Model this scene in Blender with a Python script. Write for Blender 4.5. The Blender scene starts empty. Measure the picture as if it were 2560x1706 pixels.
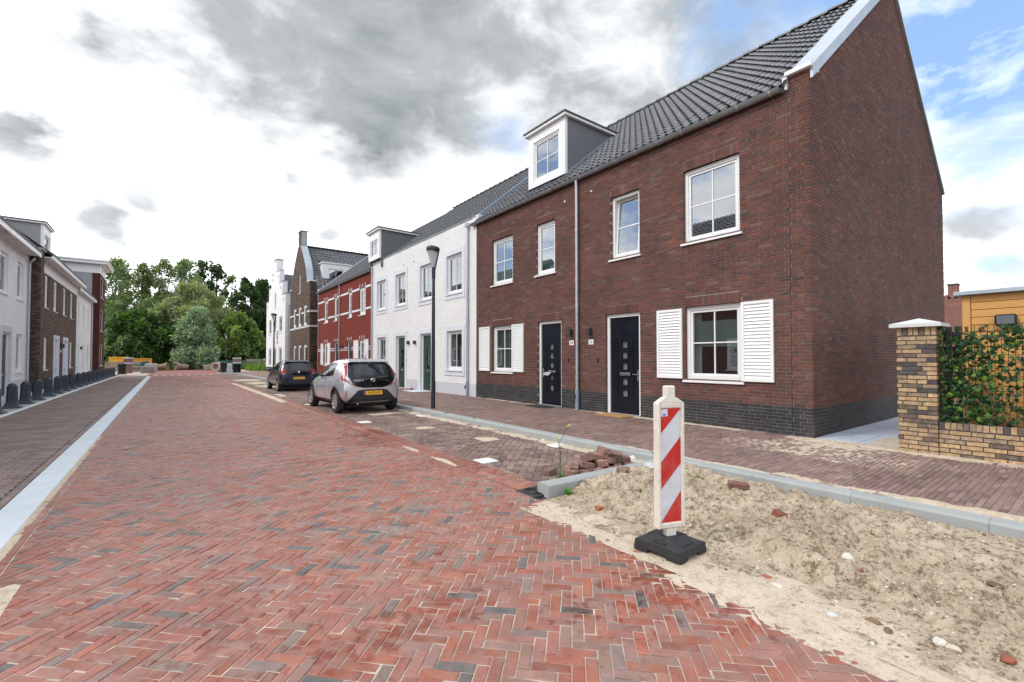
import bpy, bmesh, math, random
import numpy as np
from mathutils import Vector, Matrix, geometry
from mathutils.bvhtree import BVHTree

random.seed(7)
rng = np.random.default_rng(7)
S = bpy.context.scene
COL = S.collection
R = math.radians

# ------------------------------------------------------------------ camera
F_PX, CX, CY, SHIFT = 1150.0, 1280.0, 853.0, 20.0
PITCH = math.atan(25 / F_PX)
YAW = math.atan(865 / F_PX)
cam = bpy.data.objects.new('camera', bpy.data.cameras.new('camera'))
COL.objects.link(cam)
cam.data.sensor_width = 36
cam.data.lens = F_PX / 2560 * 36
cam.data.shift_y = SHIFT / 2560
cam.data.clip_start = 0.05
cam.data.clip_end = 3000
cam.location = (0, 0, 1.5)
cam.rotation_euler = (R(90) + PITCH, 0, -YAW)
S.camera = cam

# ------------------------------------------------------------------ world
SUN_AZ = R(-72)      # direction towards the sun, measured from +Y, positive to +X
SUN_EL = R(46)
sun_dir = Vector((math.sin(SUN_AZ) * math.cos(SUN_EL), math.cos(SUN_AZ) * math.cos(SUN_EL), math.sin(SUN_EL)))
W = bpy.data.worlds.new('World')
S.world = W
W.use_nodes = True


def pix_dir(x, y):
    fw = Vector((math.sin(YAW) * math.cos(PITCH), math.cos(YAW) * math.cos(PITCH), math.sin(PITCH)))
    rt = Vector((math.cos(YAW), -math.sin(YAW), 0))
    up = rt.cross(fw)
    return (fw + rt * ((x - CX) / F_PX) - up * ((y - CY - SHIFT) / F_PX)).normalized()


class NT:
    """tiny node-graph helper"""
    def __init__(s, tree):
        s.t = tree
        s.t.nodes.clear()

    def n(s, kind, **kw):
        nd = s.t.nodes.new(kind)
        for k, v in kw.items():
            if k.startswith('i_'):
                key = k[2:].replace('_', ' ')
                s.set(nd, key, v)
            else:
                setattr(nd, k, v)
        return nd

    def set(s, nd, key, v):
        if isinstance(key, int):
            sock = nd.inputs[key]
        else:
            sock = next((i for i in nd.inputs if i.name == key and i.enabled), None) or nd.inputs[key]
        if hasattr(v, 'is_output'):
            s.t.links.new(v, sock)
        elif hasattr(v, 'outputs'):
            s.t.links.new(v.outputs[0], sock)
        else:
            if sock.type == 'RGBA' and not isinstance(v, (int, float)) and len(v) == 3:
                v = tuple(v) + (1,)
            sock.default_value = v
        return nd

    def math(s, op, a, b=None, c=None, clamp=False):
        nd = s.t.nodes.new('ShaderNodeMath')
        nd.operation = op
        nd.use_clamp = clamp
        for i, v in enumerate((a, b, c)):
            if v is not None:
                s.set(nd, i, v)
        return nd.outputs[0]

    def vmath(s, op, a, b=None):
        nd = s.t.nodes.new('ShaderNodeVectorMath')
        nd.operation = op
        s.set(nd, 0, a)
        if b is not None:
            s.set(nd, 1, b)
        return nd.outputs['Value'] if op in ('DOT_PRODUCT', 'LENGTH') else nd.outputs[0]

    def mix(s, f, a, b, blend='MIX'):
        nd = s.t.nodes.new('ShaderNodeMix')
        nd.data_type = 'RGBA'
        nd.blend_type = blend
        nd.clamp_factor = True
        s.set(nd, 0, f)
        for k, v in ((6, a), (7, b)):
            s.set(nd, k, v)
        return nd.outputs[2]

    def ramp(s, f, stops):
        nd = s.t.nodes.new('ShaderNodeValToRGB')
        el = nd.color_ramp.elements
        while len(el) < len(stops):
            el.new(0.5)
        for e, (p, c) in zip(el, stops):
            e.position = p
            e.color = (c, c, c, 1) if isinstance(c, (int, float)) else tuple(c) + (1,)
        s.set(nd, 0, f)
        return nd.outputs[0]

    def noise(s, vec, scale, detail=3, rough=0.5, dist=0.0, color=False):
        nd = s.t.nodes.new('ShaderNodeTexNoise')
        if vec is not None:
            s.set(nd, 'Vector', vec)
        nd.inputs['Scale'].default_value = scale
        nd.inputs['Detail'].default_value = detail
        nd.inputs['Roughness'].default_value = rough
        nd.inputs['Distortion'].default_value = dist
        return nd.outputs[1 if color else 0]


def build_world():
    g = NT(W.node_tree)
    out = g.n('ShaderNodeOutputWorld')
    bg = g.n('ShaderNodeBackground')
    bg.inputs['Strength'].default_value = 0.10
    sky = g.n('ShaderNodeTexSky', sky_type='NISHITA', sun_disc=False)
    sky.sun_elevation = SUN_EL
    sky.sun_rotation = SUN_AZ
    sky.air_density = 1.0
    sky.dust_density = 0.6
    sky.ozone_density = 1.2
    tc = g.n('ShaderNodeTexCoord')
    d = g.vmath('NORMALIZE', tc.outputs['Generated'])
    P = g.vmath('MULTIPLY', d, (1.0, 1.0, 1.9))
    big = g.noise(P, 2.3, 9, 0.58, 0.3)
    fine = g.noise(P, 6.5, 10, 0.6, 0.4)
    wob = g.math('ADD', g.math('MULTIPLY', big, 0.65), g.math('MULTIPLY', fine, 0.45))      # about 0.55 mid
    w1 = g.vmath('SUBTRACT', g.noise(P, 3.4, 4, 0.55, 0.0, True), (0.5, 0.5, 0.5))
    w2 = g.vmath('SUBTRACT', g.noise(P, 17.0, 7, 0.62, 0.0, True), (0.5, 0.5, 0.5))

    def warped(a1, a2):
        v = g.vmath('ADD', d, g.vmath('MULTIPLY', w1, (a1, a1, a1 * 0.6)))
        v = g.vmath('ADD', v, g.vmath('MULTIPLY', w2, (a2, a2, a2 * 0.6)))
        return g.vmath('NORMALIZE', v)
    DW = {'big': warped(0.42, 0.12), 'mid': warped(0.16, 0.10), 'small': warped(0.05, 0.085)}

    def blob(px, py, rad, soft, gain=1.0, flat=1.0):
        """ragged patch of cloud round the direction of a point in the sky"""
        dv = pix_dir(px, py)
        dw = DW['big' if rad > 0.1 else 'mid' if rad > 0.05 else 'small']
        df = g.vmath('SUBTRACT', dw, tuple(dv))
        ang = g.vmath('LENGTH', g.vmath('MULTIPLY', df, (1.0, 1.0, flat)))
        m = g.n('ShaderNodeMapRange', interpolation_type='SMOOTHSTEP')
        g.set(m, 0, ang)
        m.inputs[1].default_value = rad + soft
        m.inputs[2].default_value = max(rad - soft, 0.0)
        m.inputs[3].default_value = 0
        m.inputs[4].default_value = gain
        return m.outputs[0]

    # the open blue field to the right, broken by cumulus; the rest of the sky is one bright deck
    blue = None
    for b in ((2440, -10, 0.165, 0.045), (1990, -40, 0.12, 0.08), (2900, -300, 0.30, 0.12),
              (2490, 655, 0.035, 0.02, 0.7, 2.0), (1270, 345, 0.04, 0.04, 0.5)):
        k = blob(*b)
        blue = k if blue is None else g.math('MAXIMUM', blue, k)
    away = g.vmath('LENGTH', g.vmath('SUBTRACT', d, tuple(pix_dir(1280, 450))))
    outm = g.n('ShaderNodeMapRange')
    g.set(outm, 0, away)
    outm.inputs[1].default_value = 0.90
    outm.inputs[2].default_value = 1.15
    # beyond the picture the sky goes on broken: grey, white and blue patches
    blue = g.math('MAXIMUM', blue, g.math('MULTIPLY', outm.outputs[0], g.ramp(wob, [(0.47, 0.95), (0.57, 0.0)])))
    cum = g.ramp(fine, [(0.50, 1), (0.66, 0)])
    blue = g.math('MULTIPLY', blue, g.math('ADD', 0.5, g.math('MULTIPLY', cum, 0.5)))
    # grey undersides
    dark = None
    for b in ((640, 10, 0.19, 0.11, 1.0), (960, 110, 0.22, 0.12, 1.0), (1330, 60, 0.27, 0.13, 1.0), (1640, 140, 0.21, 0.12, 1.0),
              (1000, -420, 0.42, 0.2, 0.9), (1790, 60, 0.13, 0.09, 0.9), (1490, 200, 0.14, 0.09, 0.9), (680, 285, 0.075, 0.05, 0.7), (1010, 290, 0.06, 0.05, 0.6), (1300, 270, 0.09, 0.07, 0.7),
              (80, 372, 0.060, 0.034, 0.80, 1.5), (270, 572, 0.055, 0.034, 0.85, 1.4), (375, 505, 0.036, 0.022, 0.62, 1.8), (290, 190, 0.06, 0.05, 0.30),
              (735, 455, 0.028, 0.020, 0.65, 1.5), (705, 592, 0.036, 0.024, 0.55, 1.6), (825, 578, 0.024, 0.016, 0.6), (965, 555, 0.05, 0.035, 0.38),
              (2500, 390, 0.06, 0.04, 0.42, 2.0), (2470, 560, 0.07, 0.045, 0.58, 2.2), (2540, 690, 0.05, 0.03, 0.5, 2.0), (2420, 300, 0.03, 0.025, 0.3, 2.0)):
        k = blob(*b)
        dark = k if dark is None else g.math('MAXIMUM', dark, k)
    texture = g.ramp(wob, [(0.38, 0.72), (0.52, 1.0), (0.68, 1.25)])
    gen = g.ramp(big, [(0.56, 0.0), (0.74, 0.5)])
    dark = g.math('MAXIMUM', dark, g.math('MULTIPLY', gen, outm.outputs[0]))
    white = g.mix(g.ramp(fine, [(0.35, 0.0), (0.62, 1.0)]), (12.6, 12.7, 12.9), (9.6, 9.75, 10.0))
    grey = g.mix(g.ramp(wob, [(0.40, 0), (0.70, 1)]), (4.3, 4.55, 4.65), (1.75, 1.95, 2.05))
    cloud = g.mix(g.math('MULTIPLY', dark, texture, clamp=True), white, grey)
    skyc = g.mix(0.55, sky.outputs[0], (2.9, 4.7, 8.0))
    col = g.mix(blue, cloud, skyc)
    g.set(bg, 'Color', col)
    g.t.links.new(bg.outputs[0], out.inputs[0])


build_world()
W.cycles.sampling_method = 'MANUAL'
W.cycles.sample_map_resolution = 512

sun = bpy.data.objects.new('sun', bpy.data.lights.new('sun', 'SUN'))
COL.objects.link(sun)
sun.data.energy = 1.15
sun.data.angle = R(14)
sun.data.color = (1.0, 0.965, 0.91)
sun.rotation_euler = (-sun_dir).to_track_quat('-Z', 'Y').to_euler()

S.view_settings.view_transform = 'Standard'
S.view_settings.look = 'None'
S.view_settings.exposure = 0.76
S.view_settings.gamma = 1.0
S.view_settings.use_curve_mapping = False
try:
    S.cycles.use_denoising = True
    S.cycles.max_bounces = 8
    S.cycles.transparent_max_bounces = 12
    S.cycles.caustics_reflective = False
    S.cycles.caustics_refractive = False
except Exception:
    pass
# ------------------------------------------------------------------ helpers
_fw = np.array([math.sin(YAW) * math.cos(PITCH), math.cos(YAW) * math.cos(PITCH), math.sin(PITCH)])
_rt = np.array([math.cos(YAW), -math.sin(YAW), 0.0])
_up = np.cross(_rt, _fw)


def view_size(p, size):
    """rough size in photo pixels of a piece at p, 0 when outside the frame (only used to rank pieces)"""
    v = np.array(p, float) - np.array([0, 0, 1.5])
    zz = v @ _fw
    if zz < 0.2:
        return 0
    x = CX + F_PX * (v @ _rt) / zz
    y = CY + SHIFT - F_PX * (v @ _up) / zz
    if x < -20 or x > 2580 or y < -20 or y > 1726:
        return 0
    return F_PX * size / zz


def ray_at(px, py, X=None, Y=None, Z=None):
    d = _fw + _rt * ((px - CX) / F_PX) - _up * ((py - CY - SHIFT) / F_PX)
    c = np.array([0, 0, 1.5])
    if X is not None:
        t = X / d[0]
    elif Y is not None:
        t = Y / d[1]
    else:
        t = (Z - 1.5) / d[2]
    return Vector(c + d * t)


def tag(o, label=None, cat=None, group=None, kind=None):
    if label:
        o['label'] = label
    if cat:
        o['category'] = cat
    if group:
        o['group'] = group
    if kind:
        o['kind'] = kind
    return o


def empty(name, loc, label, cat, group=None, rz=0.0):
    o = bpy.data.objects.new(name, None)
    COL.objects.link(o)
    o.location = loc
    o.rotation_euler = (0, 0, rz)
    o.empty_display_size = 0.2
    return tag(o, label, cat, group)


LOCAL = set()      # things whose parts are written in their own coordinates


def place(o, parent=None):
    COL.objects.link(o)
    if parent is not None:
        o.parent = parent
        off = Vector((0, 0, 0))
        q = parent
        while q is not None:
            if q.type == 'EMPTY' and q.name not in LOCAL:
                off += q.location
            q = q.parent
        if off.length > 0 and parent.type == 'EMPTY':
            o.matrix_parent_inverse = Matrix.Translation(-off)
    return o


def mesh_obj(name, verts, faces, mat, parent=None, smooth=False, mats=None, midx=None):
    me = bpy.data.meshes.new(name)
    me.from_pydata(verts, [], faces)
    if mats:
        for m in mats:
            me.materials.append(m)
        me.polygons.foreach_set('material_index', midx)
    elif mat is not None:
        me.materials.append(mat)
    if smooth:
        me.polygons.foreach_set('use_smooth', [True] * len(me.polygons))
    me.update()
    return place(bpy.data.objects.new(name, me), parent)


WORLD = lambda u, d, z: (u, d, z)


class MB:
    """collects simple solids; build() links them as ONE mesh object"""
    def __init__(s, P=WORLD):
        s.v, s.f, s.P, s.c = [], [], P, []

    def add(s, vs, fs, col=None):
        b = len(s.v)
        s.v.extend([tuple(s.P(*v)) for v in vs])
        s.f.extend([tuple(i + b for i in f) for f in fs])
        if col is not None:
            s.c.extend([col] * len(fs))
        return s

    def box(s, a0, a1, b0, b1, c0, c1, col=None):
        vs = [(a0, b0, c0), (a1, b0, c0), (a1, b1, c0), (a0, b1, c0), (a0, b0, c1), (a1, b0, c1), (a1, b1, c1), (a0, b1, c1)]
        return s.add(vs, [(0, 3, 2, 1), (4, 5, 6, 7), (0, 1, 5, 4), (1, 2, 6, 5), (2, 3, 7, 6), (3, 0, 4, 7)], col)

    def bbox(s, a0, a1, b0, b1, c0, c1, r=0.006):
        """box with chamfered edges"""
        bm = bmesh.new()
        m = Matrix.Translation(((a0 + a1) / 2, (b0 + b1) / 2, (c0 + c1) / 2)) @ Matrix.Diagonal((abs(a1 - a0), abs(b1 - b0), abs(c1 - c0), 1))
        bmesh.ops.create_cube(bm, size=1, matrix=m)
        r = min(r, abs(a1 - a0) * .4, abs(b1 - b0) * .4, abs(c1 - c0) * .4)
        bmesh.ops.bevel(bm, geom=bm.edges[:], offset=r, segments=1, affect='EDGES')
        bm.verts.index_update()
        s.add([tuple(v.co) for v in bm.verts], [tuple(v.index for v in f.verts) for f in bm.faces])
        bm.free()
        return s

    def prism(s, poly, z0, z1):
        n = len(poly)
        vs = [(x, y, z0) for x, y in poly] + [(x, y, z1) for x, y in poly]
        fs = [tuple(range(n))[::-1], tuple(range(n, 2 * n))] + [(i, (i + 1) % n, n + (i + 1) % n, n + i) for i in range(n)]
        return s.add(vs, fs)

    def extrude(s, loop0, loop1):
        n = len(loop0)
        fs = [tuple(range(n))[::-1], tuple(range(n, 2 * n))] + [(i, (i + 1) % n, n + (i + 1) % n, n + i) for i in range(n)]
        return s.add(list(loop0) + list(loop1), fs)

    def tube(s, pts, rad, seg=10, caps=True):
        pts = [Vector(p) for p in pts]
        rads = rad if isinstance(rad, (list, tuple)) else [rad] * len(pts)
        rings = []
        up = Vector((0.13, 0.2, 1)).normalized()
        for i, p in enumerate(pts):
            t = (pts[min(i + 1, len(pts) - 1)] - pts[max(i - 1, 0)]).normalized()
            a = t.cross(up if abs(t.dot(up)) < 0.95 else Vector((1, 0, 0.1))).normalized()
            b = t.cross(a)
            rings.append([tuple(p + (a * math.cos(k * 2 * math.pi / seg) + b * math.sin(k * 2 * math.pi / seg)) * rads[i]) for k in range(seg)])
        vs = [v for r in rings for v in r]
        fs = []
        for i in range(len(rings) - 1):
            for k in range(seg):
                fs.append((i * seg + k, i * seg + (k + 1) % seg, (i + 1) * seg + (k + 1) % seg, (i + 1) * seg + k))
        if caps:
            fs.append(tuple(range(seg))[::-1])
            fs.append(tuple((len(rings) - 1) * seg + k for k in range(seg)))
        return s.add(vs, fs)

    def lathe(s, prof, seg=16, cx=0, cy=0, a0=0, a1=2 * math.pi):
        full = abs(a1 - a0 - 2 * math.pi) < 1e-6
        m = seg if full else seg + 1
        vs, fs = [], []
        for r, z in prof:
            for k in range(m):
                a = a0 + (a1 - a0) * k / seg
                vs.append((cx + r * math.cos(a), cy + r * math.sin(a), z))
        for i in range(len(prof) - 1):
            for k in range(seg):
                k2 = (k + 1) % m
                fs.append((i * m + k, i * m + k2, (i + 1) * m + k2, (i + 1) * m + k))
        return s.add(vs, fs)

    def build(s, name, mat, parent=None, smooth=False):
        o = mesh_obj(name, s.v, s.f, mat, parent, smooth)
        if s.c and len(s.c) == len(s.f):
            at = o.data.attributes.new('pcol', 'FLOAT_COLOR', 'FACE')
            at.data.foreach_set('color', np.array([tuple(c) + (1,) for c in s.c], np.float32).ravel())
        return o


def smooth_by_angle(o, ang=35):
    me = o.data
    me.polygons.foreach_set('use_smooth', [True] * len(me.polygons))
    try:
        me.set_sharp_from_angle(angle=R(ang))
    except Exception:
        pass
    return o


# ---- many alike pieces: the largest in view become objects of their own, the rest one joined part
def field(parent, name, pieces, mobj, mgeo, limit=300, rest_name=None, min_px=7.0):
    """pieces: (key, verts, faces, 4x4 matrix, colour, size)"""
    sizes = [view_size(p[3].translation, p[5]) for p in pieces]
    order = sorted(range(len(pieces)), key=lambda i: -sizes[i])
    single = set(i for i in order[:limit] if sizes[i] >= min_px)
    cache = {}
    for i in order:
        if i not in single:
            continue
        key, vs, fs, M, colr, _ = pieces[i]
        me = cache.get(key) if key is not None else None
        if me is None:
            me = bpy.data.meshes.new(name)
            me.from_pydata(vs, [], fs)
            me.materials.append(mobj)
            me.update()
            if key is not None:
                cache[key] = me
        o = bpy.data.objects.new(name, me)
        o.matrix_basis = M
        o.color = tuple(colr) + (1,)
        place(o, parent)
    V, Fc, C = [], [], []
    base = 0
    for i in range(len(pieces)):
        if i in single:
            continue
        key, vs, fs, M, colr, _ = pieces[i]
        m = np.array(M)
        a = np.asarray(vs) @ m[:3, :3].T + m[:3, 3]
        V.append(a)
        Fc.extend([tuple(j + base for j in f) for f in fs])
        C.append(np.repeat(np.array([tuple(colr) + (1,)], np.float32), len(fs), 0))
        base += len(a)
    if V:
        V = np.concatenate(V)
        o = mesh_obj(rest_name or name + '_field', V.tolist(), Fc, mgeo, parent)
        at = o.data.attributes.new('pcol', 'FLOAT_COLOR', 'FACE')
        at.data.foreach_set('color', np.concatenate(C).ravel())
        o['kind'] = 'stuff'
        return o


def jitter(c, a=0.12):
    k = 1 + random.uniform(-a, a)
    return tuple(max(0.003, x * k * (1 + random.uniform(-a * .3, a * .3))) for x in c)


def pick(pal, amt=0.12):
    """pal: ((weight, colour), ...)"""
    t = random.random() * sum(w for w, _ in pal)
    for w, c in pal:
        t -= w
        if t <= 0:
            return jitter(c, 0.03 if pal is PAL_WHITE else amt)
    return jitter(pal[-1][1])


# ------------------------------------------------------------------ materials
def principled(g, **kw):
    b = g.n('ShaderNodeBsdfPrincipled')
    for k, v in kw.items():
        g.set(b, k.replace('_', ' '), v)
    return b


def finish(m, g, shader, height=None, dist=0.01, strength=0.5):
    if height is not None:
        bp = g.n('ShaderNodeBump')
        bp.inputs['Strength'].default_value = strength
        bp.inputs['Distance'].default_value = dist
        g.set(bp, 'Height', height)
        g.t.links.new(bp.outputs[0], shader.inputs['Normal'])
    o = g.n('ShaderNodeOutputMaterial')
    g.t.links.new(shader.outputs[0], o.inputs[0])
    return m


def newmat(name):
    m = bpy.data.materials.new(name)
    m.use_nodes = True
    return m, NT(m.node_tree)


def plain(name, col, rough=0.6, var=0.12, vscale=3.0, bump=0.0, bscale=60, metallic=0.0, dirt=0.0, dirtcol=(0.12, 0.1, 0.08), spec=0.5, coat=0.0, stretch=None):
    """painted / cast / sheet surface: base colour with uneven tone, fine relief, optional grime"""
    m, g = newmat(name)
    pos = g.n('ShaderNodeNewGeometry').outputs['Position']
    if stretch:
        mp = g.n('ShaderNodeMapping')
        g.set(mp, 0, pos)
        mp.inputs['Scale'].default_value = stretch
        pos = mp.outputs[0]
    n1 = g.noise(pos, vscale, 5, 0.6)
    lo = tuple(c * (1 - var) for c in col)
    hi = tuple(min(c * (1 + var), 1) for c in col)
    c = g.mix(g.ramp(n1, [(0.3, 0), (0.7, 1)]), lo, hi)
    if dirt:
        n2 = g.noise(pos, vscale * 2.7, 7, 0.65, 0.4)
        c = g.mix(g.math('MULTIPLY', g.ramp(n2, [(0.5, 0), (0.78, 1)]), dirt), c, dirtcol)
    r = g.math('ADD', g.math('MULTIPLY', g.math('SUBTRACT', n1, 0.5), 0.25), rough)
    b = principled(g, Base_Color=c, Roughness=r, Metallic=metallic, Specular_IOR_Level=spec)
    if coat:
        b.inputs['Coat Weight'].default_value = coat
        b.inputs['Coat Roughness'].default_value = 0.03
    h = g.noise(pos, bscale, 4, 0.6) if bump else None
    return finish(m, g, b, h, 0.004, bump)


def piece_mat(name, source, rough=0.8, grain=55, gamt=0.3, bump=0.35, blotch=0.25, blotch_scale=6.0, damp=0.0, tint=None, dust=0.0, dustcol=(0.5, 0.42, 0.31), spec=0.35, mott=0.0, mottcol=(0.22, 0.165, 0.155)):
    """fired-clay / tile pieces: own colour per piece (attribute or object colour), firing blotches, grain, dust in patches"""
    m, g = newmat(name)
    pos = g.n('ShaderNodeNewGeometry').outputs['Position']
    if source == 'GEO':
        at = g.n('ShaderNodeAttribute', attribute_name='pcol')
        base = at.outputs['Color']
    else:
        base = g.n('ShaderNodeObjectInfo').outputs['Color']
    n1 = g.noise(pos, grain, 4, 0.65)
    n2 = g.noise(pos, blotch_scale, 5, 0.6, 0.3)
    k1 = g.ramp(n1, [(0.25, 1 - gamt), (0.75, 1 + gamt * 0.6)])
    c = g.mix(1.0, base, k1, 'MULTIPLY')
    k2 = g.ramp(n2, [(0.3, 1 - blotch), (0.7, 1 + blotch * 0.8)])
    c = g.mix(1.0, c, k2, 'MULTIPLY')
    rg = rough
    if mott:
        n7 = g.noise(pos, 8.5, 4, 0.55, 0.5)
        c = g.mix(g.math('MULTIPLY', g.ramp(n7, [(0.44, 0), (0.64, 1)]), mott), c, mottcol)
    if damp:
        n3 = g.noise(pos, 0.38, 5, 0.6, 0.5)
        n4 = g.noise(pos, 12, 4, 0.6, 0.3)
        dm = g.ramp(g.math('ADD', g.math('MULTIPLY', n3, 0.75), g.math('MULTIPLY', n4, 0.42)), [(0.605, 0), (0.64, 1)])
        dm = g.math('MULTIPLY', dm, damp)
        c = g.mix(dm, c, g.mix(1.0, c, (0.74, 0.44, 0.34), 'MULTIPLY'))
        rg = g.math('SUBTRACT', rough, g.math('MULTIPLY', dm, 0.25))
    if dust:
        n5 = g.noise(pos, 1.1, 6, 0.7, 0.5)
        n6 = g.noise(pos, 34, 4, 0.7)
        du = g.ramp(g.math('ADD', g.math('MULTIPLY', n5, 0.8), g.math('MULTIPLY', n6, 0.3)), [(0.58, 0), (0.8, 1)])
        c = g.mix(g.math('MULTIPLY', du, dust), c, dustcol)
    b = principled(g, Base_Color=c, Roughness=rg, Specular_IOR_Level=spec)
    return finish(m, g, b, n1, 0.004, bump)


def two(name, **kw):
    return piece_mat(name + '_single', 'OBJ', **kw), piece_mat(name, 'GEO', **kw)


def glass_mat(name, tint=(0.75, 0.82, 0.8), ior=4.0, wob=0.0):
    m, g = newmat(name)
    fr = g.n('ShaderNodeFresnel')
    bf = g.n('ShaderNodeNewGeometry').outputs['Backfacing']      # same reflectance from either side of the pane
    g.set(fr, 0, g.math('ADD', ior, g.math('MULTIPLY', bf, 1.0 / ior - ior)))
    tr = g.n('ShaderNodeBsdfTransparent')
    g.set(tr, 0, tint)
    gl = g.n('ShaderNodeBsdfGlossy')
    gl.inputs['Roughness'].default_value = 0.0
    g.set(gl, 'Color', (0.96, 0.98, 1.0))
    if wob:
        pos = g.n('ShaderNodeNewGeometry').outputs['Position']
        bp = g.n('ShaderNodeBump')
        bp.inputs['Strength'].default_value = wob
        bp.inputs['Distance'].default_value = 0.004
        g.set(bp, 'Height', g.noise(pos, 2.2, 1, 0.4))
        g.t.links.new(bp.outputs[0], gl.inputs['Normal'])
    mx = g.n('ShaderNodeMixShader')
    g.t.links.new(fr.outputs[0], mx.inputs[0])
    g.t.links.new(tr.outputs[0], mx.inputs[1])
    g.t.links.new(gl.outputs[0], mx.inputs[2])
    return finish(m, g, mx)


M = {}
M['white_paint'] = plain('white_paint', (0.80, 0.80, 0.79), 0.4, 0.03, 2)
M['white_trim'] = plain('white_trim', (0.74, 0.75, 0.77), 0.5, 0.03, 2, 0.1)
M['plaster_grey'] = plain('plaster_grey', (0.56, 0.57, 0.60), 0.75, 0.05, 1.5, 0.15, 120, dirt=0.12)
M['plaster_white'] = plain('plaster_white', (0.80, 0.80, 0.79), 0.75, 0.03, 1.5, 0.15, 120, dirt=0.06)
M['surround'] = plain('surround', (0.66, 0.68, 0.72), 0.7, 0.04, 1.5, 0.1, 150)
M['zinc'] = plain('zinc', (0.46, 0.49, 0.52), 0.38, 0.10, 2.5, 0.05, 20, metallic=0.55, dirt=0.1)
M['zinc_gutter'] = plain('zinc_gutter', (0.30, 0.31, 0.31), 0.36, 0.14, 3, 0.05, 20, metallic=0.6, dirt=0.1)
M['zinc_sheet'] = plain('zinc_sheet', (0.38, 0.43, 0.48), 0.42, 0.14, 1.6, 0.05, 20, metallic=0.35)
M['lead'] = plain('lead', (0.25, 0.31, 0.37), 0.55, 0.1, 3, 0.1, 30)
M['dormer_side'] = plain('dormer_side', (0.135, 0.138, 0.145), 0.55, 0.05, 2)
M['dormer_side_light'] = plain('dormer_side_light', (0.30, 0.30, 0.305), 0.55, 0.05, 2)
M['navy_door'] = plain('navy_door', (0.005, 0.0075, 0.014), 0.3, 0.08, 3, spec=0.5)
M['green_door'] = plain('green_door', (0.012, 0.045, 0.03), 0.35, 0.08, 3)
M['black_paint'] = plain('black_paint', (0.012, 0.013, 0.015), 0.4, 0.1, 4)
M['charcoal'] = plain('charcoal', (0.035, 0.037, 0.042), 0.5, 0.1, 4)
M['chrome'] = plain('chrome', (0.62, 0.63, 0.65), 0.25, 0.04, 8, metallic=0.95)
M['mortar_brown'] = plain('mortar_brown', (0.27, 0.235, 0.215), 0.95, 0.12, 5, 0.5, 140)
M['mortar_dark'] = plain('mortar_dark', (0.07, 0.065, 0.06), 0.95, 0.12, 5, 0.5, 140)
M['mortar_white'] = plain('mortar_white', (0.70, 0.70, 0.68), 0.9, 0.05, 5, 0.5, 140)
M['mortar_red'] = plain('mortar_red', (0.16, 0.075, 0.055), 0.95, 0.12, 5, 0.5, 140)
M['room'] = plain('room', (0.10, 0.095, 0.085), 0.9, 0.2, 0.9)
M['curtain'] = plain('curtain', (0.62, 0.64, 0.63), 0.9, 0.08, 6)
M['blind'] = plain('blind', (0.42, 0.62, 0.62), 0.7, 0.04, 6)
M['glass'] = glass_mat('glass', wob=0.02)
M['glass_dark'] = glass_mat('glass_dark', (0.2, 0.23, 0.24), 1.9)
M['roof_core'] = plain('roof_core', (0.03, 0.03, 0.033), 0.8)
M['inner_wall'] = plain('inner_wall', (0.25, 0.24, 0.23), 0.9)
M['number_plate'] = plain('number_plate', (0.83, 0.84, 0.85), 0.35, 0.02)
M['digit'] = plain('digit', (0.01, 0.02, 0.06), 0.4)
B_BROWN = two('brown_brick', rough=0.85, grain=70, gamt=0.3, bump=0.5, blotch=0.22, blotch_scale=1.4, dust=0.18, dustcol=(0.24, 0.17, 0.15))
B_DARK = two('dark_plinth_brick', rough=0.7, grain=70, gamt=0.25, bump=0.4, blotch=0.2, dust=0.25, dustcol=(0.25, 0.23, 0.2))
B_WHITE = two('white_painted_brick', rough=0.7, grain=90, gamt=0.03, bump=0.12, blotch=0.05, blotch_scale=0.8)
B_RED = two('red_brick', rough=0.85, grain=60, gamt=0.2, bump=0.4, blotch=0.15)
B_UMBER = two('umber_brick', rough=0.85, grain=60, gamt=0.3, bump=0.5, blotch=0.25)
B_YELLOW = two('yellow_brick', rough=0.9, grain=45, gamt=0.35, bump=0.8, blotch=0.35, blotch_scale=14)
B_TILE = two('roof_tile', rough=0.28, grain=40, gamt=0.15, bump=0.08, blotch=0.12, spec=0.6)
PAL_BROWN = ((28, (0.142, 0.056, 0.042)), (26, (0.126, 0.054, 0.042)), (18, (0.110, 0.053, 0.043)), (6, (0.090, 0.050, 0.043)), (9, (0.166, 0.061, 0.041)), (5, (0.156, 0.090, 0.072)))
PAL_DARK = ((1, (0.028, 0.029, 0.031)), (1, (0.042, 0.042, 0.044)), (1, (0.033, 0.035, 0.040)))
PAL_WHITE = ((4, (0.80, 0.795, 0.78)), (1, (0.77, 0.765, 0.745)))
PAL_RED = ((3, (0.245, 0.040, 0.022)), (2, (0.215, 0.033, 0.020)), (1, (0.19, 0.035, 0.024)))
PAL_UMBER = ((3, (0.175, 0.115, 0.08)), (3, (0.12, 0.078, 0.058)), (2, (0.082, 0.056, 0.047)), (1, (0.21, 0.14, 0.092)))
PAL_UMBER_SHADE = ((3, (0.10, 0.065, 0.048)), (3, (0.065, 0.044, 0.036)), (2, (0.15, 0.098, 0.07)), (1, (0.045, 0.035, 0.032)))  # same umber brick for side faces, their shade put into the colour
PAL_OXBLOOD = ((3, (0.095, 0.026, 0.02)), (2, (0.07, 0.022, 0.019)))
PAL_YELLOW = ((5, (0.47, 0.32, 0.175)), (4, (0.41, 0.285, 0.175)), (3, (0.31, 0.22, 0.15)), (2, (0.18, 0.13, 0.10)), (1.3, (0.09, 0.08, 0.078)))
PAL_TILE = ((1, (0.078, 0.078, 0.088)), (1, (0.092, 0.092, 0.103)))
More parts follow.
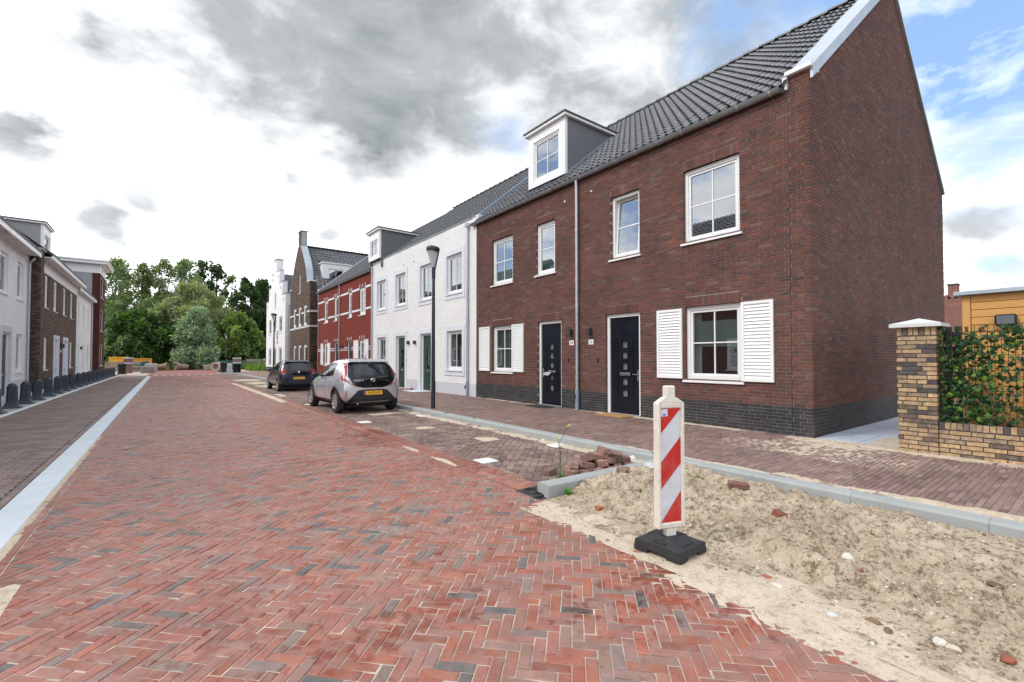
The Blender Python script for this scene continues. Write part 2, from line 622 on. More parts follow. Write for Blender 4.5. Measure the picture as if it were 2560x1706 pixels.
# ------------------------------------------------------------------ ground, road, pavements
class Noise2:
    def __init__(s, seed, n=256):
        s.n = n
        s.t = np.random.default_rng(seed).random((n, n))

    def __call__(s, x, y):
        x = np.asarray(x, float)
        y = np.asarray(y, float)
        xi = np.floor(x).astype(int)
        yi = np.floor(y).astype(int)
        fx = x - xi
        fy = y - yi
        fx = fx * fx * (3 - 2 * fx)
        fy = fy * fy * (3 - 2 * fy)
        n = s.n
        a = s.t[xi % n, yi % n]
        b = s.t[(xi + 1) % n, yi % n]
        c = s.t[xi % n, (yi + 1) % n]
        d = s.t[(xi + 1) % n, (yi + 1) % n]
        return (a * (1 - fx) + b * fx) * (1 - fy) + (c * (1 - fx) + d * fx) * fy

    def fbm(s, x, y, oct=4, gain=0.5, lac=2.03):
        v, a, t = 0, 1.0, 0
        for i in range(oct):
            v = v + a * s(x + 17.3 * i, y + 9.1 * i)
            t += a
            a *= gain
            x = x * lac
            y = y * lac
        return v / t


N1, N2, N3 = Noise2(3), Noise2(11), Noise2(29)


def sand_mat(name, pale=(0.50, 0.415, 0.31), mid=(0.37, 0.295, 0.21), soil=(0.165, 0.122, 0.08)):
    m, g = newmat(name)
    pos = g.n('ShaderNodeNewGeometry').outputs['Position']
    n1 = g.noise(pos, 1.5, 6, 0.65, 0.5)
    n2 = g.noise(pos, 9, 6, 0.7, 0.3)
    n3 = g.noise(pos, 120, 3, 0.7)
    n4 = g.noise(pos, 38, 4, 0.7)
    c = g.mix(g.ramp(g.math('ADD', g.math('MULTIPLY', n1, 0.55), g.math('MULTIPLY', n2, 0.5)), [(0.42, 0), (0.62, 1)]), pale, mid)
    c = g.mix(g.ramp(g.math('ADD', g.math('MULTIPLY', n2, 0.55), g.math('MULTIPLY', n4, 0.5)), [(0.525, 0), (0.62, 0.95)]), c, soil)
    c = g.mix(1.0, c, g.ramp(n3, [(0.25, 0.72), (0.75, 1.2)]), 'MULTIPLY')
    h = g.math('ADD', g.math('MULTIPLY', n3, 0.5), n4)
    b = principled(g, Base_Color=c, Roughness=0.95, Specular_IOR_Level=0.15)
    return finish(m, g, b, h, 0.012, 0.8)


M['sand'] = sand_mat('sand')
M['sand_fine'] = sand_mat('sand_fine', (0.62, 0.525, 0.41), (0.55, 0.455, 0.345), (0.42, 0.33, 0.235))
M['joint_sand'] = plain('joint_sand', (0.45, 0.375, 0.31), 0.95, 0.35, 9, 0.5, 150)
M['joint_dark'] = plain('joint_dark', (0.055, 0.045, 0.04), 0.95, 0.3, 3, 0.5, 150)
M['concrete'] = plain('concrete', (0.32, 0.335, 0.33), 0.8, 0.10, 2.5, 0.25, 90, dirt=0.25, dirtcol=(0.26, 0.25, 0.22))
M['concrete_pale'] = plain('concrete_pale', (0.58, 0.63, 0.66), 0.75, 0.06, 2.2, 0.2, 90, dirt=0.15, dirtcol=(0.40, 0.38, 0.34))
M['slab'] = plain('slab', (0.36, 0.38, 0.40), 0.85, 0.10, 2.2, 0.2, 120, dirt=0.2)
M['slab_blue'] = plain('slab_blue', (0.40, 0.44, 0.50), 0.85, 0.10, 2.2, 0.2, 120, dirt=0.25, dirtcol=(0.55, 0.45, 0.32))
M['marking'] = plain('marking', (0.74, 0.74, 0.72), 0.7, 0.08, 5, 0.2, 60, dirt=0.25, dirtcol=(0.4, 0.36, 0.32))
M['earth'] = plain('earth', (0.16, 0.125, 0.075), 0.95, 0.3, 0.4, 0.4, 8)
P_ROAD = two('road_paver', spec=0.5, rough=0.55, grain=55, gamt=0.22, bump=0.4, blotch=0.2, blotch_scale=7, damp=0.9, dust=0.2, dustcol=(0.44, 0.33, 0.27), mott=0.45, mottcol=(0.235, 0.165, 0.15))
P_LANE = two('lane_paver', rough=0.7, grain=50, gamt=0.2, bump=0.35, blotch=0.2, blotch_scale=1.3, dust=0.12)
P_PARK = two('parking_paver', rough=0.75, grain=50, gamt=0.22, bump=0.35, blotch=0.3, blotch_scale=1.1, dust=0.35)
P_WALK = two('footway_paver', rough=0.75, grain=50, gamt=0.22, bump=0.35, blotch=0.2, blotch_scale=1.0, dust=0.4)
PAL_ROAD = ((30, (0.31, 0.116, 0.080)), (24, (0.325, 0.142, 0.106)), (16, (0.32, 0.106, 0.065)), (14, (0.275, 0.152, 0.120)), (9, (0.215, 0.155, 0.135)), (6, (0.115, 0.108, 0.104)), (5, (0.265, 0.088, 0.052)))
PAL_LANE = ((3, (0.225, 0.165, 0.145)), (3, (0.20, 0.145, 0.128)), (2, (0.25, 0.185, 0.165)), (1, (0.165, 0.125, 0.115)))
PAL_PARK = ((3, (0.235, 0.16, 0.13)), (3, (0.195, 0.135, 0.112)), (2, (0.155, 0.11, 0.095)), (2, (0.26, 0.18, 0.15)))
PAL_WALK = ((4, (0.235, 0.153, 0.130)), (3, (0.205, 0.130, 0.112)), (2, (0.26, 0.175, 0.152)), (1, (0.175, 0.115, 0.10)))


def clip_poly(poly, x0, x1, y0, y1):
    for ax, lim, sg in ((0, x0, 1), (0, x1, -1), (1, y0, 1), (1, y1, -1)):
        out = []
        for i in range(len(poly)):
            a, b = poly[i], poly[(i + 1) % len(poly)]
            da, db = sg * (a[ax] - lim), sg * (b[ax] - lim)
            if da >= 0:
                out.append(a)
            if (da >= 0) != (db >= 0):
                t = da / (da - db)
                out.append((a[0] + (b[0] - a[0]) * t, a[1] + (b[1] - a[1]) * t))
        poly = out
        if len(poly) < 3:
            return []
    return poly


def area(p):
    return abs(sum(p[i][0] * p[(i + 1) % len(p)][1] - p[(i + 1) % len(p)][0] * p[i][1] for i in range(len(p)))) / 2


def paver(poly, zf, col, near, t=0.05):
    """one paver: convex outline, chamfered arris, a hair out of level"""
    n = len(poly)
    cx = sum(p[0] for p in poly) / n
    cy = sum(p[1] for p in poly) / n
    sz = math.sqrt(area(poly))
    z0 = zf(cx, cy) + random.uniform(-0.0022, 0.0012)
    tx, ty = random.gauss(0, 0.012), random.gauss(0, 0.012)
    loc = [(p[0] - cx, p[1] - cy) for p in poly]
    zz = lambda x, y: zf(cx + x, cy + y) - zf(cx, cy) + tx * x + ty * y
    if near:
        k = 1 - 0.006 / max(sz * 0.5, 0.01)
        vs = [(x * k, y * k, zz(x, y)) for x, y in loc] + [(x, y, zz(x, y) - 0.004) for x, y in loc] + [(x, y, -t) for x, y in loc]
        fs = [tuple(range(n))]
        for r in (0, 1):
            for i in range(n):
                j = (i + 1) % n
                fs.append((r * n + i, r * n + n + i, r * n + n + j, r * n + j))
    else:
        vs = [(x, y, zz(x, y)) for x, y in loc] + [(x, y, -0.02) for x, y in loc]
        fs = [tuple(range(n))] + [(i, n + i, n + (i + 1) % n, (i + 1) % n) for i in range(n)]
    return (None, vs, fs, Matrix.Translation((cx, cy, z0)), col, sz)


def herringbone(x0, x1, y0, y1, L, Wd, joint, ang, zf, pal, near_y):
    out = []
    ca, sa = math.cos(ang), math.sin(ang)
    ext = math.hypot(x1 - x0, y1 - y0) + 1
    xm, ym = (x0 + x1) / 2, (y0 + y1) / 2
    nj = int(ext / L) + 2
    hn, hf = joint / 2, joint * 0.12
    for j in range(-nj, nj + 1):
        for i in range(-int(ext / Wd) - 2, int(ext / Wd) + 3):
            bx, by = i * Wd - j * L, i * Wd + j * L
            for rect in ((bx, by, bx + L, by + Wd), (bx, by + Wd, bx + Wd, by + Wd + L)):
                mx, my = (rect[0] + rect[2]) / 2, (rect[1] + rect[3]) / 2
                wx, wy = xm + mx * ca - my * sa, ym + mx * sa + my * ca
                if wx < x0 - L or wx > x1 + L or wy < y0 - L or wy > y1 + L:
                    continue
                h = hn if wy < 13 else hf
                e = random.uniform(-0.0012, 0.0012) if wy < 13 else 0
                pts = [(rect[0] + h + e, rect[1] + h), (rect[2] - h, rect[1] + h + e), (rect[2] - h, rect[3] - h), (rect[0] + h, rect[3] - h - e)]
                poly = [(xm + a * ca - b * sa, ym + a * sa + b * ca) for a, b in pts]
                if wx < x0 + L or wx > x1 - L or wy < y0 + L or wy > y1 - L:
                    poly = clip_poly(poly, x0, x1, y0, y1)
                    if len(poly) < 3 or area(poly) < L * Wd * 0.06:
                        continue
                out.append(paver(poly, zf, pick(pal), wy < near_y))
    return out


def running(x0, x1, y0, y1, L, Wd, joint, zf, pal, near_y, along='X'):
    out = []
    h = joint / 2
    if along == 'X':
        nr = int((y1 - y0) / Wd)
        for r in range(nr):
            ya = y0 + r * Wd
            x = x0 - (L / 2 if r % 2 else 0) + random.uniform(-0.004, 0.004)
            while x < x1:
                a, b = max(x, x0), min(x + L, x1)
                if b - a > 0.03:
                    e = random.uniform(-0.002, 0.002)
                    out.append(paver([(a + h, ya + h + e), (b - h, ya + h), (b - h, ya + Wd - h + e), (a + h, ya + Wd - h)], zf, pick(pal), ya < near_y))
                x += L
    else:
        nc = max(1, int(round((x1 - x0) / Wd)))
        w = (x1 - x0) / nc
        for r in range(nc):
            xa = x0 + r * w
            y = y0 - (L / 2 if r % 2 else 0)
            while y < y1:
                a, b = max(y, y0), min(y + L, y1)
                if b - a > 0.03:
                    out.append(paver([(xa + h, a + h), (xa + w - h, a + h), (xa + w - h, b - h), (xa + h, b - h)], zf, pick(pal), a < near_y))
                y += L
    return out


FLAT = lambda x, y: 0.0
WALK_Z = lambda x, y: 0.10 + 0.04 * (x - 5.86) / 3.06


def sheet(name, x0, x1, y0, y1, z, mat, z2=None):
    o = MB().add([(x0, y0, z), (x1, y0, z if z2 is None else z2), (x1, y1, z if z2 is None else z2), (x0, y1, z)], [(0, 1, 2, 3)]).build(name, mat)
    o['kind'] = 'structure'
    return o


ground = sheet('ground', -1500, 1500, -400, 2500, -0.075, M['earth'])

# red road: herringbone from strip to gutter, a soldier row beside the strip
Y_END = 51.0
road = sheet('road', -1.0, 3.205, -2.5, Y_END, -0.0055, M['joint_sand'])
sheet('gutter_bed', 3.205, 3.62, -2.5, Y_END, -0.026, M['joint_dark'])
ps = herringbone(-0.90, 3.20, -1.2, 46, 0.2, 0.0655, 0.0055, R(-45), FLAT, PAL_ROAD, 9)
field(road, 'paver', ps, *P_ROAD, rest_name='pavers_beyond')
ps = running(-0.995, -0.905, -1.2, 46, 0.205, 0.09, 0.006, FLAT, PAL_ROAD, 9, 'Y')
GUT = lambda x, y: -0.018 * (1 - abs(x - 3.31) / 0.11) if abs(x - 3.31) < 0.11 else 0.0
ps += running(3.205, 3.31, -1.0 + 5.0, 46, 0.205, 0.105, 0.005, GUT, PAL_ROAD[:4], 9, 'Y')
ps += running(3.315, 3.415, 4.0, 46, 0.205, 0.1, 0.005, GUT, PAL_ROAD[:4], 9, 'Y')
ps += running(3.42, 3.62, 4.05, 46, 0.205, 0.0565, 0.005, FLAT, PAL_ROAD[:4], 9, 'X')
field(road, 'edge_paver', ps, *P_ROAD, rest_name='edge_pavers_beyond')

M['road_far'] = plain('road_far', (0.25, 0.10, 0.08), 0.7, 0.15, 0.8, 0.3, 30)
far_road = sheet('far_road', -1.35, 5.2, Y_END - 5.2, 84, -0.003, M['road_far'])
fp = plain('far_paving', (0.44, 0.36, 0.29), 0.85, 0.2, 0.35, 0.3, 20)
sheet('square', -9, 9.5, Y_END + 0.6, 76, -0.012, fp)
for i in range(9):      # white blocks of the raised crossing
    x = -0.85 + i * 0.60
    MB().box(x, x + 0.30, 52.3 + (i % 2) * 0.28, 53.0 + (i % 2) * 0.28, -0.003, 0.010).build('road_marking', M['marking'], far_road)

# pale concrete strip, one slab a metre
strip = sheet('concrete_strip', -1.30, -1.0, -2.5, Y_END, -0.012, M['joint_dark'])
for i in range(53):
    y = -2.4 + i * 1.0
    q = random.uniform(-0.002, 0.003)
    MB().bbox(-1.297, -1.012, y + 0.004, y + 0.996, -0.08, 0.004 + q, 0.008).build('slab', M['concrete_pale'], strip)

# brown lane on the left
lane = sheet('brown_lane', -3.32, -1.30, -2.5, Y_END, -0.010, M['joint_dark'])
ps = running(-3.31, -1.385, -0.5, 46, 0.2, 0.098, 0.007, FLAT, PAL_LANE, 14, 'X')
ps += running(-1.383, -1.305, -0.5, 46, 0.2, 0.078, 0.005, FLAT, PAL_LANE, 14, 'Y')
field(lane, 'paver', ps, *P_LANE, rest_name='pavers_beyond')
M['lane_far'] = plain('lane_far', (0.21, 0.155, 0.138), 0.75, 0.12, 0.8, 0.3, 30)
sheet('far_lane', -3.32, -1.36, 45.9, Y_END, -0.004, M['lane_far'])
# left footway: grey slabs behind a pale edging
foot = sheet('left_footway', -5.3, -3.32, -2.5, 58, -0.004, M['joint_dark'])
for i in range(69):
    y = 1.8 + i * 0.8
    MB().bbox(-3.42, -3.33, y + 0.003, y + 0.797, -0.08, 0.03, 0.008).build('edging_stone', M['marking'], foot)
for i in range(70):
    for k in range(2):
        y = 2.0 + i * 0.75 + k * 0.375
        MB().box(-4.98 + k * 0.78, -4.21 + k * 0.78, y, y + 0.742, -0.05, 0.022 + random.uniform(-.002, .002)).build('slab', M['slab'], foot)

# parking bay, brown herringbone
park = sheet('parking_bay', 3.62, 5.68, 3.2, Y_END, -0.009, M['joint_dark'])
ps = herringbone(3.70, 5.64, 4.08, 46, 0.205, 0.1025, 0.006, R(-45), FLAT, PAL_PARK, 11)
ps += running(3.625, 3.695, 3.98, 46, 0.205, 0.07, 0.005, FLAT, PAL_PARK, 11, 'Y')
markers = [(3.80, 5.70), (5.46, 5.95), (3.80, 10.9), (5.45, 11.2), (3.82, 16.2), (5.45, 16.6), (3.8, 20.6), (3.82, 21.4)]
ps = [p for p in ps if not any(abs(p[3].translation.x - a) < 0.13 and abs(p[3].translation.y - b) < 0.13 for a, b in markers)]
field(park, 'paver', ps, *P_PARK, rest_name='pavers_beyond')
for a, b in markers:
    MB().bbox(a - 0.14, a + 0.14, b - 0.14, b + 0.14, -0.05, 0.004, 0.006).build('white_paver', M['marking'], park)
M['park_far'] = plain('park_far', (0.26, 0.19, 0.155), 0.8, 0.2, 0.7, 0.3, 30)
sheet('far_parking', 3.62, 5.68, 45.9, Y_END, -0.004, M['park_far'])

# footway on the right, brown bricks laid across
walk = sheet('footway', 5.86, 8.95, -3, 59, 0.090, M['joint_sand'], 0.131)
ps = running(5.95, 8.90, -2.9, 38, 0.205, 0.0565, 0.006, WALK_Z, PAL_WALK, 6, 'X')
ps += running(5.865, 5.945, -2.9, 38, 0.205, 0.08, 0.006, WALK_Z, PAL_WALK, 6, 'Y')
field(walk, 'paver', ps, *P_WALK, rest_name='pavers_beyond')
M['walk_far'] = plain('walk_far', (0.24, 0.15, 0.125), 0.8, 0.12, 0.7, 0.3, 30)
o = MB().add([(5.86, 37.8, 0.099), (8.95, 37.8, 0.139), (8.95, 59, 0.139), (5.86, 59, 0.099)], [(0, 1, 2, 3)]).build('far_footway', M['walk_far'])
o['kind'] = 'structure'

# kerb stones
kerb = sheet('kerb', 5.66, 5.87, -3, 59, -0.02, M['joint_dark'])
for i in range(61):
    y = -2.28 + i * 1.0
    q = random.uniform(-0.004, 0.004)
    mb = MB()
    pr = [(5.655 + q, -0.12), (5.662 + q, 0.085), (5.676 + q, 0.104), (5.690 + q, 0.108), (5.855, 0.108), (5.855, -0.12)]
    mb.extrude([(a, y + 0.0015, b) for a, b in pr], [(a, y + 0.9985, b) for a, b in pr])
    mb.build('kerb_stone', M['concrete'], kerb)

# grey slabs of the alley beside the gable
alley = sheet('alley', 8.95, 19, 2.0, 3.3, 0.120, M['joint_dark'])
for i in range(30):
    for k in range(4):
        x, y = 8.96 + i * 0.3, 2.02 + k * 0.3
        MB().bbox(x + 0.003, x + 0.297, y + 0.003, y + 0.297, 0.09, 0.140 + random.uniform(-.002, .002), 0.004).build('slab', M['slab_blue'], alley)

# ---- dug-up strip: loose sand and soil heaped between road and kerb
def sand_height(x, y):
    # x: 2.6 .. 5.66, edge towards the road wanders round x = 3.05
    edge = 3.02 + 0.20 * (N1.fbm(y * 0.9 + 3, 0.0 * y + 1.5, 3) - 0.5) * 2
    edge = edge + np.where(y > 2.4, (y - 2.4) * 0.16, 0) - np.where(y < 1.6, (1.6 - y) * 0.03, 0)
    t = np.clip((x - edge) / 0.55, -1, 1)
    lip = np.where(t < 0, t * 0.03, 0.004 + 0.006 * t)
    bank = np.clip((x - edge - 0.22) / 0.5, 0, 1)
    bank = bank * bank * (3 - 2 * bank)
    body = bank * (0.055 + 0.045 * (N2.fbm(x * 1.1, y * 1.1, 3) - 0.35))
    rough = N3.fbm(x * 5.5, y * 5.5, 5, 0.6)
    rid = 1 - np.abs(2 * N1.fbm(x * 3.1 + 40, y * 3.1, 4, 0.55) - 1)
    calm = np.clip((x - 4.3) / 0.9, 0, 1) * np.clip((1.9 - y) / 1.2, 0, 1)
    amp = bank * (1 - 0.75 * calm)
    h = lip + body + amp * ((rough - 0.5) * 0.20 + (rid - 0.7) * 0.11)
    for hx, hy, hr, hd in ((3.55, 1.42, 0.16, 0.085), (3.75, 1.95, 0.13, 0.05), (3.85, 2.5, 0.15, 0.05), (4.1, 1.25, 0.12, 0.04)):
        h = h - hd * np.exp(-((x - hx) ** 2 + (y - hy) ** 2) / hr ** 2)
    h = h + (N2.fbm(x * 26, y * 26, 4, 0.65) - 0.5) * 0.032 * np.clip(bank + 0.12, 0, 1)
    h = h + (N1.fbm(x * 9 + 5, y * 9, 3) - 0.5) * 0.012
    ridge = np.exp(-((y - 3.45) / 0.35) ** 2) * np.clip((x - 3.5) / 0.4, 0, 1) * 0.05
    h = h + ridge
    near_kerb = np.clip((x - 5.25) / 0.4, 0, 1)
    return h - near_kerb * (0.055 + 0.03 * N2.fbm(y * 2.0, x * 0 + 7.5, 2)) - np.clip((y - 3.7) / 0.15, 0, 1) * 0.04


def height_mesh(name, fn, x0, x1, y0, y1, dx, dy, mat, parent=None):
    nx, ny = int((x1 - x0) / dx) + 1, int((y1 - y0) / dy) + 1
    xs, ys = np.linspace(x0, x1, nx), np.linspace(y0, y1, ny)
    X, Yg = np.meshgrid(xs, ys)
    Z = fn(X, Yg)
    V = np.stack([X.ravel(), Yg.ravel(), Z.ravel()], 1)
    idx = np.arange(nx * ny).reshape(ny, nx)
    Fq = np.stack([idx[:-1, :-1], idx[:-1, 1:], idx[1:, 1:], idx[1:, :-1]], -1).reshape(-1, 4)
    keep = (Z.ravel()[Fq] > -0.06).any(1)
    o = mesh_obj(name, V.tolist(), Fq[keep].tolist(), mat, parent, True)
    return o


o = height_mesh('sand_bed', sand_height, 2.62, 5.665, -1.6, 3.92, 0.0115, 0.0115, M['sand'])
tag(o, kind='structure')


def sand_z(x, y):
    return float(sand_height(np.array([x]), np.array([y]))[0])


def sand_patch(x0, x1, y0, y1, zf, h, seed, soft=1.0, dx=0.02):
    def fn(X, Yg):
        u = (X - (x0 + x1) / 2) / ((x1 - x0) / 2)
        v = (Yg - (y0 + y1) / 2) / ((y1 - y0) / 2)
        r = np.sqrt(u * u + v * v)
        n = N1.fbm(X * 4 + seed * 7.7, Yg * 4, 4, 0.6)
        n2 = N2.fbm(X * 30 + seed, Yg * 30, 2)
        return zf(X, Yg) + h * (1 - r * soft) + (n - 0.55) * h * 2.0 + (n2 - 0.5) * 0.004
    o = height_mesh('sand_spill', fn, x0, x1, y0, y1, dx, dx, M['sand_fine'])
    return tag(o, 'loose pale sand scattered on the pavers', 'sand', 'patches of spilled sand', kind='stuff')


ZP = lambda X, Y: X * 0.0
ZW = lambda X, Y: 0.10 + 0.04 * (X - 5.86) / 3.06
for a in ((5.38, 5.68, 3.6, 9.5, ZP, 0.010, 1), (5.35, 5.68, 9.0, 12.9, ZP, 0.011, 2), (4.65, 5.05, 7.0, 7.5, ZP, 0.012, 3), (4.3, 4.75, 9.0, 9.5, ZP, 0.008, 4),
          (3.26, 3.40, 5.7, 6.5, lambda X, Y: X * 0 - 0.012, 0.009, 5), (3.24, 3.42, 6.9, 7.6, lambda X, Y: X * 0 - 0.012, 0.010, 6),
          (3.2, 3.5, 17.5, 33, ZP, 0.005, 7, 1.0, 0.04), (4.0, 5.4, 27, 30, ZP, 0.012, 8, 1.0, 0.04), (3.9, 5.2, 31, 34, ZP, 0.012, 9, 1.0, 0.04), (3.8, 5.5, 35.5, 39, ZP, 0.012, 19, 1.0, 0.04),
          (8.5, 8.95, 0.4, 3.6, ZW, 0.010, 10), (8.0, 8.9, 2.1, 3.4, lambda X, Y: ZW(X, Y) - 0.002, 0.0045, 11), (5.84, 6.10, -0.8, 2.6, ZW, 0.014, 12), (7.2, 8.5, 1.6, 4.2, lambda X, Y: ZW(X, Y) - 0.0030, 0.0030, 13), (2.86, 3.42, -0.6, 3.7, lambda X, Y: X * 0 + 0.0015, 0.010, 31, 0.8), (2.7, 3.2, 0.2, 2.3, lambda X, Y: X * 0 - 0.001, 0.007, 32),
          (8.72, 8.97, 4.0, 9.0, ZW, 0.010, 14), (8.8, 8.96, 10.5, 14, ZW, 0.008, 15), (5.84, 5.97, 2.6, 5.0, ZW, 0.008, 21), (8.9, 10.2, 2.0, 2.5, lambda X, Y: X * 0 + 0.14, 0.008, 16),
          (-1.1, -0.75, 3.8, 4.5, ZP, 0.013, 17), (-1.02, -0.955, 2.6, 12, ZP, 0.006, 18), (4.4, 5.3, 12.0, 12.5, ZP, 0.006, 20)):
    sand_patch(*a)
# ------------------------------------------------------------------ building kit
COURSE = 0.0625
BL, BJ = 0.2205, 0.0105


def facade(Xf, s):
    """u along the street (world Y), d into the building, z up"""
    return lambda u, d, z: (Xf + s * d, u, z)


def sidewall(Yf, s=1):
    """wall facing the viewer (-Y): u is world X"""
    return lambda u, d, z: (u, Yf + s * d, z)


def brick_piece(P, u0, u1, z0, z1, col, depth=0.105, proud=None):
    q = random.uniform(-0.0015, 0.0015) if proud is None else proud
    um, zm = (u0 + u1) / 2, (z0 + z1) / 2
    o = Vector(P(um, 0, zm))
    vs = []
    for d in (q, depth):
        for (u, z) in ((u0, z0), (u1, z0), (u1, z1), (u0, z1)):
            vs.append(tuple(Vector(P(u, d, z)) - o))
    fs = [(0, 1, 2, 3), (0, 4, 5, 1), (1, 5, 6, 2), (2, 6, 7, 3), (3, 7, 4, 0)]
    return (None, vs, fs, Matrix.Translation(o), col, math.sqrt((u1 - u0) * (z1 - z0)))


def brick_wall(P, u0, u1, z0, z1, holes, pal, lim=None, plinth=None, soldiers=(), skip=(), corner=None, bands=(), course=COURSE, bl=BL, depth=0.105, bj=BJ):
    """stretcher bond laid brick by brick round the holes. holes: (u0,u1,z0,z1); lim(z)->(ulo,uhi);
    plinth=(ztop, palette); corner=(side, parity): every other course stops 105 mm short at that end"""
    main, low = [], []
    blocked = list(holes) + list(soldiers) + list(skip)
    n = int(round((z1 - z0) / course))
    for r in range(n):
        za = z0 + r * course
        zb = za + course - bj
        zm = (za + zb) / 2
        if any(b0 < zm < b1 for b0, b1 in bands):
            continue
        a, b = (u0, u1) if lim is None else lim(zm)
        if corner:
            for side, par in corner:
                if r % 2 == par:
                    if side == 'lo':
                        a += 0.108
                    else:
                        b -= 0.108
        cuts = sorted((max(h[0], a), min(h[1], b)) for h in blocked if h[2] < zm < h[3] and h[1] > a and h[0] < b)
        spans, cur = [], a
        for c0, c1 in cuts:
            if c0 > cur:
                spans.append((cur, c0))
            cur = max(cur, c1)
        if b > cur:
            spans.append((cur, b))
        off = (bl / 2 if r % 2 else 0.0) + (0.055 if r % 4 == 3 else 0)
        for s0, s1 in spans:
            k = math.floor((s0 - u0 - off) / bl)
            while True:
                x0 = u0 + off + k * bl
                x1 = x0 + bl - bj
                k += 1
                if x0 >= s1:
                    break
                x0, x1 = max(x0, s0), min(x1, s1)
                if x1 - x0 < 0.02:
                    continue
                if plinth and zm < plinth[0]:
                    low.append(brick_piece(P, x0, x1, za, zb, pick(plinth[1]), depth))
                else:
                    main.append(brick_piece(P, x0, x1, za, zb, pick(pal), depth))
    for (a, b, c, d) in soldiers:
        m = max(1, int(round((b - a) / COURSE)))
        w = (b - a) / m
        for i in range(m):
            main.append(brick_piece(P, a + i * w + BJ * .3, a + (i + 1) * w - BJ * .5, c + 0.004, d - 0.006, pick(pal), depth))
    return main, low


def backing(P, root, u0, u1, z0, z1, holes, mat, d0=0.007, d1=0.25, grow=0.004, name='wall'):
    us = sorted(set([u0, u1] + [x for h in holes for x in (h[0] - grow, h[1] + grow)]))
    zs = sorted(set([z0, z1] + [x for h in holes for x in (h[2] - grow, h[3] + grow)]))
    us = [u for u in us if u0 <= u <= u1]
    zs = [z for z in zs if z0 <= z <= z1]
    mb = MB(P)
    for i in range(len(us) - 1):
        j = 0
        while j < len(zs) - 1:
            um = (us[i] + us[i + 1]) / 2
            inside = lambda q: any(h[0] - grow < um < h[1] + grow and h[2] - grow < q < h[3] + grow for h in holes)
            if inside((zs[j] + zs[j + 1]) / 2):
                j += 1
                continue
            k = j
            while k < len(zs) - 1 and not inside((zs[k] + zs[k + 1]) / 2):
                k += 1
            mb.box(us[i], us[i + 1], d0, d1, zs[j], zs[k])
            j = k
    return mb.build(name, mat, root)


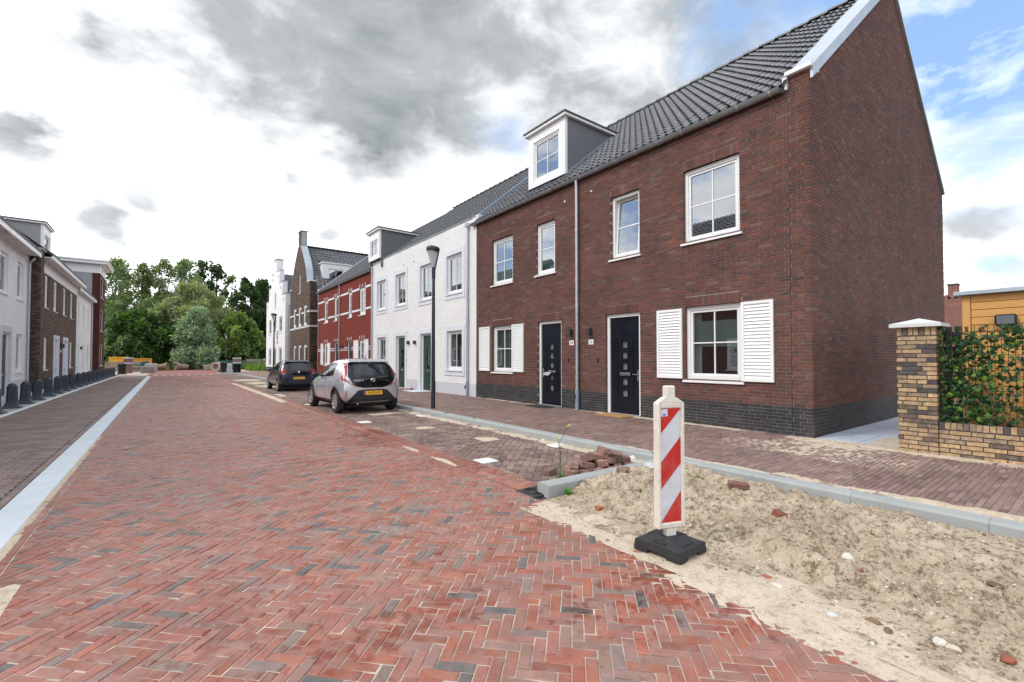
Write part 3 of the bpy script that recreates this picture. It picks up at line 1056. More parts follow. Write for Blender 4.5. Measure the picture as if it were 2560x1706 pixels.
def window(P, root, u0, u1, z0, z1, cols=2, rows=2, sill=True, d=0.07, fw=0.075, sw=0.052, tilt=0.0, blind=None, sill_mat=None, curtain=False, room=True, sashed=True, name='window', frame_mat=None, pane=None):
    fm = frame_mat or M['white_paint']
    mb = MB(P)
    d1 = d + 0.10
    mb.box(u0, u0 + fw, d, d1, z0, z1).box(u1 - fw, u1, d, d1, z0, z1)
    mb.box(u0 + fw, u1 - fw, d, d1, z1 - fw, z1).box(u0 + fw, u1 - fw, d, d1, z0, z0 + fw)
    w = mb.build(name, fm, root)
    a0, a1, b0, b1 = u0 + fw, u1 - fw, z0 + fw, z1 - fw
    T = (lambda u, dd, z: P(u, dd + tilt * (z - b0) / (b1 - b0), z)) if tilt else P
    e = d + 0.022
    if sashed:
        m2 = MB(T)
        g = 0.003
        m2.box(a0 + g, a0 + sw, e, e + 0.06, b0 + g, b1 - g).box(a1 - sw, a1 - g, e, e + 0.06, b0 + g, b1 - g)
        m2.box(a0 + sw, a1 - sw, e, e + 0.06, b1 - sw, b1 - g).box(a0 + sw, a1 - sw, e, e + 0.06, b0 + g, b0 + sw)
        m2.build('sash', fm, w)
        a0, a1, b0, b1 = a0 + sw, a1 - sw, b0 + sw, b1 - sw
    bw = 0.013
    pu = [a0 + (a1 - a0) * i / cols for i in range(cols + 1)]
    pz = [b0 + (b1 - b0) * i / rows for i in range(rows + 1)]
    if cols > 1 or rows > 1:
        m3 = MB(T)
        for u in pu[1:-1]:
            m3.box(u - bw, u + bw, e + 0.012, e + 0.044, b0, b1)
        for z in pz[1:-1]:
            for i in range(cols):
                m3.box(pu[i] + (bw if i else 0), pu[i + 1] - (bw if i < cols - 1 else 0), e + 0.0135, e + 0.0425, z - bw, z + bw)
        m3.build('glazing_bar', fm, w)
    for i in range(cols):
        for j in range(rows):
            q = e + 0.026
            MB(T).add([(pu[i], q, pz[j]), (pu[i + 1], q, pz[j]), (pu[i + 1], q, pz[j + 1]), (pu[i], q, pz[j + 1])], [(0, 1, 2, 3)]).build('pane', pane or M['glass'], w)
    if sill:
        mb = MB(P)
        mb.extrude([(u0 - 0.05, -0.045, z0 - 0.062), (u0 - 0.05, d + 0.02, z0 - 0.062), (u0 - 0.05, d + 0.02, z0 - 0.002), (u0 - 0.05, -0.045, z0 - 0.022)],
                   [(u1 + 0.05, -0.045, z0 - 0.062), (u1 + 0.05, d + 0.02, z0 - 0.062), (u1 + 0.05, d + 0.02, z0 - 0.002), (u1 + 0.05, -0.045, z0 - 0.022)])
        mb.build('sill', sill_mat or M['white_paint'], w)
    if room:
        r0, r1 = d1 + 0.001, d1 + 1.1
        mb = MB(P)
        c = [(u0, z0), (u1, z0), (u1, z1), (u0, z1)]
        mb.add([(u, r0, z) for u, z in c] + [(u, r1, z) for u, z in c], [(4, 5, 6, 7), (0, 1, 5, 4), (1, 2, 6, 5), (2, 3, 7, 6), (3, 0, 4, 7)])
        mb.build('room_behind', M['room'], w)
    if blind:
        f0, f1 = blind
        zt, zb = b0 + (b1 - b0) * f1, b0 + (b1 - b0) * f0
        mb = MB(P)
        z = zt
        q = d1 + 0.05
        while z > zb:
            mb.add([(u0 + 0.03, q, z), (u1 - 0.03, q, z), (u1 - 0.03, q + 0.022, z - 0.030), (u0 + 0.03, q + 0.022, z - 0.030)], [(0, 1, 2, 3)])
            z -= 0.034
        mb.build('blind', M['blind'], w)
    if curtain:
        for c0, c1 in ((u0 + 0.03, u0 + 0.03 + (u1 - u0) * 0.16), (u1 - 0.03 - (u1 - u0) * 0.16, u1 - 0.03)):
            pts = []
            for i in range(13):
                t = i / 12
                pts.append((c0 + (c1 - c0) * t, d1 + 0.10 + 0.03 * math.sin(t * 19)))
            vs = [(u, q, z0 + 0.02) for u, q in pts] + [(u, q, z1 - 0.02) for u, q in pts]
            MB(P).add(vs, [(i, i + 1, 14 + i, 13 + i) for i in range(12)]).build('curtain', M['curtain'], w)
    return w


def door(P, root, u0, u1, z0, z1, leaf, style='panes', d=0.07, fw=0.085, hinge='lo', frame_mat=None, floor=None):
    mb = MB(P)
    d1 = d + 0.11
    mb.box(u0, u0 + fw, d, d1, z0, z1).box(u1 - fw, u1, d, d1, z0, z1).box(u0 + fw, u1 - fw, d, d1, z1 - fw, z1)
    fr = mb.build('door_frame', frame_mat or M['white_paint'], root)
    a0, a1, b0, b1 = u0 + fw + .003, u1 - fw - .003, z0 + 0.02, z1 - fw - .003
    w = a1 - a0
    L = MB(P)
    e = d + 0.035
    um = (a0 + a1) / 2
    if style == 'panes':
        # leaf with a sunk middle panel and five small lights
        ps = 0.165
        zc = [b0 + (b1 - b0) * t for t in (0.205, 0.34, 0.565, 0.70, 0.835)] if False else [b0 + 0.42 + i * 0.262 for i in range(5)]
        if b1 - b0 > 2:
            zc = [b0 + 0.50, b0 + 0.785, b0 + 1.16, b0 + 1.43, b0 + 1.70]
        hs = [(um - ps / 2, um + ps / 2, z - ps / 2, z + ps / 2) for z in zc]
        dr = backing(P, root, a0, a1, b0, b1, hs, leaf, e, e + 0.05, 0.0, 'door')
        for h in hs:
            fm2 = MB(P)
            t = 0.022
            fm2.box(h[0] - t, h[1] + t, e - 0.012, e - 0.001, h[3], h[3] + t).box(h[0] - t, h[1] + t, e - 0.012, e - 0.001, h[2] - t, h[2])
            fm2.box(h[0] - t, h[0], e - 0.012, e - 0.001, h[2], h[3]).box(h[1], h[1] + t, e - 0.012, e - 0.001, h[2], h[3])
            fm2.build('light_frame', leaf, dr)
            MB(P).add([(h[0], e + 0.03, h[2]), (h[1], e + 0.03, h[2]), (h[1], e + 0.03, h[3]), (h[0], e + 0.03, h[3])], [(0, 1, 2, 3)]).build('pane', M['glass_frost'], dr)
        for uu in (um - 0.235, um + 0.235):
            MB(P).box(uu - 0.016, uu + 0.016, e - 0.012, e - 0.001, b0 + 0.38, b0 + 1.84).build('groove_bar', leaf, dr)
        MB(P).box(a0 + 0.03, a1 - 0.03, e - 0.016, e - 0.001, b0 + 0.02, b0 + 0.10).build('kick_rail', leaf, dr)
        MB(P).box(a0 + 0.03, a1 - 0.03, e - 0.010, e - 0.001, b1 - 0.06, b1 - 0.03).build('top_rail', leaf, dr)
        mz = b0 + 0.97
    else:
        hs = [(um - 0.11, um + 0.11, b0 + 0.95 + i * 0.30, b0 + 1.20 + i * 0.30) for i in range(3)] if style == 'ladder' else []
        dr = backing(P, root, a0, a1, b0, b1, hs, leaf, e, e + 0.05, 0.0, 'door')
        for h in hs:
            MB(P).add([(h[0], e + 0.03, h[2]), (h[1], e + 0.03, h[2]), (h[1], e + 0.03, h[3]), (h[0], e + 0.03, h[3])], [(0, 1, 2, 3)]).build('pane', M['glass'], dr)
        MB(P).box(a0 + 0.12, a1 - 0.12, e - 0.010, e - 0.001, b0 + 0.18, b0 + 0.70).build('panel', leaf, dr)
        mz = b0 + 0.82
    MB(P).bbox(um - 0.15, um + 0.15, e - 0.024, e - 0.001, mz - 0.038, mz + 0.038, 0.008).build('letterbox', M['chrome'], dr)
    hu = a1 - 0.055 if hinge == 'lo' else a0 + 0.055
    sg = -1 if hinge == 'lo' else 1
    mb = MB(P).bbox(hu - 0.018, hu + 0.018, e - 0.014, e - 0.001, mz - 0.16, mz + 0.10, 0.004)
    mb.bbox(hu - 0.012, hu + 0.012, e - 0.06, e - 0.0145, mz - 0.012, mz + 0.012, 0.004).bbox(min(hu, hu + sg * 0.12), max(hu, hu + sg * 0.12), e - 0.065, e - 0.0605, mz - 0.012, mz + 0.012, 0.002)
    mb.build('handle', M['chrome'], dr)
    MB(P).box(u0 + fw, u1 - fw, d - 0.01, d1, z0 - 0.02, z0 + 0.018).build('threshold', M['concrete'], fr)
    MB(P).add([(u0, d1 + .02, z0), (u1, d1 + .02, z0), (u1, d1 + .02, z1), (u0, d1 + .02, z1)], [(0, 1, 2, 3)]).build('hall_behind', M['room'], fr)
    return dr


_slat = {}


def shutter(P, root, u0, u1, z0, z1, n=22, s=1):
    t = 0.055
    mb = MB(P)
    mb.box(u0, u0 + t, -0.045, -0.004, z0, z1).box(u1 - t, u1, -0.045, -0.004, z0, z1)
    mb.box(u0 + t, u1 - t, -0.045, -0.004, z1 - t, z1).box(u0 + t, u1 - t, -0.045, -0.004, z0, z0 + t)
    mb.box(u0 + t, u1 - t, -0.009, -0.006, z0 + t, z1 - t)
    sh = mb.build('shutter', M['white_paint'], root)
    zz0, zz1 = z0 + t, z1 - t
    h = (zz1 - zz0) / n
    for i in range(n):
        z = zz0 + i * h
        MB(P).extrude([(u0 + t, -0.040, z + 0.002), (u0 + t, -0.034, z + 0.001), (u0 + t, -0.010, z + h * 0.92), (u0 + t, -0.016, z + h * 0.97)],
                      [(u1 - t, -0.040, z + 0.002), (u1 - t, -0.034, z + 0.001), (u1 - t, -0.010, z + h * 0.92), (u1 - t, -0.016, z + h * 0.97)]).build('slat', M['white_paint'], sh)
    return sh


# ---- tiles
def tile_shape(w=0.30, l=0.40, roll=0.038):
    prof = [(0.0, 0.018), (0.03, 0.002), (0.14, 0.0), (0.20, 0.010), (0.235, roll), (0.265, roll + 0.006), (0.295, roll - 0.008), (0.312, 0.020)]
    prof = [(a * w / 0.30, b) for a, b in prof]
    vs, fs = [], []
    n = len(prof)
    for s, lift in ((0.0, 0.042), (l, 0.006)):
        vs += [(u, s, q + lift) for u, q in prof]
    vs += [(u, 0.004, q + 0.016) for u, q in prof]
    for i in range(n - 1):
        fs.append((i, i + 1, n + i + 1, n + i))
        fs.append((2 * n + i, 2 * n + i + 1, i + 1, i))
    fs.append((0, n, 2 * n))
    return vs, fs


def tiles(root, org, eu, es, en, nu, ns, w, l, holes=(), limit=300, lim=None, name='roof_tile', mats=None, start=(0, 0)):
    """courses of tiles on a slope: org corner, unit vectors along eave, up slope, normal"""
    vs, fs = tile_shape(w, l * 1.16)
    base = Matrix(((eu.x, es.x, en.x, 0), (eu.y, es.y, en.y, 0), (eu.z, es.z, en.z, 0), (0, 0, 0, 1)))
    ps = []
    for j in range(ns):
        for i in range(nu):
            u, s = start[0] + i * w, start[1] + j * l
            if any(h(u + w / 2, s + l / 2) for h in holes):
                continue
            p = org + eu * u + es * s + en * random.uniform(-0.003, 0.003)
            Mx = Matrix.Translation(p) @ base @ Matrix.Rotation(random.gauss(0, 0.006), 4, 'Z')
            ps.append(('tile%.3f' % w, vs, fs, Mx, pick(PAL_TILE), math.sqrt(w * l)))
    m = mats or B_TILE
    return field(root, name, ps, *m, limit=limit, rest_name=name + 's_beyond', min_px=9)


def slab_roof(root, pts, th, mat, name='roof'):
    """roof body: polygon pts (world), thickness downwards"""
    n = len(pts)
    vs = [tuple(p) for p in pts] + [(p[0], p[1], p[2] - th) for p in pts]
    return mesh_obj(name, vs, [tuple(range(n)), tuple(range(n, 2 * n))[::-1]] + [(i, n + i, n + (i + 1) % n, (i + 1) % n) for i in range(n)], mat, root)


def gutter(root, X, s, y0, y1, z, r=0.075, mat=None, brackets=True, end='lo'):
    """half-round gutter hung in front of the wall; s = +1 when the house lies towards +X"""
    mat = mat or M['zinc_gutter']
    cx = X - s * (r + 0.01)
    n = 10
    out = [(cx + r * math.cos(math.pi + math.pi * k / n), z + r * math.sin(math.pi + math.pi * k / n)) for k in range(n + 1)]
    inn = [(cx + (r - 0.006) * math.cos(math.pi + math.pi * k / n), z + (r - 0.006) * math.sin(math.pi + math.pi * k / n)) for k in range(n + 1)][::-1]
    loop = out + inn
    mb = MB().extrude([(a, y0, b) for a, b in loop], [(a, y1, b) for a, b in loop])
    for yy in (y0, y1):
        mb.extrude([(a, yy - 0.003, b) for a, b in out], [(a, yy + 0.003, b) for a, b in out])
    bead = cx - s * r
    mb.tube([(bead, y0, z + 0.004), (bead, y1, z + 0.004)], 0.010, 8)
    gt = smooth_by_angle(mb.build('gutter', mat, root), 40)
    if brackets:
        k = int((y1 - y0) / 0.62)
        for i in range(k + 1):
            y = y0 + 0.15 + i * (y1 - y0 - 0.3) / k
            ring = [(cx + (r + 0.005) * math.cos(math.pi + math.pi * q / n), z + (r + 0.005) * math.sin(math.pi + math.pi * q / n)) for q in range(n + 1)]
            ring2 = [(cx + (r - 0.001) * math.cos(math.pi + math.pi * q / n), z + (r - 0.001) * math.sin(math.pi + math.pi * q / n)) for q in range(n + 1)][::-1]
            MB().extrude([(a, y, b) for a, b in ring + ring2], [(a, y + 0.028, b) for a, b in ring + ring2]).build('bracket', M['zinc'], gt)
    return gt


def downpipe(root, x, y, z0, z1, r=0.04, top=None, boot=True, s=1, joints=(0.45, 0.78)):
    pts = [(x, y, z0), (x, y, z1)]
    if top:
        pts = [(x, y, z0), (x, y, z1 - 0.28), (x + (top[0] - x) * 0.12, y, z1 - 0.22), (x + (top[0] - x) * 0.88, y, z1 - 0.06), (top[0], y, z1)]
    mb = MB().tube(pts, r, 12)
    p = smooth_by_angle(mb.build('downpipe', M['zinc'], root), 50)
    for t in (0.14,) + tuple(joints):
        z = z0 + (z1 - z0) * t
        smooth_by_angle(MB().tube([(x, y, z - 0.03), (x, y, z + 0.03)], r + 0.008, 12).build('collar', M['zinc'], p), 50)
    if boot:
        MB().tube([(x, y, z0 + 0.02), (x, y, z0 + 0.55)], r + 0.012, 12).build('boot', M['lead'], p)
        MB().tube([(x - s * 0.03, y + 0.01, z0 + 0.42), (x - s * 0.085, y + 0.05, z0 + 0.30)], [0.035, 0.028], 8).build('leaf_catch', M['black_paint'], p)
    return p


def wall_lamp(P, root, u, z, size=0.11):
    return MB(P).bbox(u - size / 2, u + size / 2, -0.115, -0.002, z - size * .75, z + size * .75, 0.008).build('wall_lamp', M['charcoal'], root)


def dormer(root, s, Xf, y0, y1, z0, z1, roof_z, side, cols=2, rows=2, front=None, rise=0.10, deep=None, win=None):
    """box dormer: white front with window, sheet sides running back into the roof; roof_z(x) gives the roof plane"""
    P = facade(Xf, s)
    depth = deep
    zt = z1
    zb = zt - rise * 0.3
    d = 0.0
    dd = 0.02
    while roof_z(Xf + s * dd) < zt - 0.05 and dd < 6:
        dd += 0.02
    depth = min(dd, deep or 9)
    W0 = win or (y0 + 0.24, y1 - 0.24, z0 + 0.16, z1 - 0.42)
    dm = backing(P, root, y0, y1, z0, z1 - 0.001, [W0], M['white_paint'], 0.0, 0.10, 0.0, 'dormer')
    for u in (y0 + 0.005, y1 - 0.055):
        lo = [(u, 0.101, roof_z(Xf + s * 0.1) - 0.2), (u, depth, min(roof_z(Xf + s * depth), zt) - 0.2), (u, depth, zt - 0.002), (u, 0.101, zt - 0.002)]
        MB(P).extrude(lo, [(a + 0.05, b, c) for a, b, c in lo]).build('cheek', side, dm)
    window(P, dm, W0[0], W0[1], W0[2], W0[3], cols, rows, sill=False, d=0.03, fw=0.05, sw=0.05)
    cap = MB(P).box(y0 - 0.10, y1 + 0.10, -0.10, depth + 0.1, z1, z1 + 0.075)
    cap.build('fascia', M['white_paint'], dm)
    MB(P).box(y0 - 0.125, y1 + 0.125, -0.125, depth + 0.1, z1 + 0.077, z1 + 0.125).build('roof_edge', M['charcoal'], dm)
    for u in (y0 - 0.05, y1):
        pts = []
        for q in (0.12, depth - 0.03):
            x = Xf + s * q
            pts.append((u, q, roof_z(x) + 0.075))
        MB(P).extrude([(u, pts[0][1], pts[0][2] - 0.05), (u + .05, pts[0][1], pts[0][2] - 0.05), (u + .05, pts[0][1], pts[0][2] + 0.045), (u, pts[0][1], pts[0][2] + 0.045)],
                      [(u, pts[1][1], pts[1][2] - 0.05), (u + .05, pts[1][1], pts[1][2] - 0.05), (u + .05, pts[1][1], pts[1][2] + 0.045), (u, pts[1][1], pts[1][2] + 0.045)]).build('flashing', M['lead'], dm)
    return dm


def text_mesh(body, size, mat, name, M4, parent, extrude=0.001):
    cu = bpy.data.curves.new(name, 'FONT')
    cu.body = body
    cu.size = size
    cu.extrude = extrude
    cu.align_x = 'CENTER'
    cu.align_y = 'CENTER'
    cu.resolution_u = 3
    tmp = bpy.data.objects.new(name, cu)
    COL.objects.link(tmp)
    dg = bpy.context.evaluated_depsgraph_get()
    me = bpy.data.meshes.new_from_object(tmp.evaluated_get(dg))
    bpy.data.objects.remove(tmp)
    me.transform(M4)
    me.materials.clear()
    me.materials.append(mat)
    o = bpy.data.objects.new(name, me)
    return place(o, parent)


M['glass_frost'] = plain('glass_frost', (0.16, 0.17, 0.18), 0.12, 0.3, 9, spec=0.7)
M['frosted_glass'] = M['glass_frost']
# ------------------------------------------------------------------ right-hand row
XF = 8.92
RZ = 0.83                                   # rise of the roofs
PF = facade(XF, 1)
th = math.atan(RZ)
ES = Vector((math.cos(th), 0, math.sin(th)))
EN = Vector((-math.sin(th), 0, math.cos(th)))
EUY = Vector((0, -1, 0))


def soldier(h, ht=0.21, over=0.0):
    return (h[0] - over, h[1] + over, h[3], h[3] + ht)


def up_strip(root, name, y0, y1, x0, x1, fz, lift0, lift1, mat):
    """strip following the roof slope between x0 and x1, from lift0 to lift1 above it"""
    lo = [(x0, y0, fz(x0) + lift0), (x0, y1, fz(x0) + lift0), (x0, y1, fz(x0) + lift1), (x0, y0, fz(x0) + lift1)]
    hi = [(x1, y0, fz(x1) + lift0), (x1, y1, fz(x1) + lift0), (x1, y1, fz(x1) + lift1), (x1, y0, fz(x1) + lift1)]
    return MB().extrude(lo, hi).build(name, mat, root)


# ---- brown house pair with the house numbers
H1 = empty('brown_brick_house', (XF, 8.6, 0.12), 'brown brick house with tall gable, dark tiled roof and navy front doors', 'house')
hol1 = [(4.46, 5.68, 4.00, 5.555), (4.45, 5.66, 1.07, 2.61), (6.84, 7.91, 0.14, 2.62), (6.84, 7.71, 4.00, 5.555),
        (9.80, 10.64, 4.03, 5.55), (9.54, 10.58, 0.14, 2.62), (11.84, 12.97, 1.08, 2.605), (11.83, 13.0, 4.02, 5.55)]
rz1 = lambda x: 6.47 + RZ * (min(x, 2 * 13.83 - x) - 8.90)
ZB = 0.09
main, low = brick_wall(PF, 3.22, 13.995, ZB, ZB + 102 * COURSE, hol1, PAL_BROWN, plinth=(0.62, PAL_DARK), soldiers=[soldier(h) for h in hol1],
                       skip=[(3.553, 3.563, 0, 7)], corner=[('lo', 0)])
main += brick_wall(PF, 3.22, 3.553, ZB + 102 * COURSE, ZB + 104 * COURSE, [], PAL_BROWN, corner=[('lo', 0)])[0]
PG = sidewall(3.22)
limg = lambda z: (XF if z < 6.5 else XF + (z - 6.5) / RZ, 18.74 if z < 6.5 else 18.74 - (z - 6.5) / RZ)
gm, gl = brick_wall(PG, XF, 18.74, ZB, 10.55, [], PAL_BROWN, lim=limg, plinth=(0.62, PAL_DARK), corner=[('lo', 1)])
field(H1, 'brick', main + gm, *B_BROWN, rest_name='brickwork')
field(H1, 'plinth_brick', low + gl, *B_DARK, rest_name='plinth_brickwork')
backing(PF, H1, 3.24, 13.99, 0.0, 6.46, hol1, M['mortar_brown'])
prof = [(8.94, 0.0), (18.72, 0.0), (18.72, 6.48), (13.83, 10.5), (8.94, 6.48)]
MB().extrude([(x, 3.2272, z) for x, z in prof], [(x, 3.45, z) for x, z in prof]).build('gable_wall', M['mortar_brown'], H1)
MB().box(18.5, 18.74, 3.46, 14.0, 0, 6.5).build('back_wall', M['mortar_brown'], H1)
MB().box(8.926, 8.95, 3.5535, 3.5625, 0.1, 6.43).build('movement_joint', M['black_paint'], H1)
MB().box(9.2, 18.4, 3.5, 13.9, 0.0, 0.05).build('floor', M['inner_wall'], H1)
# windows and doors
window(PF, H1, *hol1[0], 2, 2)
window(PF, H1, *hol1[1], 2, 2, blind=(0.45, 0.86), curtain=True)
window(PF, H1, *hol1[3], 1, 2, tilt=0.09)
window(PF, H1, *hol1[4], 1, 2, blind=(0.0, 0.5))
window(PF, H1, *hol1[6], 2, 2, blind=(0.0, 1.0))
window(PF, H1, *hol1[7], 2, 2, blind=(0.0, 0.42))
door(PF, H1, *hol1[2], M['navy_door'], hinge='hi')
door(PF, H1, *hol1[5], M['navy_door'], hinge='lo')
shutter(PF, H1, 5.72, 6.35, 1.08, 2.59)
shutter(PF, H1, 3.85, 4.44, 1.07, 2.60)
shutter(PF, H1, 13.10, 13.75, 1.09, 2.615)
shutter(PF, H1, 11.23, 11.83, 1.09, 2.605)
wall_lamp(PF, H1, 9.14, 2.24)
wall_lamp(PF, H1, 8.42, 2.23)
for num, u in (('28', 9.12), ('26', 8.40)):
    pl = MB(PF).bbox(u - 0.085, u + 0.085, -0.012, -0.002, 1.88, 2.01, 0.003).build('number_plate', M['number_plate'], H1)
    text_mesh(num, 0.115, M['digit'], 'house_number', Matrix.Translation((XF - 0.0135, u, 1.945)) @ Matrix.Rotation(R(-90), 4, 'Z') @ Matrix.Rotation(R(90), 4, 'X'), pl)
for u in (9.24, 8.16):
    MB(PF).bbox(u - 0.025, u + 0.025, -0.02, -0.002, 1.42, 1.52, 0.004).build('doorbell', M['black_paint'], H1)
for u, z in ((8.36, 5.93), (9.36, 5.93)):
    MB(PF).tube([(u, 0.02, z), (u, -0.035, z - 0.01)], 0.028, 8).build('vent_cap', M['white_paint'], H1)
MB(PF).box(13.35, 13.5, -0.002, 0.05, 0.36, 0.39).build('air_slot', M['black_paint'], H1)
# roof
RF1 = slab_roof(H1, [(8.86, 3.60, rz1(8.86)), (13.83, 3.60, rz1(13.83)), (13.83, 14.0, rz1(13.83)), (8.86, 14.0, rz1(8.86))], 0.12, M['roof_core'])
slab_roof(H1, [(13.83, 3.45, rz1(13.83)), (18.8, 3.45, rz1(18.8)), (18.8, 14.0, rz1(18.8)), (13.83, 14.0, rz1(13.83))], 0.12, M['roof_core'], 'rear_roof')
DX = 9.48
in_dormer = lambda u, s: (9.93 < 13.93 - u < 11.75) and (DX - 0.12 < 8.86 + s * math.cos(th) < 11.9)
tiles(RF1, Vector((8.84, 13.93, rz1(8.84) + 0.01)), EUY, ES, EN, 51, 19, 0.2037, 0.337, holes=[in_dormer])
for i in range(24):
    y = 3.62 + i * 0.44
    q = MB()
    prf = [(0.13 * math.cos(math.pi * k / 8), 0.10 * math.sin(math.pi * k / 8)) for k in range(9)]
    a = [(13.83 + p, y, 10.565 + r) for p, r in prf]
    b = [(13.83 + p * 1.12, y + 0.43, 10.585 + r * 1.12) for p, r in prf]
    q.extrude(a, b).build('ridge_tile', B_TILE[0], RF1).color = (0.04, 0.04, 0.044, 1)
gutter(H1, XF, 1, 3.66, 14.22, 6.405)
downpipe(H1, XF - 0.075, 8.85, 0.12, 6.36, top=(XF - 0.085, 0))
# zinc verge over the gable, corner kneeler
for k in range(3):
    a = 8.92 + k * 1.66
    up_strip(H1, 'verge_sheet', 3.155, 3.60, a, min(a + 1.66, 13.83), rz1, 0.10 + 0.012 * (k % 2), 0.155 + 0.012 * (k % 2), M['zinc_sheet'])
    up_strip(H1, 'verge_apron', 3.160, 3.205, a, min(a + 1.66, 13.83), rz1, -0.08, 0.099 + 0.012 * (k % 2), M['zinc_sheet'])
for k in range(3):
    a = 13.84 + k * 1.64
    up_strip(H1, 'rear_verge_sheet', 3.165, 3.60, a, a + 1.64, rz1, 0.0, 0.10, M['zinc'])
MB().bbox(XF - 0.07, XF + 0.30, 3.165, 3.60, ZB + 104 * COURSE, ZB + 104 * COURSE + 0.085, 0.01).build('kneeler', M['white_trim'], H1)
MB().box(XF - 0.05, XF + 0.12, 3.562, 3.64, 6.36, ZB + 104 * COURSE - 0.002).build('kneeler_side', M['white_trim'], H1)
dormer(H1, 1, DX, 9.96, 11.70, 7.06, 8.80, rz1, M['dormer_side'], win=(10.21, 11.44, 7.25, 8.52))

# ---- white painted house pair
H2 = empty('white_brick_house', (XF, 19.2, 0.12), 'white painted brick house with pale window surrounds and green front doors', 'house')
hol2 = [(22.55, 23.72, 4.06, 5.58), (20.12, 21.28, 4.06, 5.58), (17.45, 18.58, 4.06, 5.58), (15.0, 16.18, 4.06, 5.58),
        (22.5, 23.62, 1.1, 2.62), (20.16, 21.2, 0.14, 2.60), (17.5, 18.52, 0.14, 2.60), (14.98, 16.14, 1.08, 2.60)]
sur = [(h[0] - 0.2, h[1] + 0.2, (h[2] - 0.22 if h[2] > 1 else 0.1), h[3] + 0.2) for h in hol2]
main, low = brick_wall(PF, 14.0, 24.47, ZB + 8 * COURSE, 6.50, sur, PAL_WHITE)
for k in range(int((24.47 - 14.0) / 0.0625)):
    u = 14.0 + k * 0.0625
    main.append(brick_piece(PF, u + .003, u + 0.0545, 6.475, 6.66, pick(PAL_WHITE)))
field(H2, 'brick', main, *B_WHITE, rest_name='brickwork')
backing(PF, H2, 14.0, 24.47, 0.0, 6.665, hol2, M['mortar_white'], 0.0035)
MB(PF).box(14.0, 24.47, -0.012, 0.006, 0.05, 0.58).build('plinth', M['plaster_grey'], H2) if False else None
cuts = [14.0] + sorted(x for h in (sur[5], sur[6]) for x in (h[0], h[1])) + [24.47]
for i in range(0, len(cuts), 2):
    MB(PF).box(cuts[i], cuts[i + 1], -0.012, 0.006, 0.05, 0.585).build('plinth', M['plaster_grey'], H2)
for h, s_ in zip(hol2, sur):
    mb = MB(PF)
    d0 = -0.022
    mb.box(s_[0], h[0], d0, 0.1, s_[2], s_[3]).box(h[1], s_[1], d0, 0.1, s_[2], s_[3]).box(h[0], h[1], d0, 0.1, h[3], s_[3])
    if h[2] > 1:
        mb.box(h[0], h[1], d0, 0.1, s_[2], h[2])
        mb.box(s_[0] + 0.16, s_[1] - 0.16, d0 - 0.03, d0 - 0.001, h[2] - 0.055, h[2] - 0.01)
    mb.build('surround', M['surround'], H2)
for h in hol2[:4]:
    window(PF, H2, *h, 2, 1, sill=False, d=0.06, blind=None, curtain=(h[0] < 17))
window(PF, H2, *hol2[4], 2, 1, sill=False, d=0.06, blind=(0.0, 0.98))
window(PF, H2, *hol2[7], 2, 1, sill=False, d=0.06, curtain=True)
for h, hi in ((hol2[5], 'lo'), (hol2[6], 'lo')):
    door(PF, H2, *h, M['green_door'], 'ladder', hinge=hi)
wall_lamp(PF, H2, 19.72, 2.25)
wall_lamp(PF, H2, 19.04, 2.24)
MB(PF).box(14.0, 24.47, -0.03, 0.16, 6.666, 6.70).build('coping', M['zinc_gutter'], H2)
rz2 = lambda x: 6.60 + RZ * (x - 9.04)
RF2 = slab_roof(H2, [(9.04, 14.0, rz2(9.04)), (13.83, 14.0, rz2(13.83)), (13.83, 24.47, rz2(13.83)), (9.04, 24.47, rz2(9.04))], 0.12, M['roof_core'])
slab_roof(H2, [(13.83, 14.0, rz2(13.83)), (18.6, 14.0, 6.6), (18.6, 24.47, 6.6), (13.83, 24.47, rz2(13.83))], 0.12, M['roof_core'], 'rear_roof')
MB().box(18.4, 18.6, 14.0, 24.47, 0, 6.5).build('back_wall', M['mortar_white'], H2)
tiles(RF2, Vector((9.05, 24.40, rz2(9.05) + 0.01)), EUY, ES, EN, 50, 18, 0.203, 0.335)
for i in range(23):
    y = 14.1 + i * 0.44
    prf = [(0.13 * math.cos(math.pi * k / 8), 0.10 * math.sin(math.pi * k / 8)) for k in range(9)]
    MB().extrude([(13.83 + p, y, 10.575 + r) for p, r in prf], [(13.83 + p * 1.15, y + 0.43, 10.60 + r * 1.15) for p, r in prf]).build('ridge_tile', B_TILE[0], RF2).color = (0.04, 0.04, 0.044, 1)
up_strip(H2, 'party_flashing', 14.0, 14.14, 9.0, 13.83, rz2, 0.0, 0.16, M['zinc_sheet'])
up_strip(H2, 'party_upstand', 13.90, 13.998, 9.0, 13.83, rz1, 0.02, 0.22, M['lead'])
MB().bbox(XF - 0.012, XF + 0.25, 13.86, 14.25, 6.40, 6.72, 0.01).build('kneeler', M['white_trim'], H2)
downpipe(H2, XF - 0.06, 14.52, 0.12, 6.45, boot=True)
downpipe(H2, XF - 0.06, 24.42, 0.12, 6.5, boot=False)
MB(PF).bbox(14.44, 14.6, -0.16, -0.012, 6.38, 6.52, 0.01).build('hopper', M['zinc'], H2)
for u in (20.35, 19.25):
    MB(PF).tube([(u, 0.02, 5.93), (u, -0.035, 5.92)], 0.028, 8).build('vent_cap', M['zinc'], H2)
for u in (19.98, 18.72):
    MB(PF).bbox(u - 0.025, u + 0.025, -0.02, -0.002, 1.40, 1.49, 0.004).build('doorbell', M['black_paint'], H2)
dormer(H2, 1, 8.72, 22.98, 24.56, 6.74, 8.20, rz2, M['dormer_side'])

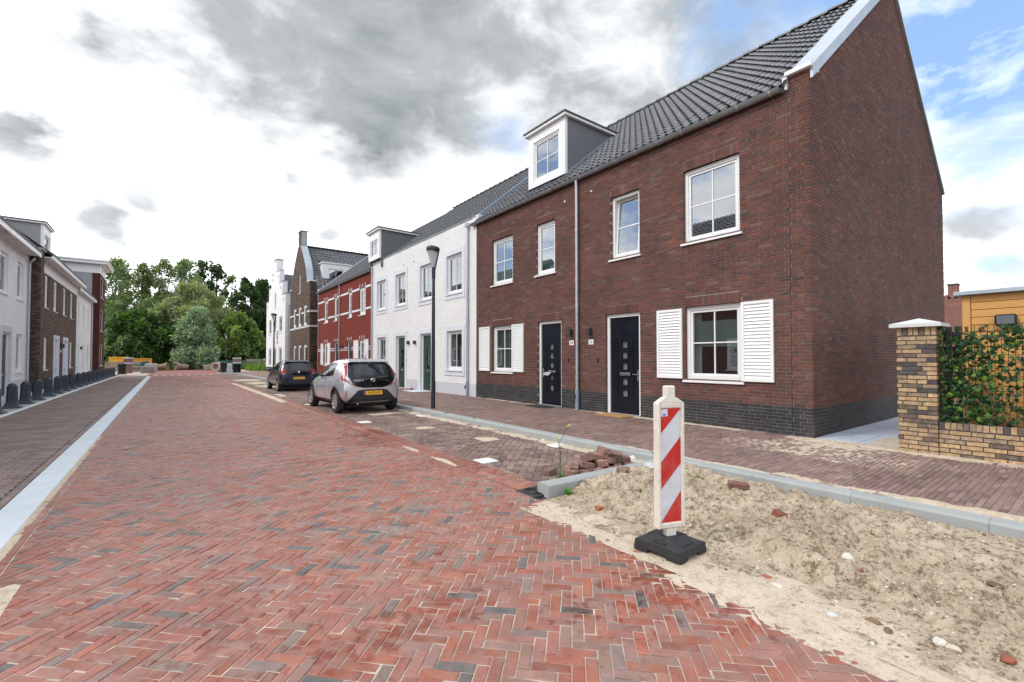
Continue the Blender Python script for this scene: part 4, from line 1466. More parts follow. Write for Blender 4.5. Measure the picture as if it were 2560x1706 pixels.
# ---- red house pair with white bands
H3 = empty('red_brick_house', (XF, 30.1, 0.12), 'red brick house with white stone bands, white shutters and grey roof', 'house')
hol3 = [(25.55, 26.58, 4.04, 5.57), (27.92, 28.62, 4.04, 5.57), (30.92, 31.6, 4.04, 5.57), (33.05, 34.0, 4.04, 5.57),
        (25.68, 26.55, 1.08, 2.60), (27.93, 28.78, 0.14, 2.60), (30.65, 31.58, 0.14, 2.60), (33.05, 33.95, 1.08, 2.60)]
stone = []
for h in hol3:
    w = (h[1] - h[0])
    for t in (0.06, 0.5, 0.94):
        c = h[0] + w * t
        stone.append((c - 0.035, c + 0.035, h[3] + 0.03, h[3] + 0.24))
BANDS3 = ((5.50, 5.62), (4.28, 4.40), (2.16, 2.22), (2.03, 2.09))
main, low = brick_wall(PF, 24.49, 35.6, ZB, ZB + 101 * COURSE, hol3, PAL_RED, plinth=(0.45, PAL_DARK), skip=stone, bands=BANDS3)
field(H3, 'brick', main, *B_RED, rest_name='brickwork')
field(H3, 'plinth_brick', low, *B_DARK, rest_name='plinth_brickwork')
backing(PF, H3, 24.48, 35.6, 0.0, 6.40, hol3, M['mortar_red'])
for b0, b1 in BANDS3:
    cuts = sorted((h[0], h[1]) for h in hol3 if h[2] < (b0 + b1) / 2 < h[3])
    cur = 24.49
    for c0, c1 in cuts + [(35.6, 36)]:
        MB(PF).box(cur, c0, -0.006, 0.1, b0 + 0.002, b1 - 0.006).build('stone_band', M['white_trim'], H3)
        cur = c1
for q in stone:
    MB(PF).box(q[0] + .003, q[1] - .003, -0.006, 0.1, q[2], q[3]).build('voussoir', M['white_trim'], H3)
for i, h in enumerate(hol3):
    if i in (5, 6):
        door(PF, H3, *h, M['charcoal'], 'ladder')
    else:
        window(PF, H3, *h, 2, 2, d=0.05, fw=0.095, sw=0.07)
for a, b in ((26.62, 27.45), (24.98, 25.62), (34.05, 34.7), (32.35, 33.0)):
    shutter(PF, H3, a, b, 1.09, 2.6, 20)
wall_lamp(PF, H3, 29.5, 2.26)
wall_lamp(PF, H3, 30.0, 2.26)
rz3 = lambda x: 6.42 + RZ * (x - 8.90)
RF3 = slab_roof(H3, [(8.86, 24.5, rz3(8.86)), (13.83, 24.5, rz3(13.83)), (13.83, 35.6, rz3(13.83)), (8.86, 35.6, rz3(8.86))], 0.12, M['roof_core'])
slab_roof(H3, [(13.83, 24.5, rz3(13.83)), (18.7, 24.5, 6.5), (18.7, 35.6, 6.5), (13.83, 35.6, rz3(13.83))], 0.12, M['roof_core'], 'rear_roof')
MB().box(18.4, 18.6, 24.5, 35.6, 0, 6.4).build('back_wall', M['mortar_red'], H3)
prof3 = [(8.94, 0.0), (18.6, 0.0), (18.6, 6.4), (13.83, 10.35), (8.94, 6.4)]
MB().extrude([(x, 35.4, z) for x, z in prof3], [(x, 35.6, z) for x, z in prof3]).build('gable_wall', M['mortar_red'], H3)
tiles(RF3, Vector((8.84, 35.4, rz3(8.84) + 0.01)), EUY, ES, EN, 54, 19, 0.2, 0.337)
gutter(H3, XF, 1, 24.55, 35.75, 6.35)
downpipe(H3, XF - 0.07, 30.2, 0.12, 6.30, boot=False, top=(XF - 0.085, 0))
up_strip(H3, 'verge_sheet', 35.3, 35.72, 8.85, 13.83, rz3, 0.06, 0.13, M['zinc_sheet'])
MB().bbox(XF - 0.03, XF + 0.2, 35.5, 35.72, 6.35, 6.62, 0.01).build('kneeler', M['white_trim'], H3)

# ---- umber house with the curved gable and chimney
H4 = empty('curved_gable_house', (XF, 41.66, 0.12), 'brown brick house with concave zinc-capped gable rising to a tall chimney', 'house')
ZC = [7.60, 7.68, 8.65, 9.63, 10.32, 10.98, 10.985, 12.22]
WL = [3.56, 2.78, 2.40, 1.75, 1.08, 0.46, 0.46, 0.46]
YM = 41.66


def lim4(z):
    if z < 7.60:
        return (YM - 3.56, YM + 3.56)
    w = float(np.interp(z, ZC, WL))
    return (YM - w, YM + w)


hol4 = [(42.77, 43.84, 4.22, 5.82), (40.92, 41.95, 4.22, 5.82), (39.06, 40.11, 4.22, 5.82),
        (42.70, 43.74, 1.0, 2.64), (40.88, 41.90, 1.0, 2.64), (38.95, 40.0, 1.0, 2.64), (41.32, 41.92, 7.05, 8.62)]
B4 = ((5.20, 5.335), (4.03, 4.16))
main, low = brick_wall(PF, YM - 3.56, YM + 3.56, ZB, 12.2, hol4, PAL_UMBER, lim=lim4, plinth=(0.45, PAL_DARK), bands=B4, corner=[('lo', 0)])
PS4 = sidewall(YM - 3.56)
m2, l2 = brick_wall(PS4, XF, 12.2, ZB, 7.0, [], PAL_UMBER_SHADE, plinth=(0.45, PAL_DARK), bands=B4, corner=[('lo', 1)])
m3, _ = brick_wall(PS4, XF, 9.36, 7.028, 7.59, [], PAL_UMBER_SHADE, corner=[('lo', 1)])
field(H4, 'brick', main + m2 + m3, *B_UMBER, rest_name='brickwork')
field(H4, 'plinth_brick', low + l2, *B_DARK, rest_name='plinth_brickwork')
backing(PF, H4, YM - 3.54, YM + 3.54, 0.0, 7.59, hol4, M['mortar_dark'])
pr = [(YM - w, z) for z, w in zip(ZC[1:], WL[1:])]
loop = [(YM - a, b) for a, b in ((2.76, 7.59), (2.40, 8.65), (1.75, 9.63), (1.08, 10.32), (0.44, 10.98), (0.44, 12.2))]
loop = loop + [(2 * YM - a, b) for a, b in loop[::-1]]
at = MB()
for (u0_, u1_) in ((None, hol4[6][0]), (hol4[6][1], None)):
    if u0_ is None:
        lp = [p for p in loop if p[0] <= YM + 1e-6] + [(YM, 12.2), (YM, 8.63), (u1_, 8.63), (u1_, 7.04), (u1_, 7.59)]
        lp = [p for p in loop if p[0] < YM] + [(YM, 12.2), (YM, 8.63), (u1_, 8.63), (u1_, 7.59)]
    else:
        lp = [(u0_, 7.59), (u0_, 8.63), (YM, 8.63), (YM, 12.2)] + [p for p in loop if p[0] > YM]
    at.extrude([(XF + 0.007, a, b) for a, b in lp], [(XF + 0.43, a, b) for a, b in lp])
at.build('gable_wall', M['mortar_dark'], H4)
MB(PS4).box(XF + 0.012, 18, 0.007, 0.25, 0, 7.0).box(XF + 0.012, 9.355, 0.007, 0.25, 7.001, 7.59).build('side_wall', M['mortar_dark'], H4)
for sgn in (-1, 1):
    zz = [7.68, 8.17, 8.65, 9.14, 9.63, 9.98, 10.32, 10.65, 10.98]
    for a, b in zip(zz[:-1], zz[1:]):
        wa, wb = float(np.interp(a, ZC, WL)), float(np.interp(b, ZC, WL))
        MB().extrude([(XF - 0.04, YM + sgn * wa, a), (XF + 0.47, YM + sgn * wa, a), (XF + 0.47, YM + sgn * (wa + 0.045), a + 0.02), (XF - 0.04, YM + sgn * (wa + 0.045), a + 0.02)],
                     [(XF - 0.04, YM + sgn * wb, b - .004), (XF + 0.47, YM + sgn * wb, b - .004), (XF + 0.47, YM + sgn * (wb + 0.045), b + 0.016), (XF - 0.04, YM + sgn * (wb + 0.045), b + 0.016)]).build('gable_capping', M['zinc_sheet'], H4)
    MB().box(XF - 0.05, XF + 0.48, *sorted((YM + sgn * 2.75, YM + sgn * 3.63)), 7.60, 7.68).build('shoulder_capping', M['white_trim'], H4)
    MB().box(XF + 0.02, XF + 0.47, *sorted((YM + sgn * 0.475, YM + sgn * 0.50)), 11.0, 12.2).build('chimney_cladding', M['concrete'], H4)
MB().bbox(XF - 0.05, XF + 0.52, YM - 0.53, YM + 0.53, 12.2, 12.27, 0.01).build('chimney_cap', M['charcoal'], H4)
for b0, b1 in B4:
    cuts = sorted((h[0], h[1]) for h in hol4 if h[2] < (b0 + b1) / 2 < h[3])
    cur = YM - 3.56
    for c0, c1 in cuts + [(YM + 3.56, 50)]:
        MB(PF).box(cur, c0, -0.008, 0.1, b0 + 0.002, b1 - 0.006).build('stone_band', M['white_trim'], H4)
        cur = c1
    MB(PS4).box(XF - 0.008, 12.2, -0.008, 0.1, b0 + 0.0025, b1 - 0.0065).build('stone_band', M['white_trim'], H4)
for h in hol4[:3]:
    window(PF, H4, *h, 1, 2, d=0.04, fw=0.12, sw=0.09)
for h in hol4[3:6]:
    window(PF, H4, *h, 1, 1, d=0.04, fw=0.12, sw=0.09)
window(PF, H4, *hol4[6], 1, 1, d=0.06)
r4 = (11.05 - 6.9) / 3.75
RF4 = slab_roof(H4, [(XF + 0.44, YM, 11.0), (18.2, YM, 11.0), (18.2, YM - 3.7, 6.95), (XF + 0.44, YM - 3.7, 6.95)], 0.12, M['roof_core'])
slab_roof(H4, [(XF + 0.44, YM, 11.0), (XF + 0.44, YM + 3.7, 6.95), (18.2, YM + 3.7, 6.95), (18.2, YM, 11.0)], 0.12, M['roof_core'], 'rear_roof')
t4 = math.atan2(4.05, 3.7)
rz4 = lambda y: 6.95 + (y - (YM - 3.7)) * 4.05 / 3.7
hole4 = lambda u, s: (9.95 < XF + 0.5 + u < 12.35) and (39.3 < YM - 3.7 + s * math.cos(t4) < 40.6)
tiles(RF4, Vector((XF + 0.5, YM - 3.72, 6.95)), Vector((1, 0, 0)), Vector((0, math.cos(t4), math.sin(t4))), Vector((0, -math.sin(t4), math.cos(t4))), 28, 16, 0.31, 0.342, limit=150, holes=[hole4])
MB().tube([(XF + 0.45, YM, 11.06), (18.2, YM, 11.06)], 0.12, 8).build('ridge', B_TILE[1], RF4)
PD4 = sidewall(38.9)
dh = (10.5, 11.75, 7.88, 8.9)
d4 = MB(PD4)
dm4 = backing(PD4, H4, 10.05, 12.35, 7.75, 9.3, [dh], M['white_paint'], 0, 0.1, 0.0, 'dormer')
MB(PD4).box(10.06, 10.14, 0.101, 1.55, 7.3, 9.3).box(12.26, 12.34, 0.101, 1.55, 7.3, 9.3).build('dormer_cheek', M['white_paint'], dm4)
MB(PD4).box(9.97, 12.43, -0.09, 1.6, 9.301, 9.40).build('dormer_roof', M['white_trim'], dm4)
window(PD4, dm4, *dh, 2, 1, sill=False, d=0.03, fw=0.05)
gutter_y = YM - 3.62
smooth_by_angle(MB().tube([(XF + 0.6, gutter_y - 0.03, 0.12), (XF + 0.6, gutter_y - 0.03, 6.9)], 0.04, 10).build('downpipe', M['zinc'], H4))

# ---- black slatted gate in the gap beside it
GT = empty('black_gate', (9.6, 36.8, 0.12), 'black slatted gate between red house and curved gable house', 'gate')
for i in range(14):
    MB().box(9.58, 9.61, 35.66, 38.05, 0.2 + i * 0.155, 0.2 + i * 0.155 + 0.125).build('slat', M['black_paint'], GT)
for y in (35.7, 36.85, 38.0):
    MB().box(9.611, 9.67, y - 0.04, y + 0.04, 0.1, 2.42).build('post', M['black_paint'], GT)
MB().bbox(9.53, 9.579, 37.0, 37.03, 1.1, 1.3, 0.004).build('handle', M['chrome'], GT)

# ---- white house with the stepped gable
H5 = empty('stepped_gable_house', (XF, 52.4, 0.12), 'white plastered house with stepped gable and iron wall anchors', 'house')
YS = 52.4
hol5 = [(54.4, 55.95, 4.12, 5.68), (51.7, 53.1, 4.12, 5.68), (48.85, 50.35, 4.12, 5.68), (54.4, 55.95, 0.75, 2.63), (51.7, 53.1, 0.75, 2.63), (48.85, 50.35, 0.75, 2.63)]
backing(PF, H5, YS - 5.05, YS + 5.05, 0.65, 6.6, hol5, M['plaster_white'], 0, 0.25, 0, 'front_wall')
hat = (51.95, 52.85, 6.8, 8.3)
backing(PF, H5, YS - 5.05, YS + 5.05, 6.602, 7.72, [(hat[0], hat[1], 6.8, 7.73)], M['plaster_white'], 0, 0.44, 0, 'front_wall')
backing(PF, H5, YS - 3.62, YS + 3.62, 7.722, 9.06, [(hat[0], hat[1], 7.7, 8.3)], M['plaster_white'], 0, 0.44, 0, 'gable_step')
MB(PF).box(YS - 2.14, YS + 2.14, 0, 0.44, 9.062, 10.36).build('gable_step', M['plaster_white'], H5)
MB(PF).box(YS - 0.66, YS + 0.66, 0, 0.60, 10.362, 11.65).build('chimney', M['plaster_white'], H5)
for w, z in ((5.05, 7.722), (3.62, 9.062), (2.14, 10.362)):
    n_ = {5.05: 3.62, 3.62: 2.14, 2.14: 0.66}[w]
    for sgn in (-1, 1):
        a, b = sorted((YS + sgn * (w + 0.05), YS + sgn * (n_ + 0.004)))
        MB(PF).box(a, b, -0.05, 0.49, z, z + 0.06).build('step_capping', M['zinc'], H5)
        u = YS + sgn * (w + n_) / 2
        MB(PF).extrude([(u, -0.001, z - 0.72), (u + 0.05, -0.001, z - 0.55), (u, -0.001, z - 0.36), (u - 0.05, -0.001, z - 0.55)],
                       [(u, -0.03, z - 0.72), (u + 0.05, -0.03, z - 0.55), (u, -0.03, z - 0.36), (u - 0.05, -0.03, z - 0.55)]).build('wall_anchor', M['black_paint'], H5)
MB(PF).box(YS - 0.72, YS + 0.72, -0.06, 0.66, 11.652, 11.72).build('chimney_cap', M['charcoal'], H5)
MB(PF).box(YS - 5.05, YS + 5.05, -0.02, 0.25, 0.0, 0.648).build('plinth', M['charcoal'], H5)
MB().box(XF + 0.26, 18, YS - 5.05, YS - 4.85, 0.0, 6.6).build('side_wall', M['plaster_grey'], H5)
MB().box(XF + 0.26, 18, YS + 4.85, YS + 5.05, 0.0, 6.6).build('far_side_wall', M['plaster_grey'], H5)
for h in hol5:
    window(PF, H5, *h, 2, 2, d=0.05, sill_mat=M['white_trim'])
window(PF, H5, *hat, 1, 1, d=0.05, sill_mat=M['white_trim'])
RF5 = slab_roof(H5, [(XF + 0.45, YS, 10.3), (18, YS, 10.3), (18, YS - 5.1, 6.5), (XF + 0.45, YS - 5.1, 6.5)], 0.12, M['roof_core'])
slab_roof(H5, [(XF + 0.45, YS, 10.3), (XF + 0.45, YS + 5.1, 6.5), (18, YS + 5.1, 6.5), (18, YS, 10.3)], 0.12, M['roof_core'], 'rear_roof')
t5 = math.atan2(3.8, 5.1)
tiles(RF5, Vector((XF + 0.5, YS - 5.12, 6.5)), Vector((1, 0, 0)), Vector((0, math.cos(t5), math.sin(t5))), Vector((0, -math.sin(t5), math.cos(t5))), 24, 18, 0.32, 0.353, limit=0)
smooth_by_angle(MB().tube([(XF + 0.35, YS - 5.12, 0.12), (XF + 0.35, YS - 5.12, 6.5)], 0.04, 8).build('downpipe', M['zinc'], H5))
# cloth banner on the stepped gable house
fl = []
for i in range(9):
    for j in range(13):
        u, t = i / 8, j / 12
        fl.append((XF - 0.12 - 0.05 * math.sin(t * 5 + u * 3), 50.75 + u * 0.62 + 0.12 * math.sin(t * 3.4), 4.45 - t * 1.35 + 0.06 * math.sin(u * 3)))
bn = mesh_obj('banner', fl, [(i * 13 + j, (i + 1) * 13 + j, (i + 1) * 13 + j + 1, i * 13 + j + 1) for i in range(8) for j in range(12)], plain('banner_cloth', (0.78, 0.74, 0.76), 0.85, 0.06, 6), None, True)
so = bn.modifiers.new('thick', 'SOLIDIFY')
so.thickness = 0.006
tag(bn, 'white cloth banner hanging on the front of the stepped gable house', 'banner')

# ------------------------------------------------------------------ left-hand row
XL = -5.0
PL = facade(XL, -1)


def left_eave(root, Xe, Xw, y0, y1, z, fas=0.20, rafters=False):
    """overhanging white eave on the left row, gutter board in front"""
    MB().box(Xe - 0.02, Xe + 0.05, y0, y1, z, z + fas).build('fascia', M['white_paint'], root)
    MB().box(Xw - 0.02, Xe - 0.021, y0, y1, z + 0.06, z + 0.10).build('soffit', M['white_paint'], root)
    MB().box(Xe - 0.015, Xe + 0.075, y0 - 0.02, y1 + 0.02, z + fas + 0.001, z + fas + 0.035).build('gutter_edge', M['charcoal'], root)
    if rafters:
        n = int((y1 - y0) / 0.62)
        for i in range(n):
            y = y0 + 0.2 + i * 0.62
            MB().box(Xw - 0.01, Xe - 0.025, y, y + 0.07, z - 0.04, z + 0.058).build('rafter', M['white_paint'], root)


def left_roof(root, Xe, y0, y1, z, zr=10.3, depth=4.9):
    r = slab_roof(root, [(Xe, y0, z), (Xe, y1, z), (Xe - depth, y1, zr), (Xe - depth, y0, zr)], 0.1, M['roof_core'])
    slab_roof(root, [(Xe - depth, y0, zr), (Xe - depth, y1, zr), (Xe - 2 * depth, y1, z), (Xe - 2 * depth, y0, z)], 0.1, M['roof_core'], 'rear_roof')
    a = math.atan2(zr - z, depth)
    ln = math.hypot(zr - z, depth)
    ns = int(ln / 0.34)
    nu = int((y1 - y0) / 0.3)
    tiles(r, Vector((Xe, y0, z + 0.01)), Vector((0, 1, 0)), Vector((-math.cos(a), 0, math.sin(a))), Vector((math.sin(a), 0, math.cos(a))), nu, ns, (y1 - y0) / nu, ln / ns, limit=0)
    return r


def close_left(root, y0, y1, z, mat, Xw=None, zr=None):
    Xw = XL if Xw is None else Xw
    MB().box(Xw - 9.6, Xw - 9.4, y0, y1, 0, z).build('back_wall', mat, root)
    pf = [(Xw - 0.26, 0), (Xw - 9.4, 0), (Xw - 9.4, z)] + ([(Xw - 4.8, zr)] if zr else []) + [(Xw - 0.26, z)]
    for yy in (y0 + 0.0, y1 - 0.2):
        MB().extrude([(a, yy, b) for a, b in pf], [(a, yy + 0.2, b) for a, b in pf]).build('end_wall', mat, root)


# white painted house, left
A1 = empty('white_brick_house', (XL, 27, 0.02), 'white painted brick house with deep raftered eave behind the nearest bollards', 'house')
holA = [(27.75, 28.75, 0.97, 2.56), (25.58, 26.72, 0.05, 2.55), (25.22, 26.32, 4.04, 5.59), (27.72, 28.72, 4.04, 5.59)]
surA = (25.36, 26.94, 0.0, 2.80)
main, _ = brick_wall(PL, 24.0, 29.7, 0.62, 6.12, holA + [surA], PAL_WHITE)
field(A1, 'brick', main, *B_WHITE, rest_name='brickwork')
backing(PL, A1, 24.0, 29.7, 0.0, 6.15, holA, M['mortar_white'], 0.0035)
for a, b in ((24.0, surA[0]), (surA[1], 29.7)):
    MB(PL).box(a, b, -0.015, 0.006, 0.0, 0.61).build('plinth', M['plaster_grey'], A1)
hd = holA[1]
mb = MB(PL).box(surA[0], hd[0], -0.03, 0.1, 0, 2.8).box(hd[1], surA[1], -0.03, 0.1, 0, 2.8).box(hd[0], hd[1], -0.03, 0.1, hd[3], 2.8)
mb.build('surround', M['plaster_grey'], A1)
door(PL, A1, *hd, M['charcoal'], 'ladder', d=0.05)
for i, h in enumerate(holA):
    if h[2] > 0.5:
        window(PL, A1, *h, 1, 1, d=0.06, curtain=(i in (0, 2)), sill_mat=M['white_trim'])
left_eave(A1, -4.58, XL, 24.0, 29.25, 6.06, 0.19, True)
left_roof(A1, -4.56, 24.0, 29.6, 6.27)
close_left(A1, 24.0, 29.7, 6.2, M['mortar_white'], zr=10.0)
pp = downpipe(A1, -4.93, 29.45, 0.05, 6.08, s=-1, boot=False, top=(-4.75, 0))

# brick house before it, seen in the window reflections opposite
A0 = empty('russet_brick_house', (XL, 16, 0.02), 'russet brick house opposite, mirrored in the windows of the brown house', 'house')
hol = []
for k in range(3):
    y = 22.6 - k * 5.2
    hol += [(y - 1.0, y + 0.1, 0.97, 2.56), (y - 1.0, y + 0.1, 4.04, 5.59), (y - 3.2, y - 2.1, 4.04, 5.59), (y - 3.2, y - 2.1, 0.05, 2.55)]
main, _ = brick_wall(PL, 8.0, 23.95, 0.02, 6.1, hol, PAL_BROWN)
field(A0, 'brick', main, *B_BROWN, rest_name='brickwork')
backing(PL, A0, 8.0, 23.95, 0.0, 6.15, hol, M['mortar_brown'])
for i, h in enumerate(hol):
    if h[2] > 0.5:
        window(PL, A0, *h, 1, 2, d=0.06)
    else:
        door(PL, A0, *h, M['charcoal'], 'ladder', d=0.05)
left_eave(A0, -4.58, XL, 8.0, 23.95, 6.06, 0.19)
left_roof(A0, -4.56, 8.0, 23.95, 6.27)
close_left(A0, 8.0, 23.95, 6.2, M['mortar_brown'], zr=10.0)

# brown house behind the brick pier
A2 = empty('brown_brick_house', (-4.8, 36, 0.02), 'dark brown brick house with white frieze and pale blue doors behind a brick pier', 'house')
XA2 = -4.8
PL2 = facade(XA2, -1)
hol = [(31.86, 32.6, 4.06, 5.66), (34.05, 35.02, 4.06, 5.66), (36.9, 37.8, 4.06, 5.66), (39.38, 40.35, 4.06, 5.66),
       (31.86, 32.66, 0.98, 2.60), (39.42, 40.38, 0.98, 2.60), (34.45, 35.6, 0.05, 2.58), (37.3, 38.45, 0.05, 2.58)]
srr = [(34.22, 35.82, 0.0, 2.78), (37.06, 38.68, 0.0, 2.78)]
main, low = brick_wall(PL2, 30.42, 41.9, 0.02, 5.70, hol + srr, PAL_UMBER, plinth=(0.55, PAL_DARK))
pier_s, pl_ = brick_wall(sidewall(29.74), -5.35, -4.62, 0.02, 6.5, [], PAL_UMBER_SHADE, plinth=(0.35, PAL_DARK), corner=[('hi', 0)])
pier_f, pl2_ = brick_wall(facade(-4.62, -1), 29.74, 30.42, 0.02, 6.5, [], PAL_UMBER, plinth=(0.35, PAL_DARK), corner=[('lo', 1)])
field(A2, 'brick', main + pier_s + pier_f, *B_UMBER, rest_name='brickwork')
field(A2, 'plinth_brick', low + pl_ + pl2_, *B_DARK, rest_name='plinth_brickwork')
backing(PL2, A2, 30.42, 41.9, 0.0, 6.25, hol, M['mortar_dark'])
MB().box(-5.34, -4.63, 29.75, 30.41, 0, 6.48).build('pier', M['mortar_dark'], A2)
MB().bbox(-5.4, -4.55, 29.68, 30.48, 6.5, 6.60, 0.01).build('pier_cap', M['concrete'], A2)
MB(PL2).box(30.42, 41.9, -0.03, 0.006, 5.71, 6.25).build('frieze', M['white_paint'], A2)
for h, s_ in zip(hol[6:], srr):
    MB(PL2).box(s_[0], h[0], -0.03, 0.1, 0, s_[3]).box(h[1], s_[1], -0.03, 0.1, 0, s_[3]).box(h[0], h[1], -0.03, 0.1, h[3], s_[3]).build('surround', M['surround'], A2)
    door(PL2, A2, *h, M['surround'], 'plain', d=0.05, frame_mat=M['surround'])
for h in hol[:6]:
    window(PL2, A2, *h, 1, 2, d=0.04, fw=0.11, sw=0.08)
for u in (36.15, 36.75):
    wall_lamp(PL2, A2, u, 2.25, 0.14)
for num, u in (('1', 36.2), ('3', 36.7)):
    MB(PL2).box(u - 0.06, u + 0.06, -0.012, -0.002, 1.86, 2.02).build('number_plate', M['number_plate'], A2)
left_eave(A2, -4.38, XA2, 30.45, 42.0, 6.22, 0.2)
left_roof(A2, -4.36, 30.45, 42.0, 6.44, 10.4)
close_left(A2, 30.45, 41.9, 6.3, M['mortar_dark'], XA2, 10.1)
downpipe(A2, -4.72, 30.62, 0.05, 6.2, s=-1, boot=False, top=(-4.5, 0))
rzA = lambda x: 6.44 + (-4.36 - x) * (10.4 - 6.44) / 4.9
dormer(A2, -1, -4.95, 32.2, 34.1, 6.95, 8.22, rzA, M['dormer_side_light'], 1, 1)

# white house further on
A3 = empty('white_brick_house', (XL, 47, 0.02), 'small white painted house between dark brown house and oxblood tower', 'house')
hol = [(44.1, 44.95, 3.96, 5.52), (46.7, 47.6, 3.96, 5.52), (49.1, 50.1, 3.96, 5.52), (44.1, 45.0, 0.05, 2.55), (46.7, 47.7, 0.05, 2.55), (49.1, 50.15, 0.9, 2.55)]
main, _ = brick_wall(PL, 42.0, 51.58, 0.02, 6.2, hol, PAL_WHITE)
field(A3, 'brick', main, *B_WHITE, rest_name='brickwork')
backing(PL, A3, 42.0, 51.58, 0.0, 6.22, hol, M['mortar_white'], 0.0035)
for i, h in enumerate(hol):
    if h[2] > 0.5:
        window(PL, A3, *h, 1, 2, d=0.06)
    else:
        door(PL, A3, *h, M['surround'], 'plain', d=0.05)
wall_lamp(PL, A3, 45.7, 2.3, 0.14)
left_eave(A3, -4.7, XL, 42.05, 51.4, 6.16, 0.18, True)
left_roof(A3, -4.68, 42.05, 51.4, 6.36)
close_left(A3, 42.05, 51.5, 6.3, M['mortar_white'], zr=10.0)
downpipe(A3, -4.92, 42.3, 0.05, 6.15, s=-1, boot=False)
downpipe(A3, -4.92, 51.3, 0.05, 6.15, s=-1, boot=False)

# oxblood tower house with the white cornice
A4 = empty('oxblood_tower_house', (-4.5, 53.5, 0.02), 'narrow dark red brick tower house with wide white cornice at row end', 'house')
XT = -4.5
PT = facade(XT, -1)
hol = []
for z0_, z1_ in ((0.95, 2.5), (3.9, 5.5), (6.77, 8.2)):
    hol += [(52.05, 52.75, z0_, z1_), (53.4, 54.3, z0_, z1_)]
main, low = brick_wall(PT, 51.6, 55.6, 0.02, 8.7, hol, PAL_OXBLOOD, corner=[('lo', 0)])
ms, ls = brick_wall(sidewall(51.6), -5.0, XT, 0.02, 8.7, [], PAL_OXBLOOD, corner=[('hi', 1)])
field(A4, 'brick', main + ms, *B_RED, rest_name='brickwork')
backing(PT, A4, 51.62, 55.6, 0.0, 8.7, hol, M['mortar_red'])
MB().box(-4.98, XT - 0.251, 51.607, 51.8, 0, 8.7).build('side_return', M['mortar_red'], A4)
MB().box(-10, -4.981, 51.61, 51.8, 0, 8.7).build('side_wall', M['dormer_side_light'], A4)
MB().box(-10, -4.76, 55.4, 55.6, 0, 8.7).build('far_side_wall', M['mortar_red'], A4)
MB().box(-10, XT + 0.01, 51.59, 55.62, 8.701, 9.42).build('frieze', M['white_paint'], A4)
MB().bbox(-10.4, XT + 0.50, 51.1, 56.1, 9.421, 9.62, 0.02).build('cornice', M['white_paint'], A4)
MB().bbox(-10.4, XT + 0.58, 51.02, 56.18, 9.622, 9.76, 0.02).build('cornice_top', M['white_trim'], A4)
MB().box(XT + 0.01, XT + 0.03, 52.6, 53.0, 8.95, 9.12).build('vent_slot', M['charcoal'], A4)
for h in hol:
    window(PT, A4, *h, 1, 2, d=0.05)
    for t in (0.5,):
        c = (h[0] + h[1]) / 2
        MB(PT).box(c - 0.05, c + 0.05, -0.008, 0.05, h[3] + 0.01, h[3] + 0.28).build('keystone', M['white_trim'], A4)
# ------------------------------------------------------------------ garden edge at the right: pier, low wall, fence, ivy, shed
M['mortar_grey'] = plain('mortar_grey', (0.10, 0.09, 0.08), 0.95, 0.15, 5, 0.5, 140)
M['cap_stone'] = plain('cap_stone', (0.60, 0.61, 0.60), 0.7, 0.04, 2.5, 0.15, 120)


def wood_mat(name, a, b):
    m, g = newmat(name)
    oi = g.n('ShaderNodeObjectInfo')
    pos = g.n('ShaderNodeNewGeometry').outputs['Position']
    mp = g.n('ShaderNodeMapping')
    g.set(mp, 0, g.vmath('ADD', pos, g.vmath('MULTIPLY', oi.outputs['Random'], (7.0, 3.0, 5.0)) if False else pos))
    mp.inputs['Scale'].default_value = (3, 1.2, 16)
    n1 = g.noise(mp.outputs[0], 4, 6, 0.6, 1.2)
    n2 = g.noise(pos, 3.2, 2, 0.4, 0.2)
    c = g.mix(g.ramp(n1, [(0.3, 0), (0.7, 1)]), a, b)
    k = g.n('ShaderNodeTexVoronoi')
    g.set(k, 'Vector', pos)
    k.inputs['Scale'].default_value = 3.1
    c = g.mix(g.ramp(k.outputs['Distance'], [(0.03, 0.85), (0.09, 0.0)]), c, (0.12, 0.05, 0.015))
    v = g.math('ADD', 0.85, g.math('MULTIPLY', oi.outputs['Random'], 0.3))
    c = g.mix(1.0, c, g.mix(v, (0, 0, 0), (1, 1, 1)), 'MULTIPLY')
    return finish(m, g, principled(g, Base_Color=c, Roughness=0.6, Specular_IOR_Level=0.3), n1, 0.003, 0.4)


M['wood'] = wood_mat('wood', (0.68, 0.37, 0.13), (0.53, 0.26, 0.075))

XP = 8.75
GP = empty('brick_pier', (XP + 0.2, 1.82, 0.14), 'mottled yellow brick gate pier with pale pyramid cap beside alley', 'pier')
PPf, PPs = facade(XP, 1), sidewall(1.60)
m1, _ = brick_wall(PPf, 1.60, 2.045, 0.13, 1.84, [], PAL_YELLOW, corner=[('lo', 0)], course=0.0634, bl=0.2225, bj=0.0135)
m2, _ = brick_wall(PPs, XP, XP + 0.42, 0.13, 1.84, [], PAL_YELLOW, corner=[('lo', 1)], course=0.0634, bl=0.2225, bj=0.0135)
m3, _ = brick_wall(sidewall(2.045, -1), XP + 0.1, XP + 0.42, 0.13, 1.84, [], PAL_YELLOW, course=0.0634, bl=0.2225, bj=0.0135)
for k in range(7):
    u = 1.60 + k * 0.0636
    m1.append(brick_piece(PPf, u + .004, u + 0.0555, 1.848, 1.965, pick(PAL_YELLOW)))
for k in range(5):
    u = XP + 0.11 + k * 0.0625
    m2.append(brick_piece(PPs, u + .004, u + 0.0545, 1.848, 1.965, pick(PAL_YELLOW)))
field(GP, 'brick', m1 + m2 + m3, *B_YELLOW, rest_name='brickwork')
MB().box(XP + 0.01, XP + 0.41, 1.61, 2.035, 0.1, 1.966).build('core', M['mortar_grey'], GP)
